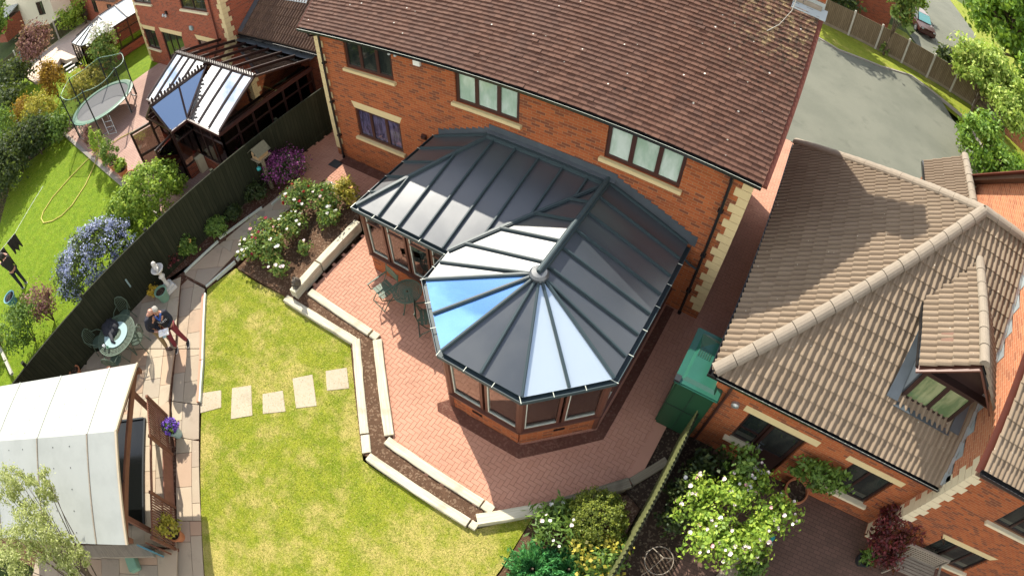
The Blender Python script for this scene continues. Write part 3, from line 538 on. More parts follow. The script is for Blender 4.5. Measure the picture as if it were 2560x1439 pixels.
def window(parent, O, U, N, w, h, mull=(), rails=(), frame='frame_brown', pane='pane_dark', sill='stone', lintel=None, fw=.07, rec=.07, name='window', bead=None, sillx=.09, sillh=.1):
    # a framed window whose lower left outer corner is O; panes, sill and lintel are pieces of it
    O, U, N = Vector(O), Vector(U).normalized(), Vector(N).normalized(); Z = Vector((0, 0, 1)); I = O-N*rec; d = .06
    mb = MB(); ax = (U, N, Z)
    def fb(a0, b0, a1, b1, dd=d): mb.obox(I+U*(a0+a1)/2+Z*(b0+b1)/2, (a1-a0, dd, b1-b0), ax)
    fb(0, 0, w, fw); fb(0, h-fw, w, h); fb(0, fw, fw, h-fw); fb(w-fw, fw, w, h-fw)
    xs = [fw]+[m*w for m in mull]+[w-fw]
    for m in mull: fb(m*w-fw*.6, fw, m*w+fw*.6, h-fw, d*.96)
    for (i, v) in rails:
        a = xs[i]+(fw*.6 if i else 0); b = xs[i+1]-(fw*.6 if i+1 < len(xs)-1 else 0); fb(a, v*h-fw*.4, b, v*h+fw*.4, d*.92)
    f = part(mb, name, frame, parent)
    for i in range(len(xs)-1):
        a = xs[i]+(fw*.6 if i else 0); b = xs[i+1]-(fw*.6 if i+1 < len(xs)-1 else 0); pm = pane[i] if isinstance(pane, (list, tuple)) else pane
        p = MB(); p.obox(I-N*.005+U*(a+b)/2+Z*h/2, (b-a, .012, h-2*fw), ax); o = part(p, 'pane', pm, f)
        if bead:
            q = MB(); s_ = .022
            q.obox(I+N*.012+U*(a+b)/2+Z*(fw+s_/2), (b-a, .03, s_), ax); q.obox(I+N*.012+U*(a+s_/2)+Z*h/2, (s_, .028, h-2*fw-2*s_), ax); part(q, 'bead', bead, f)
    if sill:
        q = MB(); q.obox(O+N*.01+U*w/2-Z*sillh/2, (w+2*sillx, .17, sillh-.004), ax); part(q, 'sill', sill, f, bevel=.008)
    if lintel:
        q = MB(); q.prism([O+N*.004+U*a+Z*b for a, b in ((-.0, h+.002), (w, h+.002), (w+lintel[1], h+lintel[0]), (-lintel[1], h+lintel[0]))], -N*.06); part(q, 'lintel', 'stone', f)
    return f
def tiles(mb, O, U, V, nu, nv, kind, w, g, clipper=None):
    # courses of individual roof tiles laid from the eave upwards
    O, U, V = Vector(O), Vector(U).normalized(), Vector(V).normalized(); N = U.cross(V).normalized()
    if N.z < 0: N = -N
    for j in range(nv):
        for i in range(nu+1):
            if kind == 'plain':
                x0 = (i-.5*(j % 2))*w+.003; x1 = x0+w-.006; v0 = j*g+random.uniform(-.004, .004); v1 = v0+g*1.45
                if x1 <= .03 or x0 >= nu*w-.03: continue
                x0 = max(x0, 0); x1 = min(x1, nu*w); h = .042+random.uniform(0, .010)
                if random.random() < .005: h += .015
                A = [O+U*x0+V*v0+N*h, O+U*x1+V*v0+N*(h+random.uniform(-.003, .003)), O+U*x1+V*v1+N*.004, O+U*x0+V*v1+N*.004]; mb.add(A+[A[0]-N*.04, A[1]-N*.04], [(0, 1, 2, 3), (4, 5, 1, 0)])
            else:
                if i >= nu: continue
                x0 = i*w; v0 = j*g+random.uniform(-.004, .004); v1 = v0+g*1.12; lift = .032; K = 7; b = []
                pr = [(0, 0), (.10, .024), (.24, .047), (.40, .053), (.54, .042), (.64, .008), (.999, .0)]
                A = []; B = []; C = []
                for (t, hh) in pr:
                    A.append(O+U*(x0+t*w)+V*v0+N*(hh+lift)); B.append(O+U*(x0+t*w)+V*v1+N*hh); C.append(O+U*(x0+t*w)+V*v0+N*(hh*.4-.004))
                k = len(pr); mb.add(A+B+C, [(q, q+1, k+q+1, k+q) for q in range(k-1)]+[(2*k+q, 2*k+q+1, q+1, q) for q in range(k-1)])
    return mb
def ridge(mb, a, b, r=.13, seg=.42):
    # half-round ridge tiles bedded end to end
    a, b = Vector(a), Vector(b); d = (b-a); n = max(1, round(d.length/seg)); d.normalize(); s = d.cross(Vector((0, 0, 1))).normalized(); u = s.cross(d); L = (b-a).length/n
    for i in range(n):
        p = a+d*L*i; q = a+d*(L*(i+1)-.012); r0 = r*random.uniform(.97, 1.03); r1 = r0*.94; K = 8; V = []
        for (c, rad) in ((p, r0), (q, r1)):
            for k in range(K+1): t = PI*(-.06+1.12*k/K); V.append(c+s*math.cos(t)*rad+u*(math.sin(t)*rad*.85))
        mb.add(V, [(k, k+1, K+2+k, K+1+k) for k in range(K)]+[tuple(range(K+1)), tuple(reversed(range(K+1, 2*K+2)))])
    return mb
def quoins(mb, x, y, z0, n, sx, sy, h=.225, long=.34, short=.22, proud=.012, start=0):
    # alternating corner stones; sx, sy say to which sides of the corner the stones run
    for k in range(n):
        a, b = (long, short) if (k+start) % 2 == 0 else (short, long)
        mb.box(min(x-sx*proud, x+sx*a), max(x-sx*proud, x+sx*a), min(y-sy*proud, y+sy*b), max(y-sy*proud, y+sy*b), z0+k*h+.006, z0+(k+1)*h-.006)
    return mb
GUT = [(-.055, 0), (-.055, .075), (-.043, .075), (-.04, .014), (.04, .014), (.043, .075), (.055, .075), (.055, 0)]

# ------------------------------------------------------------------ the main house
H = thing('brick_house', 'two storey red brick house with a wide brown plain tiled roof behind the dark conservatory', 'house', (6, 4, 0))
UP = [(1.22, 3.65, 3.0, 4.72), (5.0, 3.65, 6.77, 4.72), (8.9, 3.65, 10.66, 4.72), (1.24, 1.19, 3.01, 2.25)]
mb = MB(); wall_mb(mb, (0, 0, -.1), (1, 0, 0), (0, -1, 0), 12.12, 4.95, [(a, b+.1, c, d+.1) for a, b, c, d in UP])
SL = .84; YR = 2.85; ZR = 4.95+SL*(YR+.4); DB = 5.7
for x in (0, 12.12): mb.poly([(x, 0, -.1), (x, DB, -.1), (x, DB, 4.85), (x, YR, ZR-.12), (x, 0, 4.85)])
mb.poly([(0, DB, -.1), (12.12, DB, -.1), (12.12, DB, 4.85), (0, DB, 4.85)]); part(mb, 'wall', 'brick_red', H)
mb = MB(); mb.box(.03, 12.09, .14, .2, -.05, 4.8); part(mb, 'backing', 'metal_dark', H)
for x, sx in ((0, 1), (12.12, -1)): mb = MB(); quoins(mb, x, 0, .29, 20, sx, 1, start=1); part(mb, 'quoin', 'stone', H)
for k, (a, b, c, d) in enumerate(UP):
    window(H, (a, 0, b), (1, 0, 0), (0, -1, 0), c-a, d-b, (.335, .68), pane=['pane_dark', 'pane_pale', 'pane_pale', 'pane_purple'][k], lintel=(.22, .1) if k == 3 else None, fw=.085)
mb = MB(); sv = Vector((0, 1, SL)).normalized(); nvr = int(((YR+.4)**2+(ZR-4.95)**2)**.5/.108)
tiles(mb, (-.06, -.41, 4.95), (1, 0, 0), sv, 74, nvr, 'plain', .1665, .108); rf = part(mb, 'roof', 'tile_plain', H)
mb = MB(); mb.prism([(-.05, -.36, 4.90), (-.05, YR, ZR-.06), (-.05, DB+.36, 4.9), (-.05, DB+.3, 4.8), (-.05, YR, ZR-.2), (-.05, -.3, 4.8)], (12.3, 0, 0)); part(mb, 'roof_deck', 'tile_dark', H)
mb = MB(); ridge(mb, (-.06, YR, ZR), (12.27, YR, ZR)); part(mb, 'ridge', 'ridge_tile', rf)
for x in (12.262, -.085): mb = MB(); mb.prism([(x, -.42, 4.90), (x, YR, ZR-.01), (x, YR, ZR+.03), (x, -.42, 4.97)], (.1 if x > 0 else -.04, 0, 0)); part(mb, 'verge', 'timber_verge', H)
mb = MB(); mb.box(-.05, 12.25, -.38, -.355, 4.78, 4.93); mb.box(-.05, 12.25, -.355, .0, 4.77, 4.785); part(mb, 'fascia', 'frame_dark', H)
mb = MB(); mb.sweep(GUT, [(12.26, -.44, 4.86), (-.08, -.44, 4.86)]); part(mb, 'gutter', 'gutter_black', H)
mb = MB(); mb.bar((12.25, -.494, 4.937), (-.07, -.494, 4.937), .006, .006); part(mb, 'gutter_lip', 'bead_grey', H)
for x, xo in ((.32, .1), (11.66, 11.66)):
    mb = MB(); mb.tube([(x, -.44, 4.86), (x, -.4, 4.72), (x, -.09, 4.58), (x, -.08, .1)], .036, 10); mb.lathe([(.05, 0), (.05, .07)], (x, -.08, .0), 10)
    for z in (.9, 2.2, 3.6): mb.box(x-.06, x+.06, -.12, -.0, z, z+.05)
    part(mb, 'downpipe', 'gutter_black', H, smooth=False)
mb = MB(); mb.box(11.72, 12.3, 2.8, 3.7, 6.5, 8.75); mb.box(11.68, 12.34, 2.76, 3.74, 8.75, 8.9); ch = part(mb, 'chimney', 'brick_red', H)
mb = MB(); P0 = Vector((0, -.4, 4.95)); zr = lambda y: 4.95+SL*(y+.4)
mb.prism([(11.62, 2.6, zr(2.6)+.04), (12.4, 2.6, zr(2.6)+.04), (12.4, 2.795, zr(2.795)+.06), (11.62, 2.795, zr(2.795)+.06)], (0, 0, .02)); mb.box(11.705, 12.315, 2.78, 2.797, 7.55, 7.85); mb.box(11.7, 11.717, 2.8, 3.65, 7.4, 7.9); part(mb, 'flashing', 'lead_pale', ch)
mb = MB(); mb.lathe([(.12, 0), (.11, .1), (.1, .35), (.115, .38)], (12.0, 3.25, 8.9), 14); part(mb, 'chimney_pot', 'terracotta', ch)
mb = MB(); mb.tube([(11.7, 2.79, 7.9), (11.66, 2.5, zr(2.5)+.09), (11.5, 2.15, zr(2.15)+.08), (11.3, 1.95, zr(1.95)+.07)], .008, 6); solo(mb, 'aerial_cable', 'concrete_post', 'loose grey cable trailing over the roof tiles below the chimney', 'cable')
t = thing('alarm_box', 'white burglar alarm box on brick wall under the eave', 'alarm box', (3.9, 0, 4.4))
mb = MB(); mb.prism([(-.11, 0, 0), (.11, 0, 0), (.11, 0, .33), (-.11, 0, .33)], (0, -.085, 0)); part(mb, 'case', 'white_plastic', t, local=True, bevel=.012); mb = MB(); mb.box(-.075, .075, -.0875, -.085, .19, .2); mb.box(-.075, .075, -.0875, -.085, .245, .255); mb.box(-.075, -.065, -.0875, -.085, .2, .245); mb.box(.065, .075, -.0875, -.085, .2, .245); part(mb, 'emblem', 'rose_red', t, local=True)
t = thing('security_light', 'twin spotlight on brick wall beside the first upper window', 'wall light', (3.22, 0, 4.66))
mb = MB(); mb.box(-.05, .05, -.05, 0, -.04, .06); mb.tube([(0, -.05, 0), (-.1, -.16, .0)], .012, 6); mb.tube([(0, -.05, 0), (.09, -.16, .02)], .012, 6); part(mb, 'bracket', 'white_plastic', t, local=True)
for sx in (-1, 1): mb = MB(); mb.lathe([(.02, .0), (.045, -.04), (.055, -.09)], (sx*.1, -.17, .03), 12); part(mb, 'lamp_head', 'steel', t, local=True)
mb = MB(); mb.box(3.8, 3.95, -.05, 0, 2.05, 2.2); mb.box(3.81, 3.94, -.09, -.05, 2.08, 2.16); solo(mb, 'wall_vent', 'frame_brown', 'small brown vent cowl on brick wall left of the conservatory flashing', 'vent')
mb = MB(); mb.box(.1, .5, -.62, -.3, .004, .016); solo(mb, 'drain_cover', 'metal_dark', 'flat dark drain cover in the paving by the left house corner', 'drain cover')

# ------------------------------------------------------------------ the conservatory
C = thing('conservatory', 'large conservatory with dark grey panelled roof, faceted end and brown frames', 'conservatory', (8.2, -2.4, 0))
zg = 2.2; ze = 2.30; zt = 3.02
WL0, WL, V_, A_, B_, C_, D_, E_ = (4.166, 0), (4.166, -3.176), (6.9, -3.176), (6.9, -3.984), (8.217, -5.241), (10.042, -5.241), (11.338, -3.984), (11.338, -.02)
path = [(*p, zg) for p in (WL0, WL, V_, A_, B_, C_, D_, E_)]
mb = MB(); mb.sweep([(0, -.02), (0, .085), (.014, .085), (.016, .0), (.115, .0), (.118, .07), (.13, .07), (.13, -.02)], path); g_ = part(mb, 'gutter', 'metal_teal', C)
for p, q in zip(path[:-1], path[1:]):
    p, q = Vector(p), Vector(q); n = max(2, round((q-p).length/.62)); d = (q-p).normalized(); s = Vector((-d.y, d.x, 0))
    for k in range(n): c = p.lerp(q, k/n)+s*.065; mb = MB(); mb.bar(c+Vector((0, 0, .088))-s*.08, c+Vector((0, 0, .088))+s*.11, .012, .008); part(mb, 'gutter_strap', 'bead_grey', g_)
ins = .10
Li = [(4.166+ins, -.02), (4.166+ins, -3.176+ins), (6.9+ins*.4, -3.176+ins), (6.9+ins, -3.984+ins*.4), (8.217+ins*.4, -5.241+ins), (10.042-ins*.4, -5.241+ins), (11.338-ins, -3.984+ins*.4), (11.338-ins, -.02)]
w0, w1, v1, a1, b1, c1, d1, e1 = [Vector((*p, ze)) for p in Li]
L1 = Vector((6.0, -.14, zt)); R1 = Vector((9.1, -.14, zt)); F1 = Vector((9.12, -3.08, zt-.02)); L0 = Vector((6.0, -.02, zt)); R0 = Vector((9.1, -.02, zt))
def facet(poly, dirn, cuts, mats):
    # panels of one roof slope, parted where the glazing bars run
    o = poly[0]; e = Vector(dirn).normalized(); vals = [0]+[c for c in cuts]; res = []
    for i in range(len(cuts)+1):
        lo = cuts[i-1] if i > 0 else -1e3; hi = cuts[i] if i < len(cuts) else 1e3; bm_ = MB(); n = (poly[1]-poly[0]).cross(poly[2]-poly[0]).normalized(); n = n if n.z > 0 else -n
        bm_.poly(poly); bm_.clip([(e*lo, -e), (e*hi, e)]) if True else None
        if not bm_.F: continue
        P = [Vector(bm_.V[k]) for k in bm_.F[0]]; q = MB(); q.prism([p-n*.035 for p in P], n*.035); part(q, 'roof_panel', mats, C)
def bars(pairs, w=.05, h=.055, m='metal_teal', name='glazing_bar'):
    for p, q in pairs:
        p, q = Vector(p), Vector(q); b = MB(); u = Vector((0, 0, .022)); b.bar(p+u, q+u, w, h); b.bar(p+u*2.4, q+u*2.4, w*.5, .02); part(b, name, m, C)
def onplane(poly, x, y):
    n = (poly[1]-poly[0]).cross(poly[2]-poly[0]); return Vector((x, y, poly[0].z-(n.x*(x-poly[0].x)+n.y*(y-poly[0].y))/n.z))
FL = [w0, w1, L1, L0]; FWf = [w1, v1, R1, L1]; FO = [v1, a1, F1, R1]; FR = [d1, e1, R0, Vector((9.12, -3.08, zt-.02))]
ys = [-.64, -1.28, -1.92, -2.56]; facet(FL, (0, 1, 0), sorted(ys), 'panel_grey')
bars([(onplane(FL, 4.27, y), onplane(FL, 4.27+(6.0-4.27)*(y+3.076)/2.936, y)) for y in ys]+[(Vector((4.27, -.05, ze)), Vector((5.98, -.05, zt)))])
xs = [4.97, 5.58, 6.19, 6.8, 7.42, 8.04, 8.66]; facet(FWf, (1, 0, 0), xs, 'panel_grey')
def vy(x): return -3.076 if x < 6.94 else -3.076+(x-6.94)*(2.936/2.16)
def hy(x): return min(-.14, -3.076+(x-4.266)*(2.936/1.734))
bars([(onplane(FWf, x, vy(x)), onplane(FWf, x, hy(x))) for x in xs])
yo = [-3.42, -2.78, -2.14, -1.5, -.86]; facet(FO, (0, 1, 0), sorted(yo), 'panel_grey')
def vx(y): return 6.94+(y+3.076)*(2.16/2.936) if y > -3.076 else 6.98
bars([(onplane(FO, vx(y), y), (onplane(FO, 9.06, y) if y > -3.0 else F1+Vector((-.1, -.05, -.02)))) for y in yo])
yr = [-.57, -1.14, -1.71, -2.28, -2.85, -3.42]; facet(FR, (0, 1, 0), sorted(yr), 'panel_grey')
bars([(onplane(FR, 11.23, y), (onplane(FR, 9.15, y) if y > -2.9 else F1+Vector((.1, -.03, -.02)))) for y in yr]+[(Vector((11.22, -.05, ze)), Vector((9.16, -.05, zt)))])
for (p, q, mm) in ((a1, b1, 'solar_glass_sky'), (b1, c1, 'panel_grey'), (c1, d1, 'solar_glass_bright')):
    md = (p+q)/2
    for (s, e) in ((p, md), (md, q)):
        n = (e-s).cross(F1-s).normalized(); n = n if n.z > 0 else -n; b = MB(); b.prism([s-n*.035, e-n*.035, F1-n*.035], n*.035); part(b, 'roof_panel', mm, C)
bars([(a1, F1), ((a1+b1)/2, F1), (b1, F1), ((b1+c1)/2, F1), (c1, F1), ((c1+d1)/2, F1), (d1, F1)], .055, .06)
bars([(w1, L1)], .075, .075, name='hip_bar'); bars([(v1+Vector((0, 0, .01)), R1)], .1, .05, name='valley_bar')
mb = MB(); mb.bar(R0+Vector((0, 0, .05)), F1+Vector((0, -.02, .07)), .15, .1); mb.tube([R0+Vector((0, 0, .12)), F1+Vector((0, -.06, .13))], .05, 10); part(mb, 'ridge', 'metal_teal', C)
mb = MB(); mb.bar(L0+Vector((0, -.08, .05)), R0+Vector((0, -.08, .05)), .17, .09); mb.bar(L0+Vector((0, -.16, .03)), R0+Vector((0, -.16, .03)), .03, .06); part(mb, 'ridge', 'metal_teal', C)
mb = MB(); mb.lathe([(.19, -.03), (.19, .03), (.15, .075), (.0, .085)], F1+Vector((0, -.03, .03)), 24); part(mb, 'finial_cap', 'panel_grey', C, smooth=False)
mb = MB()   # stepped lead flashing against the brick
for k in range(9): a = 4.38+k*.18; z = 2.5+(a-4.27)*.42; mb.box(a, a+.2, -.012-.001*(k % 2), 0, z-.22, z+.05)
for k in range(12): a = 9.25+k*.178; z = 3.28-(a-9.1)*.335; mb.box(a, a+.2, -.012-.001*(k % 2), 0, z-.28, z+.02)
mb.box(5.96, 9.3, -.016, 0, zt-.02, 3.33); mb.prism([(5.96, -.02, zt+.13), (9.28, -.02, zt+.13), (9.28, -.1, zt+.1), (5.96, -.1, zt+.1)], (0, 0, .012)); part(mb, 'flashing', 'lead', C)
# frames, posts and dwarf walls below the roof
oi = .17
Wl = [Vector(p) for p in ((4.166+oi, 0, 0), (4.166+oi, -3.176+oi, 0), (6.9+oi*.6, -3.176+oi, 0), (6.9+oi, -3.984+oi*.3, 0), (8.217+oi*.45, -5.241+oi, 0), (10.042-oi*.45, -5.241+oi, 0), (11.338-oi, -3.984+oi*.4, 0), (11.338-oi, 0, 0))]
segs = [('win', 0, 1, 4), ('win', 1, 2, 4), ('door1', 2, 3, 1), ('door', 3, 4, 2), ('win', 4, 5, 2), ('win', 5, 6, 2), ('win', 6, 7, 6)]
for kind, i, j, n in segs:
    p, q = Wl[i], Wl[j]; d = (q-p).normalized(); N = Vector((d.y, -d.x, 0)); L = (q-p).length
    if N.dot(p-Vector((8.5, -2, 0))) < 0: N = -N
    eb = MB(); eb.bar(p+Vector((0, 0, 2.17)), q+Vector((0, 0, 2.17)), .09, .12); part(eb, 'eave_beam', 'frame_mahog', C)
    if kind == 'win':
        dw = MB(); sl_ = MB(); dw.prism([p+N*.05, q+N*.05, q-N*.14, p-N*.14], (0, 0, .6)); sl_.prism([p+N*.1-d*.03+Vector((0, 0, .602)), q+N*.1+d*.03+Vector((0, 0, .602)), q-N*.12+Vector((0, 0, .602)), p-N*.12+Vector((0, 0, .602))], (0, 0, .045)); part(dw, 'dwarf_wall', 'brick_red', C); part(sl_, 'sill', 'frame_mahog', C)
        U = d if d.cross(Vector((0, 0, 1))).dot(N) > 0 else -d; O = p if U.dot(d) > 0 else q
        bw = L/n
        for k in range(n):
            window(C, O+U*(bw*k+.03)+Vector((0, 0, .65)), U, N, bw-.06, 1.45, (), [(0, .78)] if (i, j) != (4, 5) and (i, j) != (5, 6) else [], frame='frame_mahog', pane='clear_glass', sill=None, fw=.06, rec=.0, bead='bead_grey')
    else:
        for k in range(n):
            bw = L/n; U = d; O = p+U*bw*k
            f = MB()
            for (a0, b0, a1_, b1_) in ((.02, .03, .1, 2.1), (bw-.1, .03, bw-.02, 2.1), (.1, .03, bw-.1, .25), (.1, 2.0, bw-.1, 2.1), (.1, 1.0, bw-.1, 1.06)): f.obox(O+U*(a0+a1_)/2+Vector((0, 0, (b0+b1_)/2)), (a1_-a0, .06, b1_-b0), (U, N, (0, 0, 1)))
            dr = part(f, 'door', 'frame_dark', C); gl = MB(); gl.obox(O+U*bw/2+Vector((0, 0, 1.1)), (bw-.2, .012, 1.7), (U, N, (0, 0, 1))); part(gl, 'pane', 'tinted_glass', dr); hd = MB(); hd.obox(O+U*(.06 if k else bw-.06)+N*.06+Vector((0, 0, 1.02)), (.025, .05, .16), (U, N, (0, 0, 1))); part(hd, 'handle', 'steel', dr)
for i in range(1, 7): mb = MB(); mb.lathe([(.085, .6 if i in (1, 2, 5) else .0), (.085, 2.13)], Wl[i], 8); part(mb, 'corner_post', 'frame_mahog', C)
mb = MB(); mb.box(4.5, 11.1, -3.0, -.02, .02, .04); mb.prism([(7.1, -3.9, .02), (8.3, -5.0, .02), (9.95, -5.0, .02), (11.1, -3.9, .02), (11.1, -3.001, .02), (7.1, -3.001, .02)], (0, 0, .02)); part(mb, 'floor', 'paving_pink', C)
for (i, j, t_) in ((4, 5, .4), (5, 6, .5)):
    p = Wl[i].lerp(Wl[j], t_); d = (Wl[j]-Wl[i]).normalized(); N = Vector((d.y, -d.x, 0)); mb = MB(); mb.obox(p+N*.058+Vector((0, 0, .38)), (.24, .02, .075), (d, N, (0, 0, 1))); part(mb, 'air_brick', 'gutter_black', C)
mb = MB(); mb.tube([(11.3, -.35, 2.15), (11.45, -.2, 1.9), (11.62, -.1, 1.75)], .028, 8); part(mb, 'downpipe', 'metal_teal', C)

# blades of grass standing in the lawns
def blades(name, P, z, n, size, label=None):
    xs_ = [p[0] for p in P]; ys_ = [p[1] for p in P]; Q = []
    X = RNG.uniform(max(min(xs_), -17), max(xs_), n*3); Y = RNG.uniform(max(min(ys_), -15), max(ys_), n*3)
    for x, y in zip(X, Y):
        if inpoly(x, y, P): Q.append((x, y, z+.008))
        if len(Q) >= n: break
    Q = np.array(Q); V = leaves(Q, size, .13, .55); V[:, 2] = np.maximum(V[:, 2], z-.005); o = link(name, leafmesh(name, V), 'grass_blade'); o['kind'] = 'stuff'; return o
blades('grass', LAWN, -.1, 70000, .026); blades('grass', [(-15.9, -5.47), (-1.3, -5.47), (-1.3, -15), (-22, -15), (-16.8, -8.8)], -.05, 45000, .035)

# ------------------------------------------------------------------ the neighbour's house on the right
R = thing('neighbour_house', 'single storey brick house with brown pantiled hipped roof and a gabled dormer', 'house', (17, 1, -.34))
ez, sl2 = 2.7, 3.33/4.21; xe, ye, yb, xr = 12.845, -3.09, 5.33, 18.6; ym = (ye+yb)/2; hw = (yb-ye)/2; apx = xe+hw; az = ez+hw*sl2; APX = Vector((apx, ym, az))
mb = MB(); y0 = -2.89; g0 = -.34
wall_mb(mb, (13.05, y0, g0), (1, 0, 0), (0, -1, 0), 5.55, 3.0, [(.93, .84, 1.5, 2.01), (1.5, .02, 2.38, 2.01), (3.6, .72, 4.83, 2.1)])
wall_mb(mb, (13.05, 5.1, g0), (0, -1, 0), (-1, 0, 0), 7.99, 3.0); part(mb, 'wall', 'brick_red', R)
mb = MB(); mb.box(13.2, 18.5, y0+.13, y0+.2, g0, 2.5); part(mb, 'backing', 'metal_dark', R)
f = window(R, (13.98, y0, .5), (1, 0, 0), (0, -1, 0), .57, 1.17, (), [(0, .42)], frame='frame_dark', sill=None, fw=.06)
mb = MB(); mb.obox((14.22, y0-.01, .45), (.72, .17, .1), ((1, 0, 0), (0, 1, 0), (0, 0, 1))); part(mb, 'sill', 'stone_pale', f, bevel=.008)
mb = MB(); mb.box(13.83, 15.68, y0-.006, y0+.06, 1.675, 1.89); part(mb, 'lintel', 'stone', R)
mb = MB()
for q in ((14.56, 14.64, -.3, 1.66), (15.29, 15.37, -.3, 1.66), (14.64, 15.29, 1.58, 1.66), (14.64, 15.29, -.3, .58)): mb.box(q[0], q[1], y0+.03, y0+.09, q[2], q[3])
dr = part(mb, 'door', 'frame_dark', R); mb = MB(); mb.box(14.64, 15.29, y0+.05, y0+.065, .58, 1.58); part(mb, 'pane', 'pane_dark', dr); mb = MB(); mb.box(14.66, 14.69, y0-.03, y0+.03, .5, .7); mb.box(14.66, 14.8, y0-.03, y0-.012, .6, .625); part(mb, 'handle', 'steel', dr)
mb = MB(); mb.box(14.56, 15.37, y0-.06, y0+.03, -.34, -.3); part(mb, 'threshold', 'bead_grey', dr)
f = window(R, (16.66, y0, .4), (1, 0, 0), (0, -1, 0), 1.2, 1.33, (.45,), frame='frame_dark', sill='stone_pale', fw=.06, sillx=.15)
mb = MB(); mb.box(16.42, 18.09, y0-.006, y0+.06, 1.735, 1.93); part(mb, 'lintel', 'stone', f)
# roof slopes of single pantiles, cut to the hips
hipA, hipB = Vector((xe, ye, ez)), Vector((xe, yb, ez))
def vplane(a, b, keep):
    d = (b-a); n = Vector((-d.y, d.x, 0)).normalized()
    if n.dot(keep-a) > 0: n = -n
    return (a, n)
mb = MB(); v = Vector((1, 0, sl2)).normalized(); n_ = int(Vector((hw, 0, hw*sl2)).length/.335)+1
tiles(mb, (xe-.03, ye, ez), (0, 1, 0), v, int(hw*2/.15)+1, n_, 'pan', .15, .335); cen = Vector((xe+1, ym, 0)); mb.clip([vplane(hipA, APX, cen), vplane(hipB, APX, cen)]); rfs = part(mb, 'roof_slope', 'tile_pan', R)
mb = MB(); v = Vector((0, 1, sl2)).normalized()
tiles(mb, (xe, ye-.03, ez), (1, 0, 0), v, int((xr-xe)/.15)+1, n_, 'pan', .15, .335); cen = Vector((17, ye+.5, 0)); mb.clip([vplane(hipA, APX, cen), ((xr-.04, 0, 0), (1, 0, 0)), ((0, ym, 0), (0, 1, 0))]); part(mb, 'roof_slope', 'tile_pan', R)
mb = MB(); mb.add([hipA-Vector((0, 0, .02)), hipB-Vector((0, 0, .02)), APX-Vector((0, 0, .03)), (xr, ye, ez-.02), (xr, ym, az-.03), (xr, yb, ez-.02)], [(0, 1, 2), (0, 2, 4, 3), (1, 5, 4, 2)]); part(mb, 'roof_deck', 'tile_dark', R)
mb = MB(); up = Vector((0, 0, .05)); ridge(mb, hipA+up, APX+up, .145, .43); ridge(mb, hipB+up, APX+up, .145, .43); ridge(mb, APX+up, Vector((xr, ym, az))+up, .145, .43); part(mb, 'ridge', 'ridge_tile', R)
mb = MB(); mb.sweep(GUT, [(xr-.02, ye-.04, ez-.1), (xe-.04, ye-.04, ez-.1), (xe-.04, yb, ez-.1)]); mb.box(xe+.1, xr, ye+.0, ye+.16, ez-.16, ez-.13); part(mb, 'gutter', 'gutter_black', R)
mb = MB(); mb.bar((xr-.05, ye-.095, ez-.023), (xe+.1, ye-.095, ez-.023), .006, .006); part(mb, 'gutter_lip', 'bead_grey', R)
mb = MB(); mb.tube([(13.35, y0-.16, ez-.1), (13.35, y0-.05, 2.3), (13.35, y0-.05, -.3)], .033, 8); part(mb, 'downpipe', 'frame_brown', R)
mb = MB(); mb.lathe([(.09, 0), (.09, .06), (.04, .09)], (0, 0, 0), 14); o = link('vent', mb.mesh('vent'), 'steel', R, Vector((13.62, y0, 1.75))-R.location); o.rotation_euler = (PI/2, 0, 0)
# gabled dormer in the front slope
dx0, dxm, dx1, dyf = 16.26, 17.27, 18.28, -2.39; dze, dzr = 4.6, 5.4; zs2 = lambda y: ez+sl2*(y-ye); ys2 = lambda z: ye+(z-ez)/sl2
DV = Vector((dxm-dx0, 0, dzr-dze)).normalized(); mb = MB(); tiles(mb, (dx0-.02, dyf, dze), (0, 1, 0), DV, int((ys2(dzr)-dyf)/.15)+1, 4, 'pan', .15, .335); s2p = (Vector((0, ye, ez+.02)), Vector((0, sl2, -1)).normalized())
mb.clip([s2p, ((dxm, 0, 0), (1, 0, 0))]); dm = part(mb, 'dormer_roof', 'tile_pan', R)
mb = MB(); tiles(mb, (dx1+.02, dyf, dze), (0, 1, 0), Vector((-DV.x, 0, DV.z)), int((ys2(dzr)-dyf)/.15)+1, 4, 'pan', .15, .335); mb.clip([s2p, ((dxm, 0, 0), (-1, 0, 0))]); part(mb, 'dormer_roof', 'tile_pan', R)
mb = MB(); ridge(mb, (dxm, dyf, dzr+.04), (dxm, ys2(dzr)+.05, dzr+.04), .125); part(mb, 'ridge', 'ridge_tile', dm)
mb = MB(); mb.bar((dx0-.03, dyf+.01, dze-.09), (dxm, dyf+.01, dzr-.07), .04, .17, (0, 1, 0)); mb.bar((dx1+.03, dyf+.012, dze-.09), (dxm, dyf+.012, dzr-.07), .04, .17, (0, 1, 0)); mb.V = mb.V
part(mb, 'bargeboard', 'frame_mahog', dm)
mb = MB(); yd = -2.12; xa, xb = 16.53, 18.02
mb.poly([(xa, yd, 3.3), (xb, yd, 3.3), (xb, yd, 4.78), (dxm, yd, 5.3), (xa, yd, 4.78)])
for x in (xa, xb): mb.poly([(x, yd, zs2(yd)-.05), (x, yd, 4.75), (x, ys2(4.75), 4.75)])
part(mb, 'dormer_wall', 'lead', R)
mb = MB(); mb.box(dx0, dx1, yd-.2, yd, 4.5, 4.53); mb.prism([(xa, yd-.012, 4.36), (xb, yd-.012, 4.36), (xb, yd-.012, 4.7), (dxm, yd-.012, 5.2), (xa, yd-.012, 4.7)], (0, .006, 0)); part(mb, 'dormer_front', 'frame_dark', R)
window(R, (xa+.05, yd, 3.42), (1, 0, 0), (0, -1, 0), xb-xa-.1, .95, (.5,), frame='frame_dark', pane='pane_green', sill=None, fw=.09, rec=-.02)
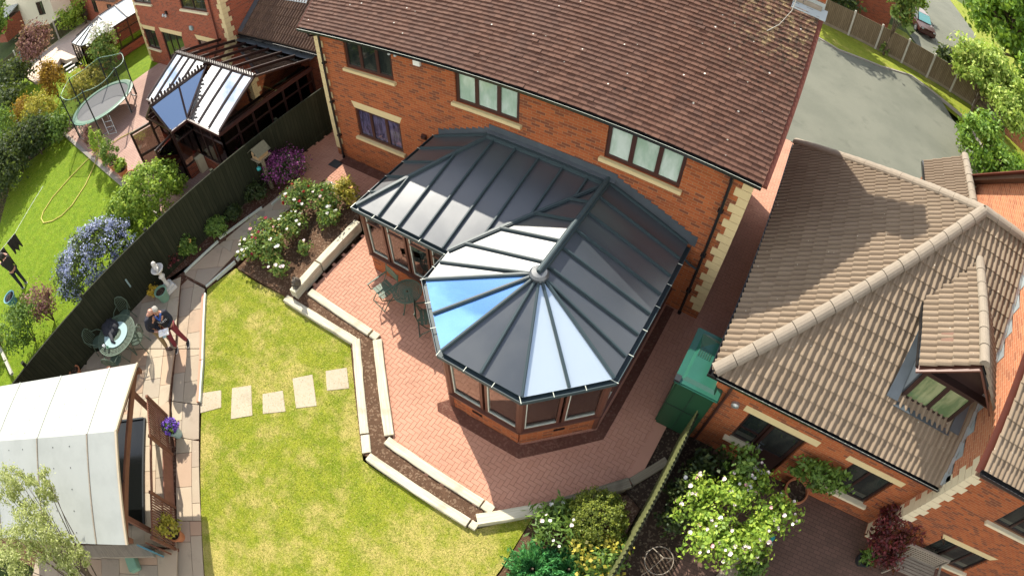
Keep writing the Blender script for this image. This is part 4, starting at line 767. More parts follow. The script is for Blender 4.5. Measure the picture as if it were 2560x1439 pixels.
mb = MB(); mb.prism([(xa-.05, yd-.03, 3.4), (xb+.05, yd-.03, 3.4), (xb+.05, yd-.28, zs2(yd-.28)+.12), (xa-.05, yd-.28, zs2(yd-.28)+.12)], (0, 0, .018))
for x, s in ((xa, -1), (xb, 1)): mb.prism([(x+s*.01, yd-.2, zs2(yd-.2)+.13), (x+s*.3, yd-.2, zs2(yd-.2)+.125), (x+s*.16, ys2(4.5), 4.63), (x+s*.01, ys2(4.6), 4.73)], (0, 0, .012))
part(mb, 'flashing', 'lead', dm)
mb = MB(); mb.box(dx0-.07, dx0-.04, dyf+.02, ys2(dze), dze-.07, dze-.0); part(mb, 'gutter', 'gutter_black', dm)
mb = MB(); mb.obox(Vector((16.66, -1.75, 4.95)), (.26, .22, .06), (DV, (0, 1, 0), (-DV.z, 0, DV.x))); solo(mb, 'vent_tile', 'tile_clay', 'raised brown vent tile in the dormer roof', 'roof vent')
# small front gable behind the ridge
mb = MB(); v = Vector((1.15, 0, .95)).normalized(); tiles(mb, (17.03, 1.6, 3.5), (0, 1, 0), v, 36, 5, 'pan', .15, .335); mb.clip([((18.2, 0, 0), (1, 0, 0)), ((0, 6.85, 0), (0, 1, 0)), (Vector((0, yb, ez)), Vector((0, -sl2, -1)).normalized())]); gr = part(mb, 'gable_roof', 'tile_pan', R)
mb = MB(); mb.prism([(17.1, 2.0, 3.45), (18.2, 2.0, 4.35), (19.3, 2.0, 3.45)], (0, 4.7, 0)); part(mb, 'gable_wall', 'brick_sunlit_orange', gr); mb = MB(); mb.box(17.15, 18.6, 5.0, 6.6, -.3, 3.45); part(mb, 'porch_wall', 'brick_red', R)
mb = MB(); ridge(mb, (18.2, 1.8, 4.46), (18.2, 6.9, 4.46), .14); part(mb, 'ridge', 'ridge_tile', gr); mb = MB(); mb.box(16.98, 17.04, 5.4, 6.9, 3.38, 3.47); part(mb, 'gutter', 'gutter_black', gr)
# two storey gabled block beyond
K = thing('gabled_house', 'tall gabled brick house with sunlit orange end wall and stone quoins', 'house', (22, 1, -.34)); fy, by = -3.28, 5.7; kz = 4.5; kr = (by-fy)/2*.78+kz; ky = (by+fy)/2
mb = MB(); mb.poly([(xr, fy, g0), (xr, by, g0), (xr, by, kz), (xr, ky, kr), (xr, fy, kz)]); part(mb, 'end_wall', 'brick_sunlit_orange', K)  # sunlight put into the wall colour, the front keeps the deeper red
mb = MB(); kh = [(20.15, .1, 22.15, 1.2), (20.5, 2.7, 22.4, 3.8)]; wall_mb(mb, (xr, fy, g0), (1, 0, 0), (0, -1, 0), 11, kz-g0, [(a-xr, b-g0, c-xr, d-g0) for a, b, c, d in kh]); part(mb, 'wall', 'brick_red', K); mb = MB(); mb.box(xr+.1, 29, fy+.14, fy+.2, g0, 4.3); part(mb, 'backing', 'metal_dark', K)
for k, (a, b, c, d) in enumerate(kh): window(K, (a, fy, b), (1, 0, 0), (0, -1, 0), c-a, d-b, (.35, .68), frame='frame_dark', pane='pane_dark', sill='stone_pale', fw=.07, lintel=(.2, .16), sillx=.2)
mb = MB(); v = Vector((0, 1, .78)).normalized(); tiles(mb, (xr-.22, fy-.25, kz-.12), (1, 0, 0), v, 62, 18, 'pan', .15, .335); mb.clip([((0, ky, 0), (0, 1, 0))]); kf = part(mb, 'roof_slope', 'tile_pan', K)
mb = MB(); mb.prism([(xr-.24, fy-.25, kz-.24), (xr-.24, ky, kr+.02), (xr-.24, by+.3, kz-.24), (xr-.24, by+.3, kz-.36), (xr-.24, ky, kr-.12), (xr-.24, fy-.25, kz-.36)], (10.5, 0, 0)); part(mb, 'roof_deck', 'tile_dark', K)
mb = MB()
for (p, q) in (((xr-.262, fy-.27, kz-.22), (xr-.262, ky, kr+.04)), ((xr-.262, ky, kr+.04), (xr-.262, by+.32, kz-.22))): mb.bar(p, q, .03, .2, (1, 0, 0))
mb.V = mb.V; part(mb, 'bargeboard', 'timber_verge', K)
mb = MB(); quoins(mb, xr, fy, g0+.05, 19, 1, 1, start=1); part(mb, 'quoin', 'stone_pale', K); mb = MB(); mb.sweep(GUT, [(29, fy-.3, kz-.2), (xr-.24, fy-.3, kz-.2)]); part(mb, 'gutter', 'gutter_black', K)
mb = MB()
for k in range(9): y = ye+.02+k*.42; mb.prism([(xr-.012, y, zs2(y)+.03), (xr-.012, y+.44, zs2(y+.44)+.03), (xr-.012, y+.44, zs2(y)+.34), (xr-.012, y, zs2(y)+.3)], (.01, 0, 0))
mb.prism([(xr-.16, ye, zs2(ye)+.06), (xr-.014, ye, zs2(ye)+.06), (xr-.014, ym, zs2(ym)+.06), (xr-.16, ym, zs2(ym)+.06)], (0, 0, .012)); part(mb, 'flashing', 'lead_pale', K)
mb = MB(); mb.tube([(xr-.05, -.9, 5.6), (xr-.09, 1.4, 6.6)], .035, 8); part(mb, 'downpipe', 'frame_brown', K)
mb = MB(); mb.tube([(20.0, fy-.12, 1.45), (20.0, fy-.3, 1.5), (20.0, fy-.32, 1.1)], .012, 6); mb.tube([(20.0, fy-.02, 1.3), (20.0, fy-.3, 1.5)], .012, 6); solo(mb, 'hanging_bracket', 'gutter_black', 'thin iron hanging basket bracket beside the lower neighbour window', 'bracket')

# ------------------------------------------------------------------ the neighbour's house on the left
Lh = thing('detached_house', 'two storey brick house with stone quoins, lintels and sills behind the trampoline', 'house', (-12, 3, 0)); ly = 1.0; xl, xq = -16.7, -6.9
LHW = [(-16.4, 3.8, -14.05, 4.9), (-10.6, 3.8, -8.2, 4.9), (-16.3, .95, -14.7, 2.15), (-13.9, .05, -11.5, 2.2), (-9.9, .95, -8.1, 2.25)]
mb = MB(); wall_mb(mb, (xl, ly, -.05), (1, 0, 0), (0, -1, 0), xq-xl, 5.4, [(a-xl, b+.05, c-xl, d+.05) for a, b, c, d in LHW])
for x in (xl, xq): mb.poly([(x, ly, -.05), (x, 9, -.05), (x, 9, 5.35), (x, ly, 5.35)])
part(mb, 'wall', 'brick_left', Lh); mb = MB(); mb.box(xl+.1, xq-.1, ly+.14, ly+.2, -.05, 5.3); part(mb, 'backing', 'metal_dark', Lh)
for k, (a, b, c, d) in enumerate(LHW): window(Lh, (a, ly, b), (1, 0, 0), (0, -1, 0), c-a, d-b, (.5,) if k != 3 else (.33, .66), sill=None if k == 3 else 'stone_pale', lintel=(.24, .14) if k > 1 else None, frame='frame_dark')
for x, sx in ((xl, 1), (xq, -1)): mb = MB(); quoins(mb, x, ly, 0, 23, sx, 1); part(mb, 'quoin', 'stone', Lh)
mb = MB(); mb.tube([(-7.75, ly-.06, 5.3), (-7.75, ly-.06, 2.2)], .035, 8); part(mb, 'downpipe', 'timber_verge', Lh)
mb = MB(); mb.box(-10.2, -9.95, ly-.1, ly, 2.75, 2.95); solo(mb, 'lamp_box', 'glaze_blue', 'pale square lamp on the left house wall between two lintels', 'wall light', bevel=.01)
t = thing('security_light', 'black spotlight with two bright lamps high on the left house wall', 'wall light', (-12.4, ly, 3.35)); mb = MB(); mb.box(-.06, .06, -.1, 0, 0, .2); part(mb, 'bracket', 'gutter_black', t, local=True)
for s in (-1, 1): mb = MB(); mb.lathe([(.03, 0), (.07, -.06), (.08, -.14)], (s*.15, -.16, .1), 12); part(mb, 'lamp_head', 'steel', t, local=True)
# lower wing with tiled roof next to the main house
X = thing('house_wing', 'low brick wing with dark tiled roof and roof window between the two houses', 'house wing', (-3.5, 4, 0)); wy = 1.75
mb = MB(); wall_mb(mb, (xq, wy, 0), (1, 0, 0), (0, -1, 0), 6.0, 2.75); mb.poly([(-.9, wy, 0), (-.9, 9, 0), (-.9, 9, 2.7), (-.9, wy, 2.7)]); part(mb, 'wall', 'brick_left', X)
mb = MB(); v = Vector((0, 1, .8)).normalized(); tiles(mb, (xq+.05, wy-.3, 2.72), (1, 0, 0), v, 42, 17, 'pan', .155, .34); part(mb, 'roof_slope', 'tile_dark', X)
mb = MB(); mb.prism([(xq, wy-.3, 2.68), (xq, wy+4.4, 6.42), (xq, wy+4.4, 6.3), (xq, wy-.2, 2.55)], (6.6, 0, 0)); part(mb, 'roof_deck', 'tile_dark', X)
mb = MB(); mb.sweep(GUT, [(-.3, wy-.37, 2.62), (xq-.05, wy-.37, 2.62)]); part(mb, 'gutter', 'gutter_black', X)
mb = MB(); mb.prism([(xq+.02, wy-.3, 2.82), (xq+.3, wy-.3, 2.8), (xq+.3, wy+4, 6.24), (xq+.02, wy+4, 6.26)], (0, 0, .015)); part(mb, 'flashing', 'lead', X)
zx = lambda y: 2.72+.8*(y-wy+.3); mb = MB()
for (a, b, c, d) in ((-5.5, -3.9, 2.95, 3.1), (-5.5, -5.35, 3.1, 4.4), (-4.05, -3.9, 3.1, 4.4)): mb.prism([(a, c, zx(c)+.1), (b, c, zx(c)+.1), (b, d, zx(d)+.1), (a, d, zx(d)+.1)], (0, 0, .12))
rw = part(mb, 'roof_window', 'frame_dark', X); mb = MB(); mb.prism([(-5.35, 3.1, zx(3.1)+.12), (-4.05, 3.1, zx(3.1)+.12), (-4.05, 4.4, zx(4.4)+.12), (-5.35, 4.4, zx(4.4)+.12)], (0, 0, .02)); part(mb, 'pane', 'pane_green', rw); mb = MB(); mb.prism([(-5.75, 2.72, zx(2.72)+.06), (-3.7, 2.72, zx(2.72)+.06), (-3.75, 2.95, zx(2.95)+.09), (-5.65, 2.95, zx(2.95)+.09)], (0, 0, .02)); part(mb, 'apron', 'lead_pale', rw)
# brown glazed conservatory with crested ridges
B = thing('crested_conservatory', 'brown glazed conservatory with mirror bright roof panes and spiky ridge crests', 'conservatory', (-4.8, -1, 0))
bz, br = 2.2, 3.15; x0, x1, yf, yr_, yk = -7.65, -2.1, -2.87, -1.05, 1.2
def quadpane(P, m='roof_glass', name='roof_pane'):
    P = [Vector(p) for p in P]; n = (P[1]-P[0]).cross(P[2]-P[0]).normalized(); n = n if n.z > 0 else -n; q = MB(); q.prism([p-n*.02 for p in P], n*.02); part(q, name, m, B)
def bbar(pairs, w=.06, h=.07, m='frame_dark', name='glazing_bar'):
    for p, q in pairs: b = MB(); b.bar(Vector(p)+Vector((0, 0, .02)), Vector(q)+Vector((0, 0, .02)), w, h); part(b, name, m, B)
zf = lambda y: bz+(br-bz)*(y-yf)/(yr_-yf)
gx0, gxm, gx1, gyf, gz = -6.24, -5.2, -4.22, -3.65, 3.0
xsL = [x0, -7.1, -6.55, -6.0, -5.3]; xsR = [-4.75, -4.1, -3.45, -2.75, x1]
for a, b in zip(xsL[:-1], xsL[1:]):
    ya = yf if a < gx0+.2 else yf+(a-gx0)*1.6; yb_ = yf if b < gx0+.3 else yf+(b-gx0)*1.6; quadpane([(a, ya, zf(ya)), (b, yb_, zf(yb_)), (b, yr_, br), (a, yr_, br)])
for a, b in zip(xsR[:-1], xsR[1:]):
    ya = yf+max(0, (gx1+.0-a))*1.6; quadpane([(a, ya, zf(ya)), (b, yf+max(0, gx1-b)*1.6, zf(yf+max(0, gx1-b)*1.6)), (b, yr_, br), (a, yr_, br)])
bbar([((x, yf if (x < gx0+.2 or x > gx1-.1) else yf+.9, zf(yf if (x < gx0+.2 or x > gx1-.1) else yf+.9)), (x, yr_, br)) for x in (-7.65, -7.1, -6.55, -6.0, -4.1, -3.45, -2.75, -2.1)], .05, .06)
for s, xe_ in ((1, gx1), (-1, gx0)):
    quadpane([(gxm, gyf, gz), (xe_, gyf, bz), (xe_, yf, bz), (gxm, yf+.8, gz)]); quadpane([(xe_, yf, bz), (gxm+s*.05, yr_-.2, gz), (gxm, yf+.8, gz)])
    bbar([((xe_, gyf, bz), (gxm, gyf, gz)), ((xe_, yf, bz), (gxm, yf+.5, gz)), ((xe_, yf, bz), (gxm+s*.1, yr_-.1, gz+.05))])
for k in range(8): x = x0+(x1-x0)*k/7; bbar([((x, yr_, br), (x, yk, 2.5))])
for k in range(7): a = x0+(x1-x0)*k/7; b = x0+(x1-x0)*(k+1)/7; quadpane([(a, yr_, br), (b, yr_, br), (b, yk, 2.5), (a, yk, 2.5)], 'tinted_glass')
mb = MB(); mb.bar((x0, yr_, br+.05), (x1, yr_, br+.05), .13, .1); mb.bar((gxm, yr_, gz+.05), (gxm, gyf, gz+.05), .12, .1); rb = part(mb, 'ridge', 'frame_dark', B)
mb = MB()
for k in range(38): x = x0+(x1-x0)*k/37; hh = .13 if k % 3 else .2; mb.add([(x-.04, yr_, br+.1), (x+.04, yr_, br+.1), (x+.055, yr_, br+.1+hh*.55), (x, yr_, br+.1+hh), (x-.055, yr_, br+.1+hh*.55)], [(0, 1, 2, 3, 4)])
for k in range(20): y = yr_+(gyf-yr_)*k/19; hh = .12 if k % 3 else .22; mb.add([(gxm, y-.04, gz+.1), (gxm, y+.04, gz+.1), (gxm, y+.055, gz+.1+hh*.55), (gxm, y, gz+.1+hh), (gxm, y-.055, gz+.1+hh*.55)], [(0, 1, 2, 3, 4)])
part(mb, 'crest', 'frame_dark', rb)
mb = MB(); mb.sweep([(-.07, 0), (-.07, .1), (.03, .1), (.03, 0)], [(x0, yk, bz-.1), (x0, yf, bz-.1), (gx0, yf, bz-.1), (gx0, gyf, bz-.1)]); mb.sweep([(-.07, 0), (-.07, .1), (.03, .1), (.03, 0)], [(gx1, gyf, bz-.1), (gx1, yf, bz-.1), (x1, yf, bz-.1), (x1, yk, bz-.1)]); part(mb, 'gutter', 'frame_brown', B)
for a, b in (((x0+.06, yk), (x0+.06, yf+.06)), ((x0+.06, yf+.06), (gx0+.06, yf+.06)), ((gx0+.06, yf+.06), (gx0+.06, gyf+.06)), ((gx1-.06, gyf+.06), (gx1-.06, yf+.06)), ((gx1-.06, yf+.06), (x1-.06, yf+.06)), ((x1-.06, yf+.06), (x1-.06, yk))):
    p, q = Vector((*a, 0)), Vector((*b, 0)); n = max(1, round((q-p).length/.62)); mb = MB()
    for k in range(n+1): c = p.lerp(q, k/n); mb.box(c.x-.035, c.x+.035, c.y-.035, c.y+.035, .02, 2.1)
    for z in (.55, 1.65, 2.06): mb.bar(p+Vector((0, 0, z)), q+Vector((0, 0, z)), .06, .05)
    part(mb, 'frame', 'frame_dark', B); g = MB(); g.bar(p+Vector((0, 0, 1.33)), q+Vector((0, 0, 1.33)), .012, 1.5); part(g, 'pane', 'tinted_glass', B)
    w = MB(); w.bar(p+Vector((0, 0, .26)), q+Vector((0, 0, .26)), .12, .52); part(w, 'dwarf_wall', 'brick_left', B)
mb = MB(); mb.prism([(x1-.07, yf+.1, bz), (x1-.07, yr_, br-.05), (x1-.07, yk, 2.45), (x1-.07, yk, bz)], (.01, 0, 0)); part(mb, 'gable_pane', 'tinted_glass', B)
bbar([((x1-.06, yf+.06, bz), (x1-.06, yr_, br)), ((x1-.06, yr_, bz), (x1-.06, yr_, br)), ((gx0, gyf+.04, bz), (gx1, gyf+.04, bz))], name='gable_bar')
for (hx, rz, lab) in ((gx0+.12, 1.9, 'door'), (gx1-.12, -.35+PI, 'door')):
    d = Vector((math.cos(rz), math.sin(rz), 0)) if hx < -5 else Vector((-1, -.25, 0)).normalized(); d = Vector((-.35, -.94, 0)) if hx < -5 else Vector((.25, -.97, 0)); p = Vector((hx, gyf+.05, 0)); q = p+d*.85; f = MB()
    for a, b in ((p, p+Vector((0, 0, 2.05))), (q, q+Vector((0, 0, 2.05)))): f.bar(a, b, .08, .06, (1, 0, 0))
    for z in (.08, .95, 2.0): f.bar(p+Vector((0, 0, z)), q+Vector((0, 0, z)), .055, .1)
    dr = part(f, 'door', 'frame_dark', B); g = MB(); g.bar(p+Vector((0, 0, 1.0)), q+Vector((0, 0, 1.0)), .012, 1.8); part(g, 'pane', 'tinted_glass', dr)
mb = MB(); mb.box(x0+.1, x1-.1, yf+.1, yk-.05, .012, .03); part(mb, 'floor', 'paving_brown', B)
mb = MB(); mb.prism([(x0, yk, 2.46), (x1, yk, 2.46), (x1, wy-.01, 2.52), (x0, wy-.01, 2.52)], (0, 0, .02)); mb.box(x0, x1, wy-.02, wy-.004, 2.3, 2.5); part(mb, 'flashing', 'lead', B)
for q in ((-4.35, -4.05, -3.2, -2.9, 0, .62), (-2.45, -1.98, -2.95, -2.75, 0, .62)): mb = MB(); mb.box(*q); part(mb, 'pier', 'stone_pale', B)
for (x, y, c, lab) in ((-4.9, -3.0, 'rose_red', 'red toy box standing inside the open doors of the brown conservatory'), (-4.6, -2.6, 'scarf_blue', 'blue toy box standing inside the brown conservatory')): mb = MB(); mb.box(x, x+.35, y, y+.3, .03, .4); mb.box(x+.05, x+.2, y+.05, y+.2, .4, .55); solo(mb, 'toy_box', c, lab, 'toy box', bevel=.02)
# white roofed conservatory further left
Wc = thing('white_conservatory', 'far conservatory with pale white roof panes and faceted end', 'conservatory', (-22, 1, 0)); EV = [(-23.6, 4, 2.2), (-23.6, -1.0, 2.2), (-22.9, -1.6, 2.2), (-20.75, -1.6, 2.2), (-20.2, -1.0, 2.2), (-20.0, 4, 2.2)]; EV = [Vector(e) for e in EV]; rA, rB = Vector((-21.8, .35, 2.95)), Vector((-21.8, 4, 2.95))
for P in ([EV[0], EV[1], rA, rB], [EV[1], EV[2], rA], [EV[2], EV[3], rA], [EV[3], EV[4], rA], [EV[4], EV[5], rB, rA]): q = MB(); n = (P[1]-P[0]).cross(P[2]-P[0]).normalized(); n = n if n.z > 0 else -n; q.prism([p-n*.03 for p in P], n*.03); part(q, 'roof_panel', 'panel_white', Wc)
for a, b in ((EV[1], rA), (EV[2], rA), ((EV[2]+EV[3])/2, rA), (EV[3], rA), (EV[4], rA), (Vector((-20.15, .4, 2.2)), rA), (Vector((-20.1, 1.6, 2.2)), Vector((-21.8, 1.6, 2.95))), (Vector((-20.05, 2.8, 2.2)), Vector((-21.8, 2.8, 2.95))), (rA, rB)): q = MB(); q.bar(a+Vector((0, 0, .03)), b+Vector((0, 0, .03)), .06, .06); part(q, 'glazing_bar', 'frame_dark', Wc)
for a, b in zip(EV[:-1], EV[1:]):
    fr = MB(); gl = MB(); dw = MB(); a, b = Vector((a.x, a.y, 0)), Vector((b.x, b.y, 0)); n = max(1, round((b-a).length/.8)); Z = Vector((0, 0, 1)); dw.bar(a+Z*.25, b+Z*.25, .14, .5); gl.bar(a+Z*1.3, b+Z*1.3, .012, 1.6)
    for k in range(n+1): c = a.lerp(b, k/n); fr.box(c.x-.04, c.x+.04, c.y-.04, c.y+.04, 0, 2.15)
    for z in (.55, 1.6, 2.12): fr.bar(a+Z*z, b+Z*z, .07, .08)
    part(fr, 'frame', 'frame_dark', Wc); part(gl, 'pane', 'tinted_glass', Wc); part(dw, 'dwarf_wall', 'brick_left', Wc)
# houses behind on the far left
mb = MB(); F = thing('cream_house', 'cream rendered house with a small dark window and lean-to porch far left', 'house', (-52, 4, 0)); cp = [(-57.439, -0.985, 0.000), (-43.268, 1.520, 0.000)]
a, b = Vector(cp[0]), Vector(cp[1]); d = (b-a).normalized(); nn = Vector((d.y, -d.x, 0)); mb.prism([a-d*9, b+d*1.5, b+d*1.5-nn*6, a-d*9-nn*6], (0, 0, 7)); part(mb, 'wall', 'render_cream', F)
c = Vector((-41.467, 1.500, 1.268)); window(F, b-d*2.4+Vector((0, 0, 1.2)), d, nn, 1.7, 1.5, (.5,), frame='frame_dark', sill=None, rec=-.03)
mb = MB(); p = a+d*2.0; mb.prism([p+nn*.02, p+d*4.2+nn*.02, p+d*4.2+nn*2.6, p+nn*2.6], (0, 0, 2.2)); pw = part(mb, 'porch', 'brick_left', F); mb = MB(); Z = Vector((0, 0, 1)); mb.prism([p+nn*.02-d*.2+Z*3.0, p+d*4.4+nn*.02+Z*3.0, p+d*4.4+nn*2.9+Z*2.25, p-d*.2+nn*2.9+Z*2.25], (0, 0, .12)); part(mb, 'porch_roof', 'lead_pale', pw)
F2 = thing('far_brick_house', 'orange brick house with dark tiled lean-to beyond the white conservatory', 'house', (-33, 8, 0)); p, q = Vector((-43.154, 2.545, 0.000)), Vector((-33.389, 2.698, 0.000)); mb = MB(); mb.prism([(-39, 3.0, 0), (-29.5, 3.0, 0), (-29.5, 12, 0), (-39, 12, 0)], (0, 0, 6)); part(mb, 'wall', 'brick_left', F2)
mb = MB(); mb.prism([(-29.4, 2.6, 0), (-24.0, 2.6, 0), (-24.0, 12, 0), (-29.4, 12, 0)], (0, 0, 2.6)); part(mb, 'wing_wall', 'brick_sunlit_orange', F2); mb = MB(); tiles(mb, (-29.5, 2.3, 2.6), (1, 0, 0), Vector((0, 1, .7)), 36, 14, 'pan', .155, .34); part(mb, 'roof_slope', 'tile_dark', F2)
window(F2, (-31.7, 3.0, 1.0), (1, 0, 0), (0, -1, 0), 1.2, 1.2, (.5,), frame='frame_dark', sill=None, rec=-.03); window(F2, (-26.7, 2.6, .1), (1, 0, 0), (0, -1, 0), .9, 2.1, (), frame='frame_dark', sill=None, rec=-.03); window(F2, (-36.7, 3.0, 3.6), (1, 0, 0), (0, -1, 0), 1.4, 1.2, (.5,), frame='frame_dark', sill=None, rec=-.03)

# ------------------------------------------------------------------ fences and walls
t = thing('boundary_fence', 'tall dark green close boarded fence along the left edge of the garden', 'fence', (-1.2, -5, 0))
mb = MB()
for k in range(176): y = 1.55-k*.125; mb.box(-1.235-.01*(k % 2), -1.205, y-.128, y, .18, 1.78 if y > -9.3 else 1.68)
part(mb, 'board', 'fence_green', t); mb = MB(); mb.box(-1.24, -1.19, -20.5, 1.55, -.05, .18); part(mb, 'gravel_board', 'fence_green', t); mb = MB(); mb.box(-1.25, -1.2, -9.3, 1.55, 1.782, 1.8); mb.box(-1.25, -1.2, -20.5, -9.302, 1.682, 1.7); part(mb, 'capping', 'fence_green', t)
for y in (1.5, -1.2, -3.9, -6.6, -9.3, -12.0): mb = MB(); mb.box(-1.345, -1.245, y-.05, y+.05, 0, 1.84); part(mb, 'post', 'fence_green', t)
t = thing('slatted_fence', 'sunlit fence of narrow upright slats along the right edge of the patio', 'fence', (13.0, -8, -.3)); mb = MB()
for k in range(178):
    y = -2.95-k*.1
    if y < -16: break
    mb.obox((12.995, y, .5), (.016, .055, 1.55), ((1, .3, 0), (-.3, 1, 0), (0, 0, 1)))
part(mb, 'slat', 'slat_green', t); mb = MB(); mb.box(13.015, 13.055, -16.2, -2.93, 1.1, 1.19); mb.box(13.015, 13.055, -16.2, -2.93, -.1, -.02); part(mb, 'rail', 'fence_green', t); mb = MB(); mb.box(12.96, 13.06, -3.02, -2.92, -.3, 1.42); part(mb, 'post', 'stone_pale', t)
t = thing('panel_fence', 'weathered boarded fence with pale concrete posts beyond the driveway', 'fence', (19, 25.4, 0)); xs_ = [4.5, 6.6, 8.7, 10.8, 12.75, 14.69, 16.59, 18.5, 20.4, 22.25, 24.1, 25.9, 27.7]
for a, b in zip(xs_[:-1], xs_[1:]):
    mb = MB(); mb.box(a+.06, b-.06, 25.38, 25.42, .2, 1.72); part(mb, 'panel', 'fence_tan', t); mb = MB(); mb.box(a+.06, b-.06, 25.375, 25.425, .02, .2); part(mb, 'gravel_board', 'sleeper_dark', t)
for x in xs_: mb = MB(); mb.box(x-.06, x+.06, 25.3, 25.44, 0, 1.85); part(mb, 'post', 'concrete_post', t)
t = thing('garden_fence', 'far olive board fence with concrete posts behind the dark red tree', 'fence', (-35.2, 0, 0))
for a, b in ((-7.4, -5.7), (-5.7, -3.95), (-3.95, -1.95), (-1.95, .1), (.1, 2.2), (2.2, 4.3)): mb = MB(); mb.box(-35.22, -35.18, a+.06, b-.06, .05, 1.75); part(mb, 'panel', 'fence_far', t)
for y in (-7.4, -5.7, -3.95, -1.95, .1, 2.2): mb = MB(); mb.box(-35.28, -35.14, y-.07, y+.07, 0, 1.85); part(mb, 'post', 'concrete_post', t)
mb = MB(); a, b = Vector((26.652, 24.550, 0.000)), Vector((28.759, 23.132, 0.000)); mb.prism([a, b, b+Vector((.25, .1, 0)), a+Vector((.25, .1, 0))], (0, 0, 2.4)); w = solo(mb, 'garden_wall', 'brick_sunlit_orange', 'sunlit orange brick wall at the right edge beyond the green bushes', 'wall')
mb = MB(); p, q = Vector((4, 33, 0)), Vector((9, 33, 0)); mb.prism([(12.2, 30.5, 0), (17.6, 30.5, 0), (17.6, 36, 0), (12.2, 36, 0)], (0, 0, 3.2)); solo(mb, 'garage', 'brick_left', 'red brick outbuilding wall glimpsed behind the boarded fence and sapling', 'garage')

# ------------------------------------------------------------------ timber sleepers and slabs
def sleeper(a, b, zt_, label, w=.2, h=.2, m='sleeper'):
    a, b = Vector((*a[:2], zt_-h/2)), Vector((*b[:2], zt_-h/2)); d = b-a; L = d.length; mb = MB(); n = max(3, int(L/.25)); V = []
    for i in range(n+1):
        x = -L/2+L*i/n; j = lambda s: random.uniform(-s, s)
        V.append([(x, -w/2+j(.006), -h/2), (x, w/2+j(.006), -h/2), (x, w/2+j(.006), h/2-.012), (x, w/2-.015+j(.004), h/2+j(.003)), (x, -w/2+.015+j(.004), h/2+j(.003)), (x, -w/2+j(.006), h/2-.012)])
    for r_ in V: mb.V += r_
    for i in range(n):
        for k in range(6): mb.F.append((i*6+k, i*6+(k+1) % 6, (i+1)*6+(k+1) % 6, (i+1)*6+k))
    mb.F.append(tuple(range(6))); mb.F.append(tuple(n*6+k for k in reversed(range(6))))
    o = link('timber_sleeper', mb.mesh('timber_sleeper'), m, None, (a+b)/2); o.rotation_euler = (0, 0, math.atan2(d.y, d.x)); o['label'] = label; o['category'] = 'sleeper'; o['group'] = 'timber sleepers edging the patio and beds'
sleeper((3.097, -4.957, 0.280), (3.017, -3.894, 0.280), .28, 'sleeper edging the rose bed with the small stone figure on it', .22, .34)
sleeper((3.016, -3.846, 0.280), (2.947, -2.169, 0.280), .28, 'leaf shaded sleeper edging the rose bed nearest the conservatory gutter corner', .22, .34)
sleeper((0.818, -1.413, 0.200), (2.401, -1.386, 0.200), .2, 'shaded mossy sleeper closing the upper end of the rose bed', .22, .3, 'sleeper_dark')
sleeper((2.878, -5.121, 0.030), (5.358, -5.054, 0.030), .03, 'sleeper between lawn and soil trough below the rose bed', .2, .25)
sleeper((5.354, -5.002, 0.030), (7.079, -6.785, 0.030), .03, 'lawn side sleeper beside the white slabs', .2, .25)
sleeper((7.110, -6.810, 0.030), (7.404, -7.113, 0.030), .03, 'short sleeper offcut at the lawn corner below the white slabs', .2, .25)
sleeper((7.478, -7.165, 0.030), (10.062, -7.179, 0.030), .03, 'longest lawn side sleeper running down to the lower patio corner', .2, .25)
sleeper((10.105, -7.158, 0.020), (10.260, -7.161, 0.020), .02, 'tiny sleeper offcut at the lowest corner of the patio edge', .17, .2)
sleeper((10.184, -7.037, 0.100), (11.192, -6.109, 0.100), .1, 'half shaded sleeper along the lower patio edge beside the white peony', .24, .3)
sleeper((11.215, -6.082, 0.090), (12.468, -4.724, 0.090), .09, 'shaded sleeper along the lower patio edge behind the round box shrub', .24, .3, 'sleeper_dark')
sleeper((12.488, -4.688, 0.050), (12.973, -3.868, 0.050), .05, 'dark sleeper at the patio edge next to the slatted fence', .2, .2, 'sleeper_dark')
sleeper((3.345, -4.610, 0.070), (5.529, -4.670, 0.070), .07, 'patio side sleeper between red paving and the upper soil trough', .2, .22)
sleeper((5.593, -4.669, 0.070), (5.790, -4.675, 0.070), .07, 'short sleeper offcut at the upper patio bend', .19, .2)
sleeper((5.825, -4.733, 0.070), (7.567, -6.508, 0.070), .07, 'patio side sleeper beside the white slabs', .22, .22)
sleeper((7.598, -6.637, 0.070), (10.066, -6.679, 0.070), .07, 'longest patio side sleeper above the lower soil trough', .2, .22)
sleeper((10.103, -6.676, 0.070), (10.341, -6.689, 0.070), .07, 'short half shaded sleeper offcut at the end of the lower soil trough', .2, .2)
def quadslab(P, z, h, name, m, label, cat, group):
    mb = MB(); Q = [Vector((p[0], p[1], z-h)) for p in P]; c = sum(Q, Vector())/len(Q); Q = ccw([tuple(q) for q in Q]); mb.prism(Q, (0, 0, h)); return solo(mb, name, m, label, cat, group, bevel=.008)
la, lb, ra, rb_ = [Vector(q) for q in ((5.685, -5.182, -0.030), (7.030, -6.538, -0.030), (5.893, -5.016, -0.030), (7.242, -6.365, -0.030))]
WS = ['white square slab in the soil trough nearest the upper patio bend', 'second white slab from the upper end of the soil trough', 'third white slab from the upper end of the soil trough', 'third white slab from the lower end of the soil trough', 'second white slab from the lower end of the soil trough', 'white square slab nearest the lower soil trough']
for k in range(6): t0, t1 = k/6+.006, (k+1)/6-.006; quadslab([la.lerp(lb, t0), la.lerp(lb, t1), ra.lerp(rb_, t1), ra.lerp(rb_, t0)], -.02+random.uniform(-.003, .003), .05, 'white_slab', 'slab_white', WS[k], 'paving slab', 'white slabs between the sleepers')
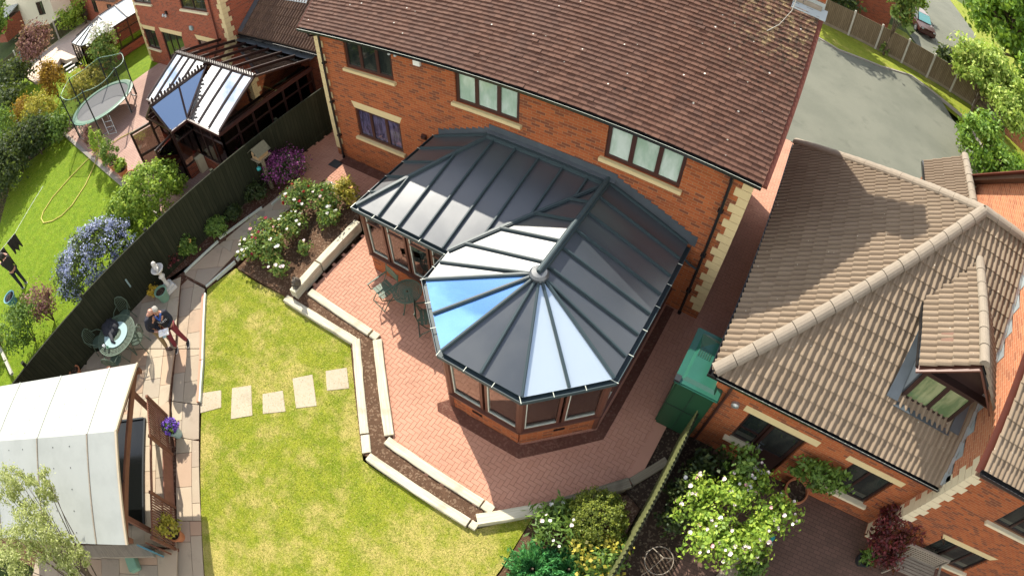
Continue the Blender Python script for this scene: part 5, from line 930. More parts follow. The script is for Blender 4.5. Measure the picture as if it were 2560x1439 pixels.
ST = [([(2.842, -8.563, -0.090), (3.280, -8.120, -0.090), (3.639, -8.459, -0.090), (3.262, -8.945, -0.090)], 'stepping stone in the lawn touching the flagstone path'), ([(3.494, -7.891, -0.090), (3.881, -7.509, -0.090), (4.492, -8.077, -0.090), (4.084, -8.511, -0.090)], 'tall stepping stone second from the flagstone path'),
      ([(4.304, -7.498, -0.090), (4.680, -7.103, -0.090), (5.124, -7.472, -0.090), (4.687, -7.877, -0.090)], 'small square stepping stone in the middle of the row'), ([(4.661, -6.716, -0.090), (5.014, -6.333, -0.090), (5.666, -6.898, -0.090), (5.283, -7.252, -0.090)], 'tallest stepping stone second from the sleepers'), ([(5.226, -6.066, -0.090), (5.609, -5.696, -0.090), (6.018, -6.088, -0.090), (5.607, -6.453, -0.090)], 'stepping stone nearest the sleepers and white slabs')]
for P, lab in ST: quadslab(P, -.088, .05, 'stepping_stone', 'slab_pale', lab, 'stepping stone', 'stepping stones across the lawn')

# ------------------------------------------------------------------ green tank, pots, garden ornaments
t = thing('storage_tank', 'tall green plastic tank with teal lid beside the pantiled roof corner', 'tank', (12.74, -2.47, 0)); mb = MB(); mb.box(-.44, .44, -.67, .67, 0, 1.9); part(mb, 'body', 'green_plastic', t, local=True, bevel=.04)
mb = MB(); mb.box(-.445, .445, -.678, -.672, .98, 1.0); mb.box(-.005, .005, -.678, -.672, .02, 1.86); part(mb, 'seam', 'metal_dark', t, local=True); mb = MB(); mb.box(-.5, .5, -.73, .73, 1.9, 1.98); ld = part(mb, 'lid', 'green_lid', t, local=True, bevel=.025)
mb = MB(); mb.add([(-.36, -.62, 1.98), (.36, -.62, 1.98), (.36, .62, 1.98), (-.36, .62, 1.98), (-.3, -.55, 2.04), (.32, -.55, 2.04), (.32, .3, 2.05), (-.0, .5, 2.05), (-.3, .2, 2.05)], [(4, 5, 6, 7, 8), (0, 1, 5, 4), (1, 2, 6, 5), (2, 3, 7, 6), (3, 0, 4, 8, 7)]); part(mb, 'lid_panel', 'green_lid', ld, local=True)
mb = MB()
for k in range(6): mb.box(-.28+k*.05, -.265+k*.05, -.0, .28-.02*k, 2.045, 2.06)
part(mb, 'rib', 'green_plastic', ld, local=True); mb = MB(); mb.box(-.5, -.38, -.72, -.58, 1.93, 2.03); part(mb, 'catch', 'metal_dark', ld, local=True)
def pot(base, r, h, m, label, soil_='soil_dark', taper=.72, rim=.015, name='plant_pot', group=None):
    t = thing(name, label, 'plant pot', base, group); mb = MB(); mb.lathe([(.01, 0), (r*taper, 0), (r*.97, h*.82), (r+rim, h*.84), (r+rim, h), (r-.02, h), (r-.03, h*.8)], (0, 0, 0), 22, cap=False); part(mb, 'body', m, t, local=True, smooth=False); mb = MB(); mb.lathe([(.01, h*.85), (r-.03, h*.86)], (0, 0, 0), 18); part(mb, 'soil', soil_, t, local=True); return t
pot((-0.454, -7.345, 0.050), .2, .36, 'glaze_green', 'round pale green glazed pot on the terrace behind the two men', taper=.8); pot((3.170, -9.766, -0.080), .17, .34, 'glaze_blue', 'blue grey bucket pot with violet flowers on the path')
shrub('mound of violet flowers in the blue grey pot', Vector((3.170, -9.766, -0.080))+Vector((0, 0, .3)), (.2, .2, .14), 160, .04, 'leaf_mid', 'flower', 'flowers', stuff=('bloom_violet', 900, .028, 'blossom'), clumps=25, stems=0)
pot((5.082, -11.592, -0.080), .17, .32, 'terracotta', 'terracotta pot with yellow variegated plant at the lower path'); shrub('yellow variegated plant spilling over the terracotta pot on the path', Vector((5.039, -11.579, -0.080))+Vector((-.05, .0, .3)), (.26, .3, .32), 700, .05, 'leaf_yellowgreen', 'plant', 'potted_plant', clumps=22, stems=3)
shrub('low yellow flowers beside the green glazed pot', (-0.927, -7.463, 0.050), (.22, .2, .16), 500, .03, 'bloom_yellow', 'flower', 'flowers', clumps=25, stems=0)
t = thing('garden_statue', 'white stone statue of an urn bearer on a square plinth', 'statue', (-0.601, -7.030, 0.050)); mb = MB(); mb.box(-.2, .2, -.2, .2, 0, .12); mb.box(-.16, .16, -.16, .16, .12, .2); part(mb, 'plinth', 'stone_white', t, local=True, bevel=.01)
mb = MB(); mb.lathe([(.12, .2), (.07, .26), (.055, .4), (.07, .52), (.11, .6), (.06, .66), (.05, .72), (.13, .8), (.2, .9), (.215, .93), (.17, .93), (.1, .88)], (0, 0, 0), 18); part(mb, 'column', 'stone_white', t, local=True, smooth=True); mb = MB(); mb.ell((0, 0, 1.0), (.1, .09, .12), 12, 8, .05); mb.ell((.02, -.02, 1.16), (.07, .075, .085), 12, 8, .04); mb.tube([(-.09, 0, 1.05), (-.17, -.03, 1.0), (-.15, -.08, .93)], [.035, .03, .025], 8); mb.tube([(.09, 0, 1.05), (.17, -.03, 1.02), (.15, -.08, .93)], [.035, .03, .025], 8); part(mb, 'figure', 'stone_white', t, local=True, smooth=True)
t = thing('stone_figure', 'small dark weathered stone animal figure sitting on the rose bed sleeper', 'ornament', (*(3.091, -4.731, 0.280)[:2], .28)); mb = MB(); mb.ell((0, 0, .13), (.13, .11, .14), 12, 9, .08); mb.ell((.06, -.08, .28), (.08, .085, .08), 12, 8, .08); mb.ell((.1, -.15, .265), (.04, .05, .035), 8, 6); mb.ell((.02, -.06, .36), (.02, .02, .04), 8, 5); mb.ell((.1, -.04, .36), (.02, .02, .04), 8, 5); mb.ell((-.07, -.08, .05), (.05, .07, .05), 8, 6); mb.ell((.07, -.1, .05), (.05, .07, .05), 8, 6); part(mb, 'body', 'stone_figure', t, local=True, smooth=True)
# bird house on a post
t = thing('bird_house', 'wooden bird house with mossy pitched roof on a post by the fence', 'bird house', (*(-0.827, -2.371, 1.620)[:2], 0)); mb = MB(); mb.box(-.045, .045, -.045, .045, 0, 1.35); part(mb, 'post', 'sleeper_dark', t, local=True); mb = MB(); mb.prism([(-.17, -.2, 1.35), (.17, -.2, 1.35), (.17, -.2, 1.58), (0, -.2, 1.72), (-.17, -.2, 1.58)], (0, .4, 0)); bb = part(mb, 'box', 'wood_pale', t, local=True)
mb = MB(); mb.lathe([(.035, 0), (.035, .01)], (0, 0, 0), 12); o = link('entrance', mb.mesh('entrance'), 'metal_dark', bb, (0, -.203, 1.52)); o.rotation_euler = (PI/2, 0, 0); mb = MB()
for s in (-1, 1):
    for k in range(4): mb.add([(s*(.0+.07*k), -.27, 1.80-.055*k), (s*(.085+.07*k), -.27, 1.735-.055*k), (s*(.085+.07*k), .27, 1.735-.055*k), (s*(.0+.07*k), .27, 1.80-.055*k), (s*(.0+.07*k), -.27, 1.77-.055*k), (s*(.085+.07*k), -.27, 1.71-.055*k)], [(0, 1, 2, 3), (0, 1, 5, 4)])
part(mb, 'roof', 'bird_roof', t, local=True); mb = MB(); mb.box(-.22, .22, -.26, .26, 1.32, 1.35); part(mb, 'floor', 'sleeper_dark', t, local=True)
t = thing('bird_feeder', 'small teal bird feeder hanging under the bird house', 'bird feeder', ((-0.827, -2.371, 1.620)[0]+.02, (-0.827, -2.371, 1.620)[1]-.22, .98)); mb = MB(); mb.lathe([(.07, 0), (.075, .05), (.05, .09), (.01, .1)], (0, 0, 0), 14); part(mb, 'dish', 'teal_plastic', t, local=True); mb = MB(); mb.tube([(0, 0, .1), (0, 0, .34)], .004, 5); part(mb, 'cord', 'steel', t, local=True)
mb = MB(); p = Vector((-1.275, -7.855, 0.900)); mb.obox(p, (.26, .03, .34), ((.7, -.7, 0), (.7, .7, 0), (0, 0, 1))); mb.tube([p, p-Vector((0, 0, .9))], .015, 6); solo(mb, 'plant_marker', 'glaze_blue', 'flat grey green plaque on a stake in the dark fence bed', 'plaque')
# wire plant ring and garden hose
mb = MB(); c = Vector((13.789, -6.035, 0.300)); mb.tube([c+Vector((math.cos(a)*.3, math.sin(a)*.3, 0)) for a in [2*PI*k/24 for k in range(25)]], .009, 6)
for a in (.6, 2.5, 4.4): mb.tube([c+Vector((0, 0, .32)), c+Vector((math.cos(a)*.3, math.sin(a)*.3, 0)), c+Vector((math.cos(a)*.32, math.sin(a)*.32, -.55))], .01, 6)
solo(mb, 'plant_support', 'teak', 'round wire plant support with three legs in the dark neighbour bed', 'plant support')
mb = MB(); mb.tube([(-10.311, -3.002, 0.030), (-10.772, -3.845, 0.030), (-10.871, -4.508, 0.050), (-11.403, -5.482, -0.020), (-11.218, -6.716, -0.020), (-10.956, -7.913, -0.020), (-10.556, -8.635, -0.020), (-10.238, -8.873, -0.020), (-9.757, -8.894, -0.020), (-9.287, -8.529, -0.020), (-9.022, -8.056, -0.020), (-9.037, -7.458, -0.020), (-9.562, -6.464, -0.020), (-10.238, -5.751, -0.020), (-10.604, -5.343, 0.050), (-11.364, -4.874, 0.050)], .022, 8); solo(mb, 'garden_hose', 'hose', 'yellow garden hose looped over the neighbour lawn', 'hose')

# ------------------------------------------------------------------ tables and chairs
def lattice_disc(mb, r, z, n=9, th=.012):
    mb.ring([(r-.035, z-.012), (r, z-.012), (r, z+.012), (r-.035, z+.012)], (0, 0, 0), 40)
    for i in range(1, n): ri = (r-.02)*i/n; mb.ring([(ri-.010, z-.006), (ri+.012, z-.006), (ri+.012, z+.006), (ri-.010, z+.006)], (0, 0, 0), 32)
    for k in range(28): a = 2*PI*k/28; mb.bar((math.cos(a)*.05, math.sin(a)*.05, z), (math.cos(a)*(r-.02), math.sin(a)*(r-.02), z), .014, .01)
def table(label, base, r, h, m, group=None, n=8, rz=0.3, glass=None):
    t = thing('patio_table', label, 'table', base, group, rz); mb = MB(); lattice_disc(mb, r, h, n); part(mb, 'tabletop', m, t, local=True)
    for k in range(3 if r < .5 else 4):
        a = 2*PI*k/(3 if r < .5 else 4); mb = MB(); mb.tube([(math.cos(a)*r*.25, math.sin(a)*r*.25, h-.01), (math.cos(a)*r*.3, math.sin(a)*r*.3, h*.6), (math.cos(a)*r*.5, math.sin(a)*r*.5, h*.2), (math.cos(a)*r*.66, math.sin(a)*r*.66, 0)], [.022, .02, .018, .024], 7); part(mb, 'leg', m, t, local=True)
    if glass: mb = MB(); mb.ring([(.3*r, h+.014), (glass*r, h+.014), (glass*r, h+.03), (.3*r, h+.03)], (0, 0, 0), 36); part(mb, 'lazy_susan', 'glaze_blue', t, local=True)
    return t
table('small round green lattice table under the conservatory eave', (*(5.939, -3.551, 0.720)[:2], 0), .36, .72, 'iron_green')
def bistro_chair(label, loc, rz):
    t = thing('garden_chair', label, 'chair', loc, 'folding green garden chairs', rz); mb = MB()
    for k in range(5): mb.box(-.22, .22, -.22+k*.088, -.22+k*.088+.075, .44, .455)
    mb.ell((0, 0, .458), (.12, .1, .006), 14, 4); part(mb, 'seat', 'iron_green', t, local=True); mb = MB(); mb.prism([(-.23, .27, .72), (.23, .27, .72), (.23, .285, .92), (.1, .285, .965), (-.1, .285, .965), (-.23, .285, .92)], (0, .014, 0)); part(mb, 'backrest', 'iron_green', t, local=True)
    for s in (-1, 1):
        mb = MB(); x = s*.245; mb.tube([(x, .31, .95), (x, .25, .6), (x, .1, .35), (x, -.12, .2), (x, -.28, .0)], .013, 7); mb.tube([(x, -.3, .66), (x, -.26, .45), (x, .0, .22), (x, .22, .1), (x, .3, 0)], .013, 7); part(mb, 'side_frame', 'iron_green', t, local=True); mb = MB(); mb.bar((x, .27, .68), (x, -.32, .67), .035, .02); part(mb, 'armrest', 'iron_green', t, local=True)
    for y in (-.27, .29): mb = MB(); mb.tube([(-.245, y, .01), (.245, y, .01)], .011, 6); part(mb, 'stretcher', 'iron_green', t, local=True)
    return t
c1_ = bistro_chair('green folding garden chair standing against the conservatory wall left of the lattice table', (*(5.265, -3.653, 0.450)[:2], 0), -.25); dup(c1_, (*(6.663, -3.705, 0.450)[:2], 0), 2.3, 'green folding garden chair half hidden under the conservatory gutter')
TT = Vector((-0.134, -9.219, 0.750)); table('large round grey lattice table with a glass turntable on the terrace', (TT.x, TT.y, .05), .68, .72, 'iron_green', None, 14, .2, .62)
def iron_chair(label, loc, rz):
    t = thing('iron_chair', label, 'chair', loc, 'ornate iron chairs round the terrace table', rz); mb = MB(); mb.lathe([(.21, .43), (.22, .44), (.21, .455)], (0, 0, 0), 24); part(mb, 'seat', 'iron_green', t, local=True)
    mb = MB(); mb.tube([(-.2, .2, .45), (-.22, .26, .75), (-.12, .28, .92), (0, .285, .95), (.12, .28, .92), (.22, .26, .75), (.2, .2, .45)], .014, 7)
    for k in range(-3, 4): mb.tube([(k*.05, .21, .46), (k*.062, .265, .72), (k*.04, .285, .92)], .009, 5)
    part(mb, 'backrest', 'iron_green', t, local=True)
    for sx in (-1, 1):
        mb = MB(); mb.tube([(sx*.2, .2, .66), (sx*.26, .0, .67), (sx*.24, -.18, .64), (sx*.19, -.17, .45)], .013, 7); part(mb, 'armrest', 'iron_green', t, local=True)
        for sy in (-1, 1): mb = MB(); mb.tube([(sx*.15, sy*.15, .44), (sx*.19, sy*.18, .22), (sx*.2, sy*.22, 0)], [.016, .012, .016], 7); part(mb, 'leg', 'iron_green', t, local=True)
    return t
def chair_at(q): v = Vector((q[0], q[1], .05)); d = TT-v; return v, math.atan2(d.x, -d.y)
CH = [((-0.777, -8.653, 0.600), 'iron chair behind the terrace table on the statue side'), ((-0.881, -9.790, 0.600), 'iron chair between the terrace table and the dark fence'), ((0.310, -8.830, 0.500), 'iron chair at the terrace table next to the two men'), ((0.238, -9.719, 0.450), 'iron chair at the terrace table nearest the white canopy')]
ic = None
for q, lab in CH:
    v, rz = chair_at(q)
    if ic is None: ic = iron_chair(lab, v, rz)
    else: dup(ic, v, rz, lab)
mb = MB(); mb.ell((0, 0, .0), (.36, .27, .09), 18, 8, .22); mb.ell((.1, .12, .04), (.2, .12, .08), 14, 8, .25)
for i, v in enumerate(mb.V): mb.V[i] = (v[0]+TT.x-.36, v[1]+TT.y+.0, max(v[2], -.02)*1.0+.8+.02*math.sin(v[0]*25)*math.cos(v[1]*21))
mb.tube([(TT.x-.15, TT.y-.1, .83), (TT.x+.1, TT.y-.2, .815), (TT.x+.25, TT.y-.17, .80)], [.07, .05, .03], 8); solo(mb, 'jacket', 'black_cloth', 'black jacket heaped on the terrace table by the fence', 'jacket', smooth=True)
for k, (dx, dy, m_, lab) in enumerate(((.18, -.42, 'glaze_green', 'green cup on the sunny rim of the terrace table'), (.0, -.48, 'cloth_white', 'small pale cup beside the green cup on the terrace table'))): mb = MB(); mb.lathe([(.01, 0), (.03, 0), (.042, .09), (.036, .09), (.028, .02)], (TT.x+dx, TT.y+dy, .785), 14, cap=False); solo(mb, 'cup', m_, lab, 'cup')

# ------------------------------------------------------------------ white canopy pavilion, screens, pond
uD, vD = Vector((.7071, -.7071, 0)), Vector((.7071, .7071, 0))
def uv(u, v, z=0): p = uD*u+vD*v; return Vector((p.x, p.y, z))
Gz = thing('canopy_pavilion', 'garden pavilion with white panelled pitched canopy and brown timber posts', 'pavilion', uv(10.6, -7, .05)); ue, ur, uw, ve_ = 8.62, 10.47, 12.62, -4.47; zE, zR = 2.4, 2.92
def cano(a, b, side):
    e, zz = (ue, zE) if side < 0 else (uw, zE); P = [uv(e, a, zz), uv(e, b, zz), uv(ur, b, zR), uv(ur, a, zR)]; n = (P[1]-P[0]).cross(P[2]-P[0]).normalized(); n = n if n.z > 0 else -n; q = MB(); q.prism([p-n*.012 for p in P], n*.012); o = part(q, 'canopy_panel', 'canvas', Gz)
    for vv in (a+(b-a)*.33, a+(b-a)*.67):
        if abs(b-a) > 1:
            for k in range(5): tt = (k+.5)/5; c = uv(e+(ur-e)*tt, vv, zz+(zR-zz)*tt); s = MB(); s.ell(c+n*.004, (.014, .014, .01), 8, 4); part(s, 'fixing', 'bead_grey' if side < 0 else 'metal_dark', o)
for side in (-1, 1):
    for a, b in ((ve_, ve_-.8), (ve_-.83, ve_-2.45), (ve_-2.48, ve_-4.1), (ve_-4.13, ve_-5.75)): cano(a, b, side)
    e = ue if side < 0 else uw
    for v_ in (ve_-.815, ve_-2.465, ve_-4.115): q = MB(); q.bar(uv(e, v_, zE+.012), uv(ur, v_, zR+.012), .028, .016); part(q, 'batten', 'teak' if side > 0 else 'bead_grey', Gz)
    q = MB(); q.bar(uv(e, ve_+.02, zE+.0), uv(ur, ve_+.02, zR+.0), .05, .05); part(q, 'verge_trim', 'slab_pale', Gz); q = MB(); q.bar(uv(e+side*-.12, ve_+.06, zE-.11), uv(e+side*-.12, ve_-5.75, zE-.11), .09, .14); part(q, 'plate', 'timber_brown', Gz)
for v_ in (ve_-.06, ve_-2.4, ve_-4.6):
    q = MB(); q.bar(uv(ue+.1, v_, zE-.06), uv(ur, v_, zR-.07), .07, .12); q.bar(uv(uw-.1, v_, zE-.06), uv(ur, v_, zR-.07), .07, .12); q.bar(uv(ue+.1, v_-.08, zE-.16), uv(uw-.1, v_-.08, zE-.16), .06, .15); part(q, 'rafter', 'timber_brown', Gz)
g1, g2 = Vector((2.183, -9.875, 0.050)), Vector((4.525, -12.027, 0.050))
for (gx, gy) in ((g1.dot(uD), g1.dot(vD)), (g2.dot(uD), g2.dot(vD)), (ue+.25, ve_-4.6), (uw-.25, ve_-4.6)):
    q = MB(); a = uv(gx, gy, .05); q.obox(a+Vector((0, 0, 1.12)), (.11, .11, 2.2), (uD, vD, (0, 0, 1))); part(q, 'post', 'timber_brown', Gz)
    for dz in (2.2, 2.06): q = MB(); q.bar(uv(gx, gy-.35, dz), uv(gx, gy+.38, dz), .06, .08); part(q, 'bracket', 'timber_brown', Gz)
mb = MB(); P = [Vector(c) for c in ((1.711, -10.569, 0.050), (2.115, -10.149, 0.050), (4.165, -12.083, 0.050), (3.756, -12.483, 0.050))]; c0 = [P[0]-vD*1.5, P[1], P[2], P[3]-vD*1.5]; mb.prism([(p.x, p.y, .06) for p in c0], (0, 0, .012)); struct(mb, 'pond_water', 'pond')
mb = MB()
for a, b in ((P[1], P[2]), (P[1]-vD*.05, c0[0]), (P[2]-vD*.05, c0[3])): mb.bar(Vector((a.x, a.y, .09)), Vector((b.x, b.y, .09)), .05, .05)
struct(mb, 'pond_edging', 'metal_dark')
S = thing('slatted_screen', 'reddish brown slatted timber screen with an open middle beside the pavilion', 'screen', (3.963, -10.700, -0.050)); s0, s1, s2, s3 = [Vector((*q[:2], -.05)) for q in ((2.596, -9.653, -0.050), (3.453, -10.259, -0.050), (4.475, -11.169, -0.050), (5.241, -11.884, -0.050))]
for a, b in ((s0, s1), (s2, s3)):
    n = int((b-a).length/.06); mb = MB()
    for k in range(n): c = a.lerp(b, (k+.5)/n); mb.obox(c+Vector((0, 0, .56)), (.035, .025, 1.08), ((b-a).normalized(), vD, (0, 0, 1)))
    part(mb, 'slat', 'slat_brown', S); mb = MB()
    for z in (.15, .55, 1.05): mb.bar(a+Vector((0, 0, z))-vD*.03, b+Vector((0, 0, z))-vD*.03, .03, .05)
    part(mb, 'rail', 'timber_brown', S)
for z, q, r_ in ((.25, .03, .48), (1.06, .04, .06)): mb = MB(); mb.bar(s1+Vector((0, 0, z)), s2+Vector((0, 0, z)), q, r_); part(mb, 'rail', 'slat_brown', S)
for p in (s0, s1, s2, s3): mb = MB(); mb.obox(p+Vector((0, 0, .57)), (.07, .07, 1.16), (uD, vD, (0, 0, 1))); part(mb, 'post', 'timber_brown', S)
mb = MB(); a, b = Vector((4.729, -12.450, 0.350)), Vector((5.145, -12.250, 0.350)); mb.bar(a, b, .04, .55); solo(mb, 'blue_board', 'blue_plastic', 'blue painted board standing below the pavilion corner', 'board'); mb = MB(); a, b = Vector((4.861, -12.236, 0.350)), Vector((5.272, -12.043, 0.350)); mb.bar(a, b, .04, .5); solo(mb, 'timber_board', 'timber_brown', 'brown timber board leaning beside the blue board', 'board')
mb = MB(); c = Vector((4.560, -13.000, 0.150)); mb.obox(c, (.55, .3, .2), ((.7, -.3, 0), (.3, .7, 0), (0, 0, 1))); solo(mb, 'bench_box', 'glaze_green', 'pale green low box on the flags below the pavilion', 'box', bevel=.02)
mb = MB(); a, b = Vector((3.278, -14.093, 0.300)), Vector((4.972, -12.284, 0.300)); mb.bar(a, b, .3, .12); solo(mb, 'plank_seat', 'teak', 'long grey plank seat along the lower side of the pavilion', 'bench')

# ------------------------------------------------------------------ trampoline, pots by the neighbour lawn
tA, tB = Vector((-14.049, -4.982, 0.900)), Vector((-13.511, -1.490, 0.900)); tc_ = (tA+tB)/2; tr = (tB-tA).length/2
T = thing('trampoline', 'large round trampoline with green pad and dark safety net', 'trampoline', (tc_.x, tc_.y, 0)); mb = MB(); mb.lathe([(.01, .9), (tr-.28, .895)], (0, 0, 0), 48); part(mb, 'mat', 'trampoline_mat', T, local=True)
mb = MB(); mb.ring([(tr-.28, .9), (tr-.26, .935), (tr-.1, .94), (tr, .92), (tr, .88), (tr-.28, .89)], (0, 0, 0), 48); part(mb, 'pad', 'trampoline_pad', T, local=True)
for k in range(6):
    a = 2*PI*k/6+.45; mb = MB(); p = Vector((math.cos(a)*(tr+.03), math.sin(a)*(tr+.03), 0)); mb.tube([p+Vector((0, 0, .05)), p+Vector((0, 0, 1.0)), p*1.02+Vector((0, 0, 2.55)), p*.97+Vector((0, 0, 2.62))], .035, 8); part(mb, 'pole', 'metal_dark', T, local=True)
    a2 = a+.35; q = Vector((math.cos(a2)*(tr-.03), math.sin(a2)*(tr-.03), 0)); mb = MB(); mb.tube([p*.96+Vector((0, 0, .88)), p*.97+Vector((0, 0, .02)), q+Vector((0, 0, .02)), q+Vector((0, 0, .88))], .025, 7); part(mb, 'leg', 'steel', T, local=True)
mb = MB(); K = 48
for i in range(K):
    a, b = 2*PI*i/K, 2*PI*(i+1)/K; sag = lambda t: 2.55-.14*abs(math.sin((t-.45)*3)); mb.add([(math.cos(a)*tr, math.sin(a)*tr, .95), (math.cos(b)*tr, math.sin(b)*tr, .95), (math.cos(b)*tr*1.01, math.sin(b)*tr*1.01, sag(b)), (math.cos(a)*tr*1.01, math.sin(a)*tr*1.01, sag(a))], [(0, 1, 2, 3)])
part(mb, 'net', 'net', T, local=True); mb = MB(); mb.tube([(math.cos(a)*tr*1.01, math.sin(a)*tr*1.01, 2.55-.14*abs(math.sin((a-.45)*3))) for a in [2*PI*i/48 for i in range(49)]], .016, 6, False); part(mb, 'net_rope', 'trampoline_pad', T, local=True)
la_, lb_ = Vector((-12.288, -3.901, 0.850)), Vector((-11.902, -4.003, 0.000)); ld_ = Vector((-11.879, -3.613, 0.850))-la_; mb = MB()
for s in (0, 1): mb.tube([la_+ld_*s, lb_+ld_*s], .02, 7)
for k in (.3, .6, .97): mb.tube([la_.lerp(lb_, k), la_.lerp(lb_, k)+ld_], .016, 6)
solo(mb, 'ladder', 'steel', 'short steel ladder leaning on the trampoline rim', 'ladder')
PP = [(240, 362, .2, .28, 'leaf_purple', (.3, .3, .55), 'dark leaved shrub in a pot at the trampoline end of the pot row'), (262, 378, .26, .3, 'leaf_lime', (.32, .32, .75), 'tall lime conifer in a terracotta pot in the pot row'), (285, 402, .26, .3, 'leaf_mid', (.42, .4, .55), 'bushy green conifer in a terracotta pot in the pot row'), (306, 425, .24, .28, 'leaf_lime', (.26, .26, .3), 'low leafy green plant in a terracotta pot near the open doors')]
for u_, v_, r_, h_, m_, rr_, lab in PP:
    b_ = {(240, 362): (-11.439, -4.989, 0.050), (262, 378): (-9.977, -5.026, 0.050), (285, 402): (-8.685, -5.049, 0.050), (306, 425): (-7.755, -5.038, 0.050)}[(u_, v_)]; pot(b_, r_, h_, 'terracotta', 'terracotta pot holding the '+lab.split(' in a')[0]+' beside the neighbour lawn'); shrub(lab, Vector(b_)+Vector((0, 0, h_*.8)), rr_, 1100, .05, m_, 'plant', 'potted_plant', clumps=30, stems=2)
pot((-6.979, -5.024, 0.050), .26, .3, 'terracotta', 'empty wide terracotta pot nearest the clipped green laurel')

# ------------------------------------------------------------------ laundry and the people
def skinmesh(name, nodes, edges, m, parent, sub=2, label=None):
    names = list(nodes); me = bpy.data.meshes.new(name); me.from_pydata([nodes[n][0] for n in names], [(names.index(a), names.index(b)) for a, b in edges], []); o = bpy.data.objects.new(name, me); COL.objects.link(o); o.modifiers.new('skin', 'SKIN'); sm = o.modifiers.new('sub', 'SUBSURF'); sm.levels = sub; sm.render_levels = sub
    if not me.skin_vertices: 
        bm = bmesh.new(); bm.from_mesh(me); bm.verts.layers.skin.verify(); bm.to_mesh(me); bm.free()
    for i, n in enumerate(names): r = nodes[n][1]; me.skin_vertices[0].data[i].radius = r if isinstance(r, tuple) else (r, r); me.skin_vertices[0].data[i].use_root = (i == 0)
    dg = bpy.context.evaluated_depsgraph_get(); nm = bpy.data.meshes.new_from_object(o.evaluated_get(dg)); bpy.data.objects.remove(o); nm.polygons.foreach_set('use_smooth', [True]*len(nm.polygons)); nm.name = name
    nm.materials.clear(); q = link(name, nm, m, parent)
    if label: q['label'] = label
    return q
def person(label, loc, face, arms, top, trousers, hair, shoes, stoop=0., headdip=0., sleeve=.9, legs=None, scale=1.):
    # arms: two (elbow, wrist, palm) triples in body coordinates, front is -y
    t = thing('person', label, 'person', loc, None, math.atan2(face[0], -face[1])); s = scale; f = stoop
    J = dict(pel=((0, 0, .95), (.15, .11)), wai=((0, -.02-f*.25, 1.12), (.14, .105)), che=((0, -.03-f*.6, 1.32), (.165, .115)), nkb=((0, -.02-f*.85, 1.47), (.075, .07)), nck=((0, -.03-f-headdip*.3, 1.53), .052), jaw=((0, -.075-f-headdip*.8, 1.575-headdip*.3), (.062, .07)), hed=((0, -.05-f-headdip, 1.66-headdip*.4), (.078, .095)), crn=((0, -.03-f-headdip*1.2, 1.745-headdip*.6), (.05, .06)))
    E = [('pel', 'wai'), ('wai', 'che'), ('che', 'nkb'), ('nkb', 'nck'), ('nck', 'jaw'), ('jaw', 'hed'), ('hed', 'crn')]; TJ = {}; TE = []; LG = legs or [((.1, 0, .9), (.11, -.03, .5), (.115, .02, .08)), ((-.1, 0, .9), (-.11, -.03, .5), (-.115, .02, .08))]
    for k, (hip, kn, an) in enumerate(LG):
        J[f'hp{k}'] = (hip, .085); J[f'kn{k}'] = (kn, .055); J[f'an{k}'] = (an, .04); J[f'to{k}'] = ((an[0]*1.1, an[1]-.15, .03), (.04, .025)); E += [('pel', f'hp{k}'), (f'hp{k}', f'kn{k}'), (f'kn{k}', f'an{k}'), (f'an{k}', f'to{k}')]
    for k, (el, wr, pa) in enumerate(arms):
        sx = 1 if k == 0 else -1; sh = (sx*.19, -.02-f*.75, 1.41); J[f'sh{k}'] = (sh, .062); J[f'el{k}'] = (el, .042); J[f'wr{k}'] = (wr, .03); J[f'pa{k}'] = (pa, (.04, .018)); E += [('che', f'sh{k}'), (f'sh{k}', f'el{k}'), (f'el{k}', f'wr{k}'), (f'wr{k}', f'pa{k}')]
        d = (Vector(pa)-Vector(wr)).normalized(); side = d.cross(Vector((0, .3, 1))).normalized(); dn = side.cross(d)
        for q in range(4): a = Vector(pa)+side*(q-1.5)*.021+d*.012; L = (.06, .068, .064, .05)[q]; b = a+d*L*.6-dn*.008; c = b+d*L*.5-dn*.028; J[f'fa{k}{q}'] = (tuple(a), .0095); J[f'fb{k}{q}'] = (tuple(b), .0085); J[f'fc{k}{q}'] = (tuple(c), .0075); E += [(f'pa{k}', f'fa{k}{q}'), (f'fa{k}{q}', f'fb{k}{q}'), (f'fb{k}{q}', f'fc{k}{q}')]
        a = Vector(wr).lerp(Vector(pa), .5)+side*sx*.03; b = a+side*sx*.03+d*.035-dn*.012; J[f'ta{k}'] = (tuple(a), .011); J[f'tb{k}'] = (tuple(b), .009); E += [(f'wr{k}', f'ta{k}'), (f'ta{k}', f'tb{k}')]
    skinmesh('body', J, E, 'skin', t)
    SW = {n: (J[n][0], tuple(q+.022 for q in J[n][1]) if isinstance(J[n][1], tuple) else J[n][1]+.022) for n in ('wai', 'che', 'sh0', 'el0', 'sh1', 'el1')}; SW['hem'] = ((0, .0, .92), (.185, .145)); SW['nk'] = ((0, -.02-f*.8, 1.46), (.095, .085))
    SE = [('hem', 'wai'), ('wai', 'che'), ('che', 'nk'), ('che', 'sh0'), ('sh0', 'el0'), ('che', 'sh1'), ('sh1', 'el1')]
    for k in (0, 1):
        if sleeve > .5: w = Vector(arms[k][0]).lerp(Vector(arms[k][1]), sleeve); SW[f'cu{k}'] = (tuple(w), .043); SE.append((f'el{k}', f'cu{k}'))
        else: SW[f'el{k}'] = (tuple(Vector(SW[f'sh{k}'][0]).lerp(Vector(arms[k][0]), .75)), .06)
    SW = {n: SW[n] for n in ['wai', 'hem', 'che', 'nk', 'sh0', 'el0', 'cu0', 'sh1', 'el1', 'cu1'] if n in SW}; skinmesh('sweatshirt', SW, SE, top, t)
    TR = {'pel': ((0, .0, .95), (.17, .13))}; TE = []
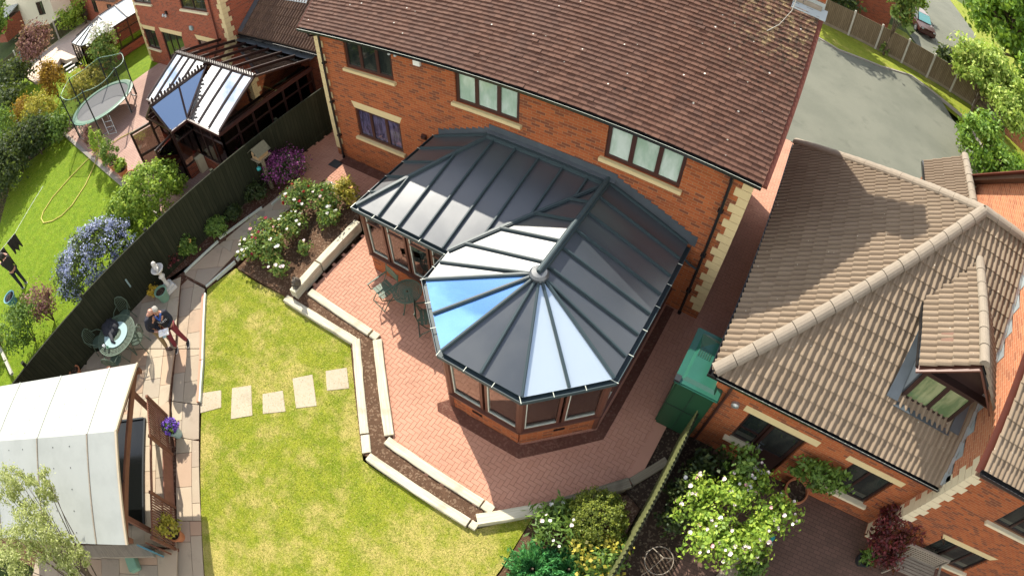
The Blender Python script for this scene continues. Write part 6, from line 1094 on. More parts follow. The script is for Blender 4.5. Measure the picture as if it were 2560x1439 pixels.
    for k, (hip, kn, an) in enumerate(LG): TR[f'h{k}'] = ((hip[0], hip[1], hip[2]-.06), .105); TR[f'k{k}'] = (kn, .075); TR[f'a{k}'] = ((an[0], an[1], an[2]+.01), .062); TE += [('pel', f'h{k}'), (f'h{k}', f'k{k}'), (f'k{k}', f'a{k}')]
    skinmesh('trousers', TR, TE, trousers, t)
    for k, (hip, kn, an) in enumerate(LG):
        mb = MB(); mb.ell((an[0]*1.05, an[1]-.06, .045), (.052, .145, .05), 14, 8); mb.ell((an[0]*1.04, an[1]+.0, .08), (.046, .06, .05), 12, 6); so_ = part(mb, 'shoe', shoes, t, local=True, smooth=True); mb = MB(); mb.lathe([(.9, 0), (1., .4), (1., 1.)], (0, 0, 0), 18); mb.V = [(an[0]*1.05+v[0]*.056, an[1]-.06+v[1]*.15, .002+v[2]*.028) for v in mb.V]; part(mb, 'sole', 'cloth_white' if shoes == 'shoe_black' else 'rubber', so_, local=True)
    hx, hy, hz = J['hed'][0]; dip = headdip*2.2
    mb = MB()
    for sx in (-1, 1): mb = MB(); mb.ell((sx*.032, hy-.088, hz+.0), (.011, .008, .008), 8, 6); part(mb, 'eye', 'hair_dark', t, local=True)
    mb = MB(); mb.tube([(0, hy-.09, hz+.01), (0, hy-.118, hz-.03), (0, hy-.095, hz-.038)], [.011, .017, .012], 7)
    part(mb, 'nose', 'skin', t, local=True, smooth=True)
    for sx in (-1, 1): mb = MB(); mb.ell((sx*.084, hy+.01, hz-.01), (.012, .022, .03), 8, 6); part(mb, 'ear', 'skin', t, local=True, smooth=True)
    mb = MB(); mb.ell((0, hy-.092, hz-.062), (.026, .008, .006), 8, 5); part(mb, 'mouth', 'rose_crimson', t, local=True)
    if hair:
        mb = MB(); mb.ell((0, hy+.018, hz+.035), (.097, .112, .092), 16, 10, .05 if hair == 'hair_grey' else .14)
        mb.clip([((0, hy-.06, hz+.03), Vector((0, -1, -.55)).normalized())])
        if hair == 'hair_dark': mb.ell((0, hy+.06, hz-.03), (.11, .09, .12), 14, 9, .2)
        part(mb, 'hair', hair, t, local=True, smooth=False)
    return t
# man in the navy sweatshirt, reading what he holds
m2 = Vector((1.195, -7.935, -0.080)); f2 = (.80, -.60)
p2 = person('grey haired man in navy sweatshirt with white lettering and dark red trousers holding white cups', m2, f2, [((.27, -.1, 1.17), (.1, -.33, 1.1), (.06, -.38, 1.11)), ((-.27, -.1, 1.17), (-.1, -.33, 1.1), (-.06, -.38, 1.11))], 'navy', 'denim_red', 'hair_grey', 'shoe_black', 0.02, .05, legs=[((.1, 0, .9), (.15, -.05, .5), (.2, -.02, .08)), ((-.1, 0, .9), (-.14, -.06, .5), (-.17, -.1, .08))])
cu = bpy.data.curves.new('lettering', 'FONT'); cu.body = 'HOLLISTER'; cu.size = .088; cu.extrude = .002; cu.align_x = 'CENTER'; cu.space_character = 1.05; to = bpy.data.objects.new('lettering', cu); COL.objects.link(to)
dg = bpy.context.evaluated_depsgraph_get(); tm = bpy.data.meshes.new_from_object(to.evaluated_get(dg)); bpy.data.objects.remove(to)
for v in tm.vertices:
    x, y, z = v.co; a = x/.175; v.co = (math.sin(a)*.187, -.025-math.cos(a)*.150-z*.3+(.0), 1.22+y)
tm.materials.clear(); lt = link('lettering', tm, 'cloth_white', p2)
mb = MB(); mb.tube([(-.09, -.12, 1.50), (-.05, -.16, 1.44), (0, -.185, 1.36), (.05, -.16, 1.44), (.09, -.12, 1.50)], [.03, .035, .045, .035, .03], 8); part(mb, 'scarf', 'scarf_blue', p2, local=True, smooth=True)
mb = MB()
for sx in (-1, 1): mb.tube([(sx*.034+math.cos(a)*.024, -.222, 1.645+math.sin(a)*.018) for a in [2*PI*k/10 for k in range(11)]], .003, 5)
mb.tube([(-.012, -.225, 1.648), (.012, -.225, 1.648)], .003, 5); part(mb, 'glasses', 'gutter_black', p2, local=True)
dd = Vector((f2[0], f2[1], 0)); sd_ = Vector((-f2[1], f2[0], 0))
mb = MB(); c = m2+dd*.42+Vector((0, 0, 1.13)); mb.obox(c, (.16, .3, .05), (dd+Vector((0, 0, -.25)), sd_, (0, 0, 1))); mb.lathe([(.04, 0), (.05, .08), (.04, .08)], c+sd_*.07, 12); mb.lathe([(.04, 0), (.05, .09), (.04, .09)], c-sd_*.06-dd*.0, 12); solo(mb, 'paper_bundle', 'cloth_white', 'white paper and cups held by the man in the navy sweatshirt', 'papers')
mb = MB(); c = m2+dd*.5-sd_*.0+Vector((0, 0, 1.08)); mb.obox(c, (.1, .1, .04), (dd, sd_, (0, 0, 1))); solo(mb, 'small_tin', 'glaze_blue', 'small pale tin held in front of the white papers', 'tin', bevel=.008)
# bald man beside him, looking down at it
m1 = Vector((1.019, -8.222, 0.050)); f1 = (.92, .38)
p1 = person('bald man in dark jumper and khaki trousers looking down beside the terrace table', m1, f1, [((.26, -.04, 1.13), (.2, -.2, 1.0), (.18, -.27, .98)), ((-.26, -.04, 1.13), (-.2, -.22, 1.0), (-.17, -.28, .99))], 'navy', 'khaki', None, 'frame_brown', .14, .09)
# woman at the washing line
w0_ = Vector((-7.268, -10.999, -0.050)); fw_ = (-.95, -.3)
p3 = person('dark haired woman in dark clothes reaching up to the washing line', w0_, fw_, [((.2, -.2, 1.46), (.12, -.45, 1.56), (.1, -.53, 1.59)), ((-.2, -.2, 1.46), (-.12, -.45, 1.56), (-.1, -.53, 1.59))], 'cloth_dark', 'navy', 'hair_dark', 'shoe_black', .03, .02, .2)
la, lb = w0_+Vector((-.55, .9, 1.66)), w0_+Vector((-.1, -3.2, 1.62)); mb = MB()
mb.tube([la+Vector((-1.2, 2.0, .03)), la, lb, lb+Vector((.3, -1.5, .02))], .007, 5); solo(mb, 'washing_line', 'cloth_white', 'thin pale washing line strung over the neighbour lawn', 'washing line')
def garment(label, p, w, h, m, seed, d=Vector((.1, -1, 0))):
    d = d.normalized(); n = Vector((d.y, -d.x, 0)); mb = MB(); K = 8; R_ = random.Random(seed); V = []
    for j in range(6):
        for i in range(K+1): tt = i/K-.5; ww = w*(1-.12*j/5*math.sin(seed)); V.append(p+d*tt*ww+Vector((0, 0, -h*j/5*(1+.15*math.sin(i*1.7+seed))))+n*(.05*math.sin(i*1.9+seed+j*.5)*(j/5+.2)))
    F = [(j*(K+1)+i, j*(K+1)+i+1, (j+1)*(K+1)+i+1, (j+1)*(K+1)+i) for j in range(5) for i in range(K)]; nV = len(V); V2 = [v+n*.012 for v in V]; mb.add(V+V2, F+[tuple(q+nV for q in reversed(f)) for f in F]); solo(mb, 'garment', m, label, 'laundry', 'washing on the line', smooth=True)
ld = lb-la
garment('dark top hanging on the washing line beside the woman', la.lerp(lb, .06), .5, .6, 'cloth_dark', 1); garment('long dark trousers hanging on the washing line behind the basket', la.lerp(lb, .22), .45, .95, 'cloth_dark', 2); garment('white top hanging on the washing line beyond the basket', la.lerp(lb, .62), .5, .55, 'cloth_white', 3); garment('pale teal towel hanging next to the white top', la.lerp(lb, .78), .6, .8, 'cloth_teal', 5)
t = thing('laundry_basket', 'round blue laundry basket with dark washing on the neighbour lawn', 'basket', (-7.006, -11.772, -0.050)); mb = MB(); mb.lathe([(.01, 0), (.2, 0), (.27, .34), (.3, .35), (.3, .38), (.255, .37), (.19, .03)], (0, 0, 0), 20, cap=False); part(mb, 'tub', 'blue_plastic', t, local=True); mb = MB(); mb.ell((0, 0, .3), (.24, .24, .1), 14, 8, .2); part(mb, 'washing', 'cloth_dark', t, local=True)
mb = MB(); a, b = Vector((-5.331, -13.087, 0.200)), Vector((-3.658, -13.092, 0.200)); mb.bar(a, b, .12, .1); solo(mb, 'lawn_edging_board', 'concrete_post', 'pale grey post lying at the left edge behind the fence', 'board')

# ------------------------------------------------------------------ bench, car
t = thing('garden_bench', 'weathered slatted teak garden bench against the brick wall', 'bench', (20.266, -3.674, -0.340), None, 0.0); mb = MB()
for k in range(16): mb.box(-.72+k*.09, -.72+k*.09+.06, .2, .225, .45, .95)
part(mb, 'backrest', 'teak', t, local=True); mb = MB()
for k in range(6): mb.box(-.75, .75, -.28+k*.085, -.28+k*.085+.065, .42, .445)
part(mb, 'seat', 'teak', t, local=True); mb = MB(); mb.box(-.78, .78, .19, .24, .95, 1.02); mb.box(-.78, .78, .19, .24, .45-.04, .45); part(mb, 'rail', 'teak', t, local=True)
for sx in (-1, 1):
    mb = MB(); mb.box(sx*.76-.03, sx*.76+.03, -.3, .22, .64, .68); part(mb, 'armrest', 'teak', t, local=True)
    for y in (-.28, .2): mb = MB(); mb.box(sx*.76-.03, sx*.76+.03, y-.03, y+.03, 0, .64 if y < 0 else .98); part(mb, 'leg', 'teak', t, local=True)
ca, cb = Vector((21.866, 33.182, 0.300)), Vector((19.823, 40.074, 0.300)); cdv = (cb-ca).normalized()
V = thing('parked_car', 'dark red hatchback car parked behind the boarded fence', 'car', ((ca+cb)/2).to_tuple()[:2]+(.03,), None, math.atan2(cdv.y, cdv.x)); mb = MB(); w = .83
sect = [(-2.0, .35, .62, .72), (-1.95, .25, .78, .8), (-1.2, .22, .92, .83), (-.75, .22, .95, .83), (1.2, .22, 1.0, .83), (1.8, .25, .98, .8), (2.0, .35, .7, .74)]; n = 8
for x, zb, zt2, ww in sect: mb.V += [(x, -ww*.9, zb), (x, -ww, zb+.12), (x, -ww, zt2-.15), (x, -ww*.9, zt2), (x, ww*.9, zt2), (x, ww, zt2-.15), (x, ww, zb+.12), (x, ww*.9, zb)]
for i in range(len(sect)-1):
    for k in range(8): mb.F.append((i*8+k, i*8+(k+1) % 8, (i+1)*8+(k+1) % 8, (i+1)*8+k))
mb.F += [tuple(range(8)), tuple(48+k for k in range(8))]; bd = part(mb, 'body', 'car_red', V, local=True); mb = MB(); mb.add([(-.85, -.7, .93), (1.75, -.72, .97), (1.35, -.58, 1.42), (-.25, -.58, 1.42), (-.85, .7, .93), (1.75, .72, .97), (1.35, .58, 1.42), (-.25, .58, 1.42)], [(0, 1, 2, 3), (4, 5, 6, 7), (3, 2, 6, 7), (0, 3, 7, 4), (1, 2, 6, 5)]); part(mb, 'window', 'pane_dark', V, local=True); mb = MB(); mb.box(-.2, 1.32, -.58, .58, 1.42, 1.46); part(mb, 'roof', 'car_red', V, local=True, bevel=.02)
mb = MB(); mb.add([(-.9, -.62, .97), (-.9, .62, .97), (-.27, .55, 1.44), (-.27, -.55, 1.44)], [(0, 1, 2, 3)]); mb.V = [(x, y, z+.02) for x, y, z in mb.V]; part(mb, 'windscreen_cover', 'cloth_teal', V, local=True)
for x in (-1.25, 1.25):
    for s in (-1, 1):
        mb = MB(); mb.ring([(.2, -.1), (.31, -.09), (.31, .09), (.2, .1)], (0, 0, 0), 24); o = link('wheel', mb.mesh('wheel'), 'rubber', V, (x, s*.78, .31)); o.rotation_euler = (PI/2, 0, 0); mb = MB(); mb.ring([(.03, -.08), (.2, -.08), (.2, .08), (.03, .08)], (0, 0, 0), 14)
        for k in range(5): a = 2*PI*k/5; mb.bar((0, 0, -s*.095), (math.cos(a)*.19, math.sin(a)*.19, -s*.095), .05, .015)
        link('rim', mb.mesh('rim'), 'steel', o)
for s in (-1, 1): mb = MB(); mb.ell((-.72, s*.9, 1.0), (.1, .09, .07), 10, 7); part(mb, 'wing_mirror', 'gutter_black', V, local=True, smooth=True); mb = MB(); mb.ell((-1.94, s*.58, .68), (.06, .16, .09), 10, 6); part(mb, 'headlight', 'steel', V, local=True)

# ------------------------------------------------------------------ planting
def roses(label, base, r, n, kinds, m='leaf_rose', leaf=.05, bs=.055, clumps=18, zc=None, **k):
    zc = r[2]*.95 if zc is None else zc; bl = [(mm, skinspots(tuple(q*1.02 for q in r), zc, c, .15)) for mm, c in kinds]
    return shrub(label, base, r, n, leaf, m, 'rose bush', 'rose_bush', clumps, .26, .45, -.4, bl, None, 'rose bushes in the raised bed', zc=zc, stems=6, bs=bs, **k)
roses('rose bush with bright red blooms at the top of the rose bed', (0.934, -2.532, 0.100), (.52, .5, .42), 1300, [('rose_red', 11), ('rose_white', 3)])
roses('cream and bronze leaved rose bush in the upper middle of the rose bed', (1.687, -2.150, 0.140), (.5, .5, .4), 1400, [('rose_blush', 5), ('rose_red', 2)])
roses('rose bush under the conservatory gutter corner with pale yellow young leaves', (2.128, -1.752, 0.180), (.36, .4, .38), 900, [('rose_yellow', 3)], 'leaf_yellowgreen')
roses('rose bush with a cluster of white blooms below the bright red one', (1.488, -3.401, 0.080), (.42, .42, .38), 1000, [('rose_white', 8)])
roses('small rose bush with tiny white buds in the middle of the bark bed', (2.272, -2.602, 0.150), (.3, .3, .3), 520, [('rose_white', 4)])
roses('straggling rose bush with crimson blooms leaning over the path', (0.830, -3.973, 0.000), (.46, .42, .36), 800, [('rose_crimson', 4), ('rose_pink', 2)])
roses('low rose bush with white blooms beside the path', (0.909, -4.635, 0.000), (.4, .4, .34), 950, [('rose_white', 9), ('rose_blush', 2)])
roses('rose bush with white and red blooms nearest the lawn', (1.396, -4.341, 0.000), (.55, .5, .42), 1500, [('rose_crimson', 6), ('rose_white', 5), ('rose_red', 2)])
roses('little rose bush with pale blush blooms at the lower edge of the bark bed', (2.254, -4.706, 0.060), (.28, .28, .26), 420, [('rose_blush', 4)])
roses('tiny young rose with one blush pink bloom on the open bark', (2.362, -3.739, 0.120), (.18, .18, .22), 220, [('rose_blush', 1)])
shrub('purple flowering hebe shrub in the corner by the fence', (-0.583, -1.811, 0.000), (.68, .62, .55), 2300, .035, 'leaf_dark', stuff=('bloom_purple', 2600, .03, 'blossom'), clumps=70, tight=.2)
shrub('round dark green dwarf shrub nearest the purple hebe', (-0.837, -2.996, 0.000), (.36, .36, .32), 1500, .035, 'leaf_dark', clumps=40, tight=.18)
shrub('small dark dwarf shrub between two round shrubs in the fence bed', (-0.856, -3.964, 0.000), (.3, .3, .26), 1100, .035, 'leaf_dark', clumps=40, tight=.18)
shrub('bright round dwarf shrub in the middle of the fence bed', (-0.829, -4.658, 0.000), (.36, .36, .34), 1900, .035, 'leaf_mid', clumps=45, tight=.16)
shrub('small rose with yellow orange blooms in the fence bed', (-1.159, -5.726, 0.000), (.32, .32, .36), 1000, .05, 'leaf_mid', 'rose bush', 'rose_bush', clumps=20, tight=.22, blooms=[('rose_yellow', [(-.1, .1, .6), (-.05, -.22, .5), (.15, .1, .5)])], bs=.07)
shrub('dark crimson leaved low acer in the shade of the fence', (-1.541, -6.284, 0.000), (.45, .4, .3), 900, .045, 'leaf_maroon', clumps=30)
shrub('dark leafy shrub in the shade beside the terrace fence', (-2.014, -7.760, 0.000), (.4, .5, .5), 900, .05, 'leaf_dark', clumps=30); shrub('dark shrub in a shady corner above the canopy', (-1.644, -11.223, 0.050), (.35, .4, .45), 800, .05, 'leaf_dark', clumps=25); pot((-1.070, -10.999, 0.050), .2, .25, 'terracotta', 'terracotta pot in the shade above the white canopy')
# beyond the left fence
shrub('clipped bright green laurel hedge rising above the dark fence', (-3.818, -5.414, 0.000), (.8, 1.3, 1.05), 8500, .06, 'leaf_lime', 'hedge', 'laurel_hedge', clumps=170, tight=.1, shell=.82, zc=1.0); shrub('lower bright green laurel bush next to the fence and blue shrub', (-4.123, -6.306, 0.000), (.5, .9, .85), 2600, .07, 'leaf_lime', 'hedge', 'laurel_hedge', clumps=70, tight=.15, zc=.85)
shrub('blue flowering ceanothus spilling over the dark fence', (-3.058, -8.290, 0.000), (.85, 1.5, 1.15), 8000, .045, 'leaf_dark', 'shrub', 'ceanothus', clumps=190, tight=.09, shell=.85, zc=1.05, stuff=('bloom_blue', 6000, .032, 'blossom'))
shrub('light green bush against the fence near the washing basket', (-4.129, -11.688, 0.000), (.6, 1.0, .85), 2400, .055, 'leaf_mid', clumps=60, tight=.17, zc=.85); shrub('small reddish bush behind the fence below the blue shrub', (-4.040, -10.672, 0.000), (.5, .6, .8), 1300, .05, 'leaf_purple', clumps=40, zc=.85); shrub('pale variegated plant at the left edge behind the fence', (-5.587, -13.054, 0.000), (.35, .35, .5), 500, .08, 'leaf_willow', clumps=20)
# neighbour's hedge bank and trees to the left
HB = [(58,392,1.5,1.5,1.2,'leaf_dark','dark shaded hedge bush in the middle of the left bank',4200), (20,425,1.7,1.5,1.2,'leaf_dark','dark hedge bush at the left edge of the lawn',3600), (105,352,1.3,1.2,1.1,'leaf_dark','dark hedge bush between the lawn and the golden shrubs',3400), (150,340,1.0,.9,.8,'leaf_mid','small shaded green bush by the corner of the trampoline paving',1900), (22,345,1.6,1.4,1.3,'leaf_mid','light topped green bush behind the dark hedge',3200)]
for u_, v_, rx, ry, rz, m_, lab, n in HB:
    b_ = {58: (-15.842, -8.334, 0.000), 20: (-15.324, -9.585, -0.000), 105: (-15.874, -6.972, -0.000), 150: (-15.552, -5.754, 0.000), 22: (-20.668, -8.639, 0.000)}[u_]; shrub(lab, b_, (rx, ry, rz), n, .09, m_, 'bush', 'bush', clumps=80, tight=.18, shell=.65)
shrub('rounded golden bush at the end of the dark hedge beside the trampoline', (-18.134, -5.850, 0.000), (1.15, 1.05, 1.2), 4800, .07, 'leaf_yellowgreen', 'bush', 'bush', clumps=90, tight=.16); shrub('upright golden conifer between the trampoline and the far lawn', (-21.459, -3.969, 0.000), (.8, .8, 1.35), 3600, .08, 'leaf_gold', 'conifer', 'golden_conifer', clumps=60, tight=.2); shrub('orange gold shrub left of the rounded golden bush', (-21.913, -6.201, 0.000), (1.2, 1.0, .8), 2600, .07, 'leaf_gold', 'bush', 'bush', clumps=50)
tree('small purple leaved tree on the edge of the beige path', (-29.230, -2.983, 0.000), 2.6, [(0, 0, 2.5, 1.35, 1.35, 1.25, 1.)], 3600, .12, 'leaf_purple', .06, clumps=60, tight=.2, shell=.5)
tree('white flowering shrub tree behind the trampoline net', (-18.287, -0.895, 0.000), 2.2, [(0, 0, 2.0, .9, .9, 1.0, .7), (-.2, -.3, 1.0, .9, .9, .8, .3)], 2600, .1, 'leaf_rose', .05, clumps=50, tight=.2, extra=()); shrub('pale blossoms crowning the shrub tree behind the trampoline', Vector((-18.287, -0.895, 0.000))+Vector((-.1, .1, 2.3)), (.8, .8, .6), 260, .11, 'bloom_white_small', 'blossom', 'blossom_spray', clumps=26, stems=0); shrub('feathery green bushes seen through the trampoline net', (-17.441, -2.823, 0.000), (1.5, 1.1, .95), 3000, .09, 'leaf_yellowgreen', 'bush', 'bush', clumps=60)
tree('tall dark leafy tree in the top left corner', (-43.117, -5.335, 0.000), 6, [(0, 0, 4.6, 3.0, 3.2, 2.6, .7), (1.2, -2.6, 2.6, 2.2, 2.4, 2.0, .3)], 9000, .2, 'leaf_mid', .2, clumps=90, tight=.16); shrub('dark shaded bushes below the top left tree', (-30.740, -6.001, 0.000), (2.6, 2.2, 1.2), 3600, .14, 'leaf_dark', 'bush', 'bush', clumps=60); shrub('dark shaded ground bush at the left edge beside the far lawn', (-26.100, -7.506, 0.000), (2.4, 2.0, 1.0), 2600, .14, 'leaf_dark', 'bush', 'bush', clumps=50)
tree('clipped sunlit hedge along the far boundary fence', (-34.2, 2.6, 0), 1.5, [(0, 0, 1.5, 1.0, 2.4, 1.3, .6), (.3, 3.0, 1.5, 1.0, 2.0, 1.3, .4)], 5200, .13, 'leaf_lime', .08, 'hedge', 'hedge', clumps=90, tight=.15, low=-1.)
t = thing('sun_umbrella', 'folded teal garden parasol leaning by the far fence', 'parasol', (-34.151, -3.597, 0.000)); mb = MB(); mb.lathe([(.03, 1.7), (.55, .7), (.6, .62), (.02, .75)], (0, 0, 0), 8); part(mb, 'canopy', 'teal_plastic', t, local=True); mb = MB(); mb.tube([(0, 0, 0), (0, 0, 1.8)], .025, 7); part(mb, 'pole', 'steel', t, local=True)
mb = MB()
SG = [('nearest the white conservatory', 0), ('in the middle of the three', 1), ('nearest the trampoline', 2)]
for lab, k in SG: a, b = [((-26.991, -1.958, -0.060), (-26.654, -1.279, -0.060)), ((-25.816, -2.073, -0.060), (-25.579, -1.383, -0.060)), ((-24.787, -2.157, -0.060), (-24.763, -1.482, -0.060))][k]; mb = MB(); mb.bar(a, b, .32, .04); solo(mb, 'stepping_stone', 'slab_white', 'pale stepping slab in the far lawn '+lab, 'stepping stone', 'stepping slabs in the far lawn')
# lower right border and the yard of the right neighbour
shrub('neat round golden green box shrub at the patio corner', (12.213, -5.905, -0.100), (.62, .62, .56), 12000, .026, 'leaf_box', 'shrub', 'box_shrub', clumps=420, tight=.06, shell=.93, zc=.5)
shrub('dark glossy peony with white blooms beside the round box shrub', (11.713, -6.322, -0.100), (.55, .52, .42), 1500, .075, 'leaf_mid', 'peony', 'peony', clumps=50, tight=.2, aspect=.32, blooms=[('rose_white', skinspots((.5, .46, .42), .45, 9, .2)), ('rose_blush', skinspots((.5, .46, .42), .45, 3, .2))], bs=.045)
shrub('variegated green and gold spreading shrub below the round box shrub', (12.656, -6.492, -0.100), (.55, .5, .4), 1800, .05, 'leaf_mid', 'shrub', 'shrub', clumps=45, tight=.2, stuff=('leaf_yellowgreen', 500, .045, 'young_leaves'))
def juniper(label, base, r, n, seed):
    # feathery sprays fanning out from the middle
    t = thing('juniper', label, 'conifer', base); VV = []; K = int(n/34)
    for k in range(K):
        a = RNG.uniform(0, 2*PI); el = RNG.uniform(.15, 1.15); d = np.array([math.cos(a)*math.cos(el), math.sin(a)*math.cos(el), math.sin(el)]); L = RNG.uniform(.6, 1.05); tt = RNG.uniform(.3, 1.0, 34)[:, None]; side = np.cross(d, [0, 0, 1.]); side /= np.linalg.norm(side)
        P = d*tt*L+side*RNG.normal(size=(34, 1))*.09*(1.1-tt)+RNG.normal(size=(34, 3))*.018; P = P*np.array(r); dirs = np.repeat(d[None], 34, 0)+RNG.normal(size=(34, 3))*.35; dirs /= np.linalg.norm(dirs, axis=1)[:, None]
        nn_ = np.cross(dirs, RNG.normal(size=(34, 3))); nn_ /= np.linalg.norm(nn_, axis=1)[:, None]; s = RNG.uniform(.03, .055, (34, 1)); VV.append(np.stack([P-dirs*s, P+nn_*s*.3, P+dirs*s*1.2, P-nn_*s*.3], 1).reshape(-1, 3))
    link('foliage', leafmesh('foliage', np.concatenate(VV)), 'leaf_conifer', t); mb = MB(); mb.tube([(0, 0, -.05), (0, 0, r[2]*.5)], [.04, .02], 6); part(mb, 'stem', 'bark_brown', t, local=True)
juniper('bright green feathery juniper spreading over the lawn edge', (11.674, -7.353, -0.100), (.72, .72, .55), 9500, 1); juniper('darker feathery juniper between the bright one and the box shrub', (12.292, -6.992, -0.100), (.6, .6, .45), 6500, 2); juniper('small bright juniper at the bottom edge beside the slatted fence', (12.823, -7.142, -0.100), (.5, .5, .4), 4500, 3)
RBs = (14.853, -4.699, -0.300)
rb = thing('rose_bush', 'large arching rose bush full of white and pink blooms in the neighbour yard', 'rose bush', RBs); VV = []; sp = []; bm_ = MB()
for q in range(15):
    a = 2*PI*q/15+random.uniform(-.2, .2); L = random.uniform(.15, 1.15); top = random.uniform(.8, 1.35); e = Vector((math.cos(a)*L, math.sin(a)*L, top)); mid = e*.5+Vector((0, 0, top*.35)); bm_.tube([(0, 0, 0), mid*.6, mid, e*.85+Vector((0, 0, .1)), e], [.022, .017, .013, .009, .005], 6)
    for ctr, rad, nn_ in ((e, .34, 300), (mid*.85+e*.25, .27, 170)): P, nr = cloud(ctr, (rad, rad, rad*.7), nn_, 12, .3, .3, -1.); VV.append(leaves(P, .052, .6, .4, nr))
    for w in range(5): d = Vector((random.gauss(0, 1), random.gauss(0, 1), abs(random.gauss(.5, .6)))).normalized(); sp.append(e+d*random.uniform(.2, .38))
link('foliage', leafmesh('foliage', np.concatenate(VV)), 'leaf_lime', rb); part(bm_, 'stem', 'teak', rb, local=True)
for i, q in enumerate(sp): mb = MB(); bloom_mb(mb, q, random.uniform(.035, .062)); part(mb, 'bloom', 'rose_pink' if i % 6 == 0 else ('rose_blush' if i % 3 else 'rose_white'), rb, local=True)
shrub('tall climbing rose shoots with bright leaves by the neighbour door', (14.382, -3.547, -0.300), (.35, .42, .85), 700, .06, 'leaf_mid', 'plant', 'climbing_plant', clumps=24, tight=.2, zc=.95); shrub('dark potted plant in the shade between the slatted fence and the neighbour door', (13.966, -3.699, -0.300), (.5, .5, .5), 1100, .06, 'leaf_dark', 'plant', 'potted_plant', clumps=30); shrub('low dark ground bush below the shaded potted plant', (13.742, -4.557, -0.300), (.5, .7, .4), 1300, .06, 'leaf_dark', 'bush', 'bush', clumps=35)
pot((16.137, -3.155, -0.340), .3, .45, 'terracotta', 'large empty looking terracotta pot under the climbing plant', rim=.025); pot((14.056, -3.747, -0.340), .24, .35, 'timber_brown', 'dark round pot in the shade by the slatted fence')
shrub('climbing plant trained on wires along the neighbour brick wall', (16.25, -3.12, .35), (.75, .17, .55), 1300, .06, 'leaf_mid', 'climber', 'climbing_plant', clumps=34, tight=.22, zc=.75, low=-1.)
t = tree('dark red acer in a pot at the corner of the two neighbour walls', (18.953, -3.263, -0.340), 1.1, [(0, 0, 1.15, .7, .6, .5, .6), (.1, -.25, .7, .6, .55, .4, .4)], 3200, .055, 'leaf_maroon', .035, clumps=70, tight=.2); pot((18.709, -3.899, -0.340), .22, .3, 'metal_dark', 'black pot with green plant beside the red acer'); shrub('green strap leaved plant in the black pot beside the red acer', Vector((18.709, -3.899, -0.340))+Vector((0, 0, .2)), (.22, .22, .25), 260, .09, 'leaf_mid', 'plant', 'potted_plant', clumps=14, aspect=.2, stems=0)
shrub('small bright green bush on the shingle at the bottom edge', (15.861, -5.232, -0.300), (.4, .4, .3), 900, .05, 'leaf_mid', 'bush', 'bush', clumps=30)
mb = MB(); mb.obox(Vector((15.475, -4.963, -0.100)), (.95, .12, .25), ((1, -.35, 0), (.35, 1, 0), (0, 0, 1))); solo(mb, 'timber_edging', 'sleeper', 'weathered timber edging at the top of the shingle strip', 'edging'); mb = MB(); q = Vector((24.265, -2.454, 0.300)); mb.obox(q, (.7, .9, .9), ((1, .1, 0), (-.1, 1, 0), (0, 0, 1))); solo(mb, 'stone_trough', 'stone_figure', 'mossy stone block in the bottom right corner', 'stone block', bevel=.05)
for (u_, lab) in ((0, 'upside down teal toy pot among the rose stems'),): mb = MB(); mb.lathe([(.1, 0), (.07, .14), (.02, .15)], (16.057, -4.328, -0.300), 14); solo(mb, 'toy_pot', 'teal_plastic', lab, 'pot')
# willow crown rising in front of the pavilion
wb = Vector((5.6, -13.75, .0)); cw = lambda q, rx, rz, fr: (q[0]-wb.x, q[1]-wb.y, q[2], rx, rx, rz, fr)
tree('pale feathery willow rising over the lower corner of the white canopy', wb, 3.2, [cw((4.840, -13.222, 3.600), .62, .55, .30), cw((3.532, -13.232, 3.500), .5, .6, .2), cw((4.171, -12.535, 3.500), .35, .5, .12), cw((4.421, -14.328, 3.400), .7, .5, .2), cw((5.352, -13.137, 3.100), .45, .5, .18)], 15000, .032, 'leaf_willow', .05, clumps=240, tight=.13, shell=.3, aspect=.4)
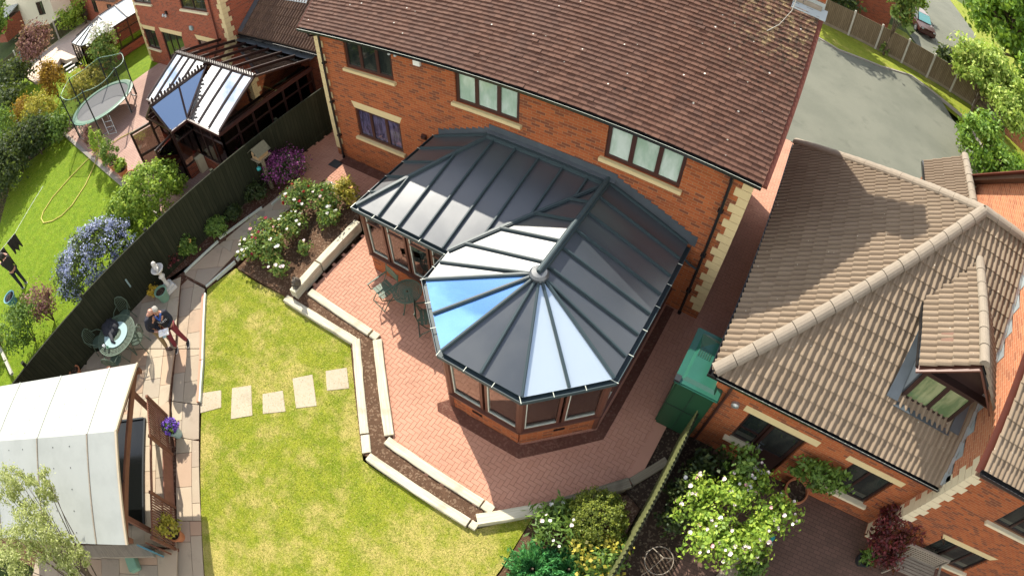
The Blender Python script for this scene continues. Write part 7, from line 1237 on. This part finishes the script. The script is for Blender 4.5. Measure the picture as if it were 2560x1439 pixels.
# trees beyond the drive
tree('leafy tree behind the chimney at the top of the drive', (10.6, 25.9, 0), 4.5, [(0, 0, 4.6, 1.7, 1.7, 1.7, .6), (1.6, -.5, 3.6, 1.2, 1.2, 1.1, .4)], 5000, .15, 'leaf_rose', .1, clumps=70, tight=.17)
tree('big leafy green tree filling the top right corner', (27.5, 34.0, 0), 9, [(0, 0, 6.0, 4.2, 4.6, 3.6, .42), (3.5, -5.0, 5.2, 3.6, 3.8, 3.4, .30), (-1.5, 5.5, 6.0, 3.6, 4.0, 3.2, .28)], 26000, .24, 'leaf_tree', .3, clumps=170, tight=.13, shell=.6)
tree('large green tree at the right edge behind the pale bush', (29.5, 25.8, 0), 7, [(0, 0, 4.6, 3.0, 2.8, 3.0, .6), (.5, -4.2, 3.4, 2.2, 2.2, 2.4, .4)], 13000, .21, 'leaf_tree', .22, clumps=110, tight=.14)
tree('pale yellow green laburnum leaning over the boarded fence', (23.3, 22.6, 0), 3.4, [(-.2, .3, 3.3, 2.3, 1.9, 1.5, .5), (1.6, -2.2, 2.9, 2.0, 1.9, 1.5, .3), (-.6, 2.4, 3.0, 1.4, 1.3, 1.1, .2)], 12500, .15, 'leaf_tree_light', .1, clumps=120, tight=.15, shell=.6)
tree('round green bush on the drive side of the small gable', (22.451, 16.494, 0.000), 2.0, [(0, 0, 1.5, 1.6, 1.7, 1.4, .6), (1.6, -1.3, 1.4, 1.5, 1.5, 1.3, .4)], 8000, .12, 'leaf_tree', .08, 'bush', 'bush', clumps=100, tight=.15)
tree('slender sapling tied to a stake on the grass verge', (17.163, 24.894, 0.060), 4.0, [(.1, .1, 4.3, 1.05, 1.05, 1.5, .8), (.2, .3, 2.9, .6, .6, .6, .2)], 3000, .13, 'leaf_rose', .05, clumps=50, tight=.2); shrub('small weeds round the foot of the sapling', (17.108, 24.966, 0.060), (.3, .3, .4), 200, .07, 'leaf_rose', 'plant', 'plant', clumps=10, stems=0)
for (u_, lab, x, y, r) in ((0, 'dark green bush behind the boarded fence at the roof end', 13.6, 28.5, 1.5), (1, 'dark bush at the end of the grass strip near the parked car', 22.4, 29.0, 1.0), (2, 'bright bush on the far side of the road by the parked car', 20.4, 41.5, 1.4)): shrub(lab, (x, y, 0), (r, r, r*.85), 2200, .16, ['leaf_dark', 'leaf_dark', 'leaf_lime'][u_], 'bush', 'bush', clumps=50)
t = thing('dry_bush', 'bare twiggy bush against the boarded fence right of the pale laburnum', 'bush', (26.473, 25.012, 0.000)); mb = MB()
for k in range(60): a = random.uniform(0, 2*PI); e = Vector((math.cos(a)*random.uniform(.4, 1.2), math.sin(a)*random.uniform(.4, 1.2), random.uniform(.7, 1.7))); mb.tube([(0, 0, 0), e*.5+Vector((0, 0, .2)), e], [.015, .01, .004], 4)
part(mb, 'twig', 'teak', t, local=True)
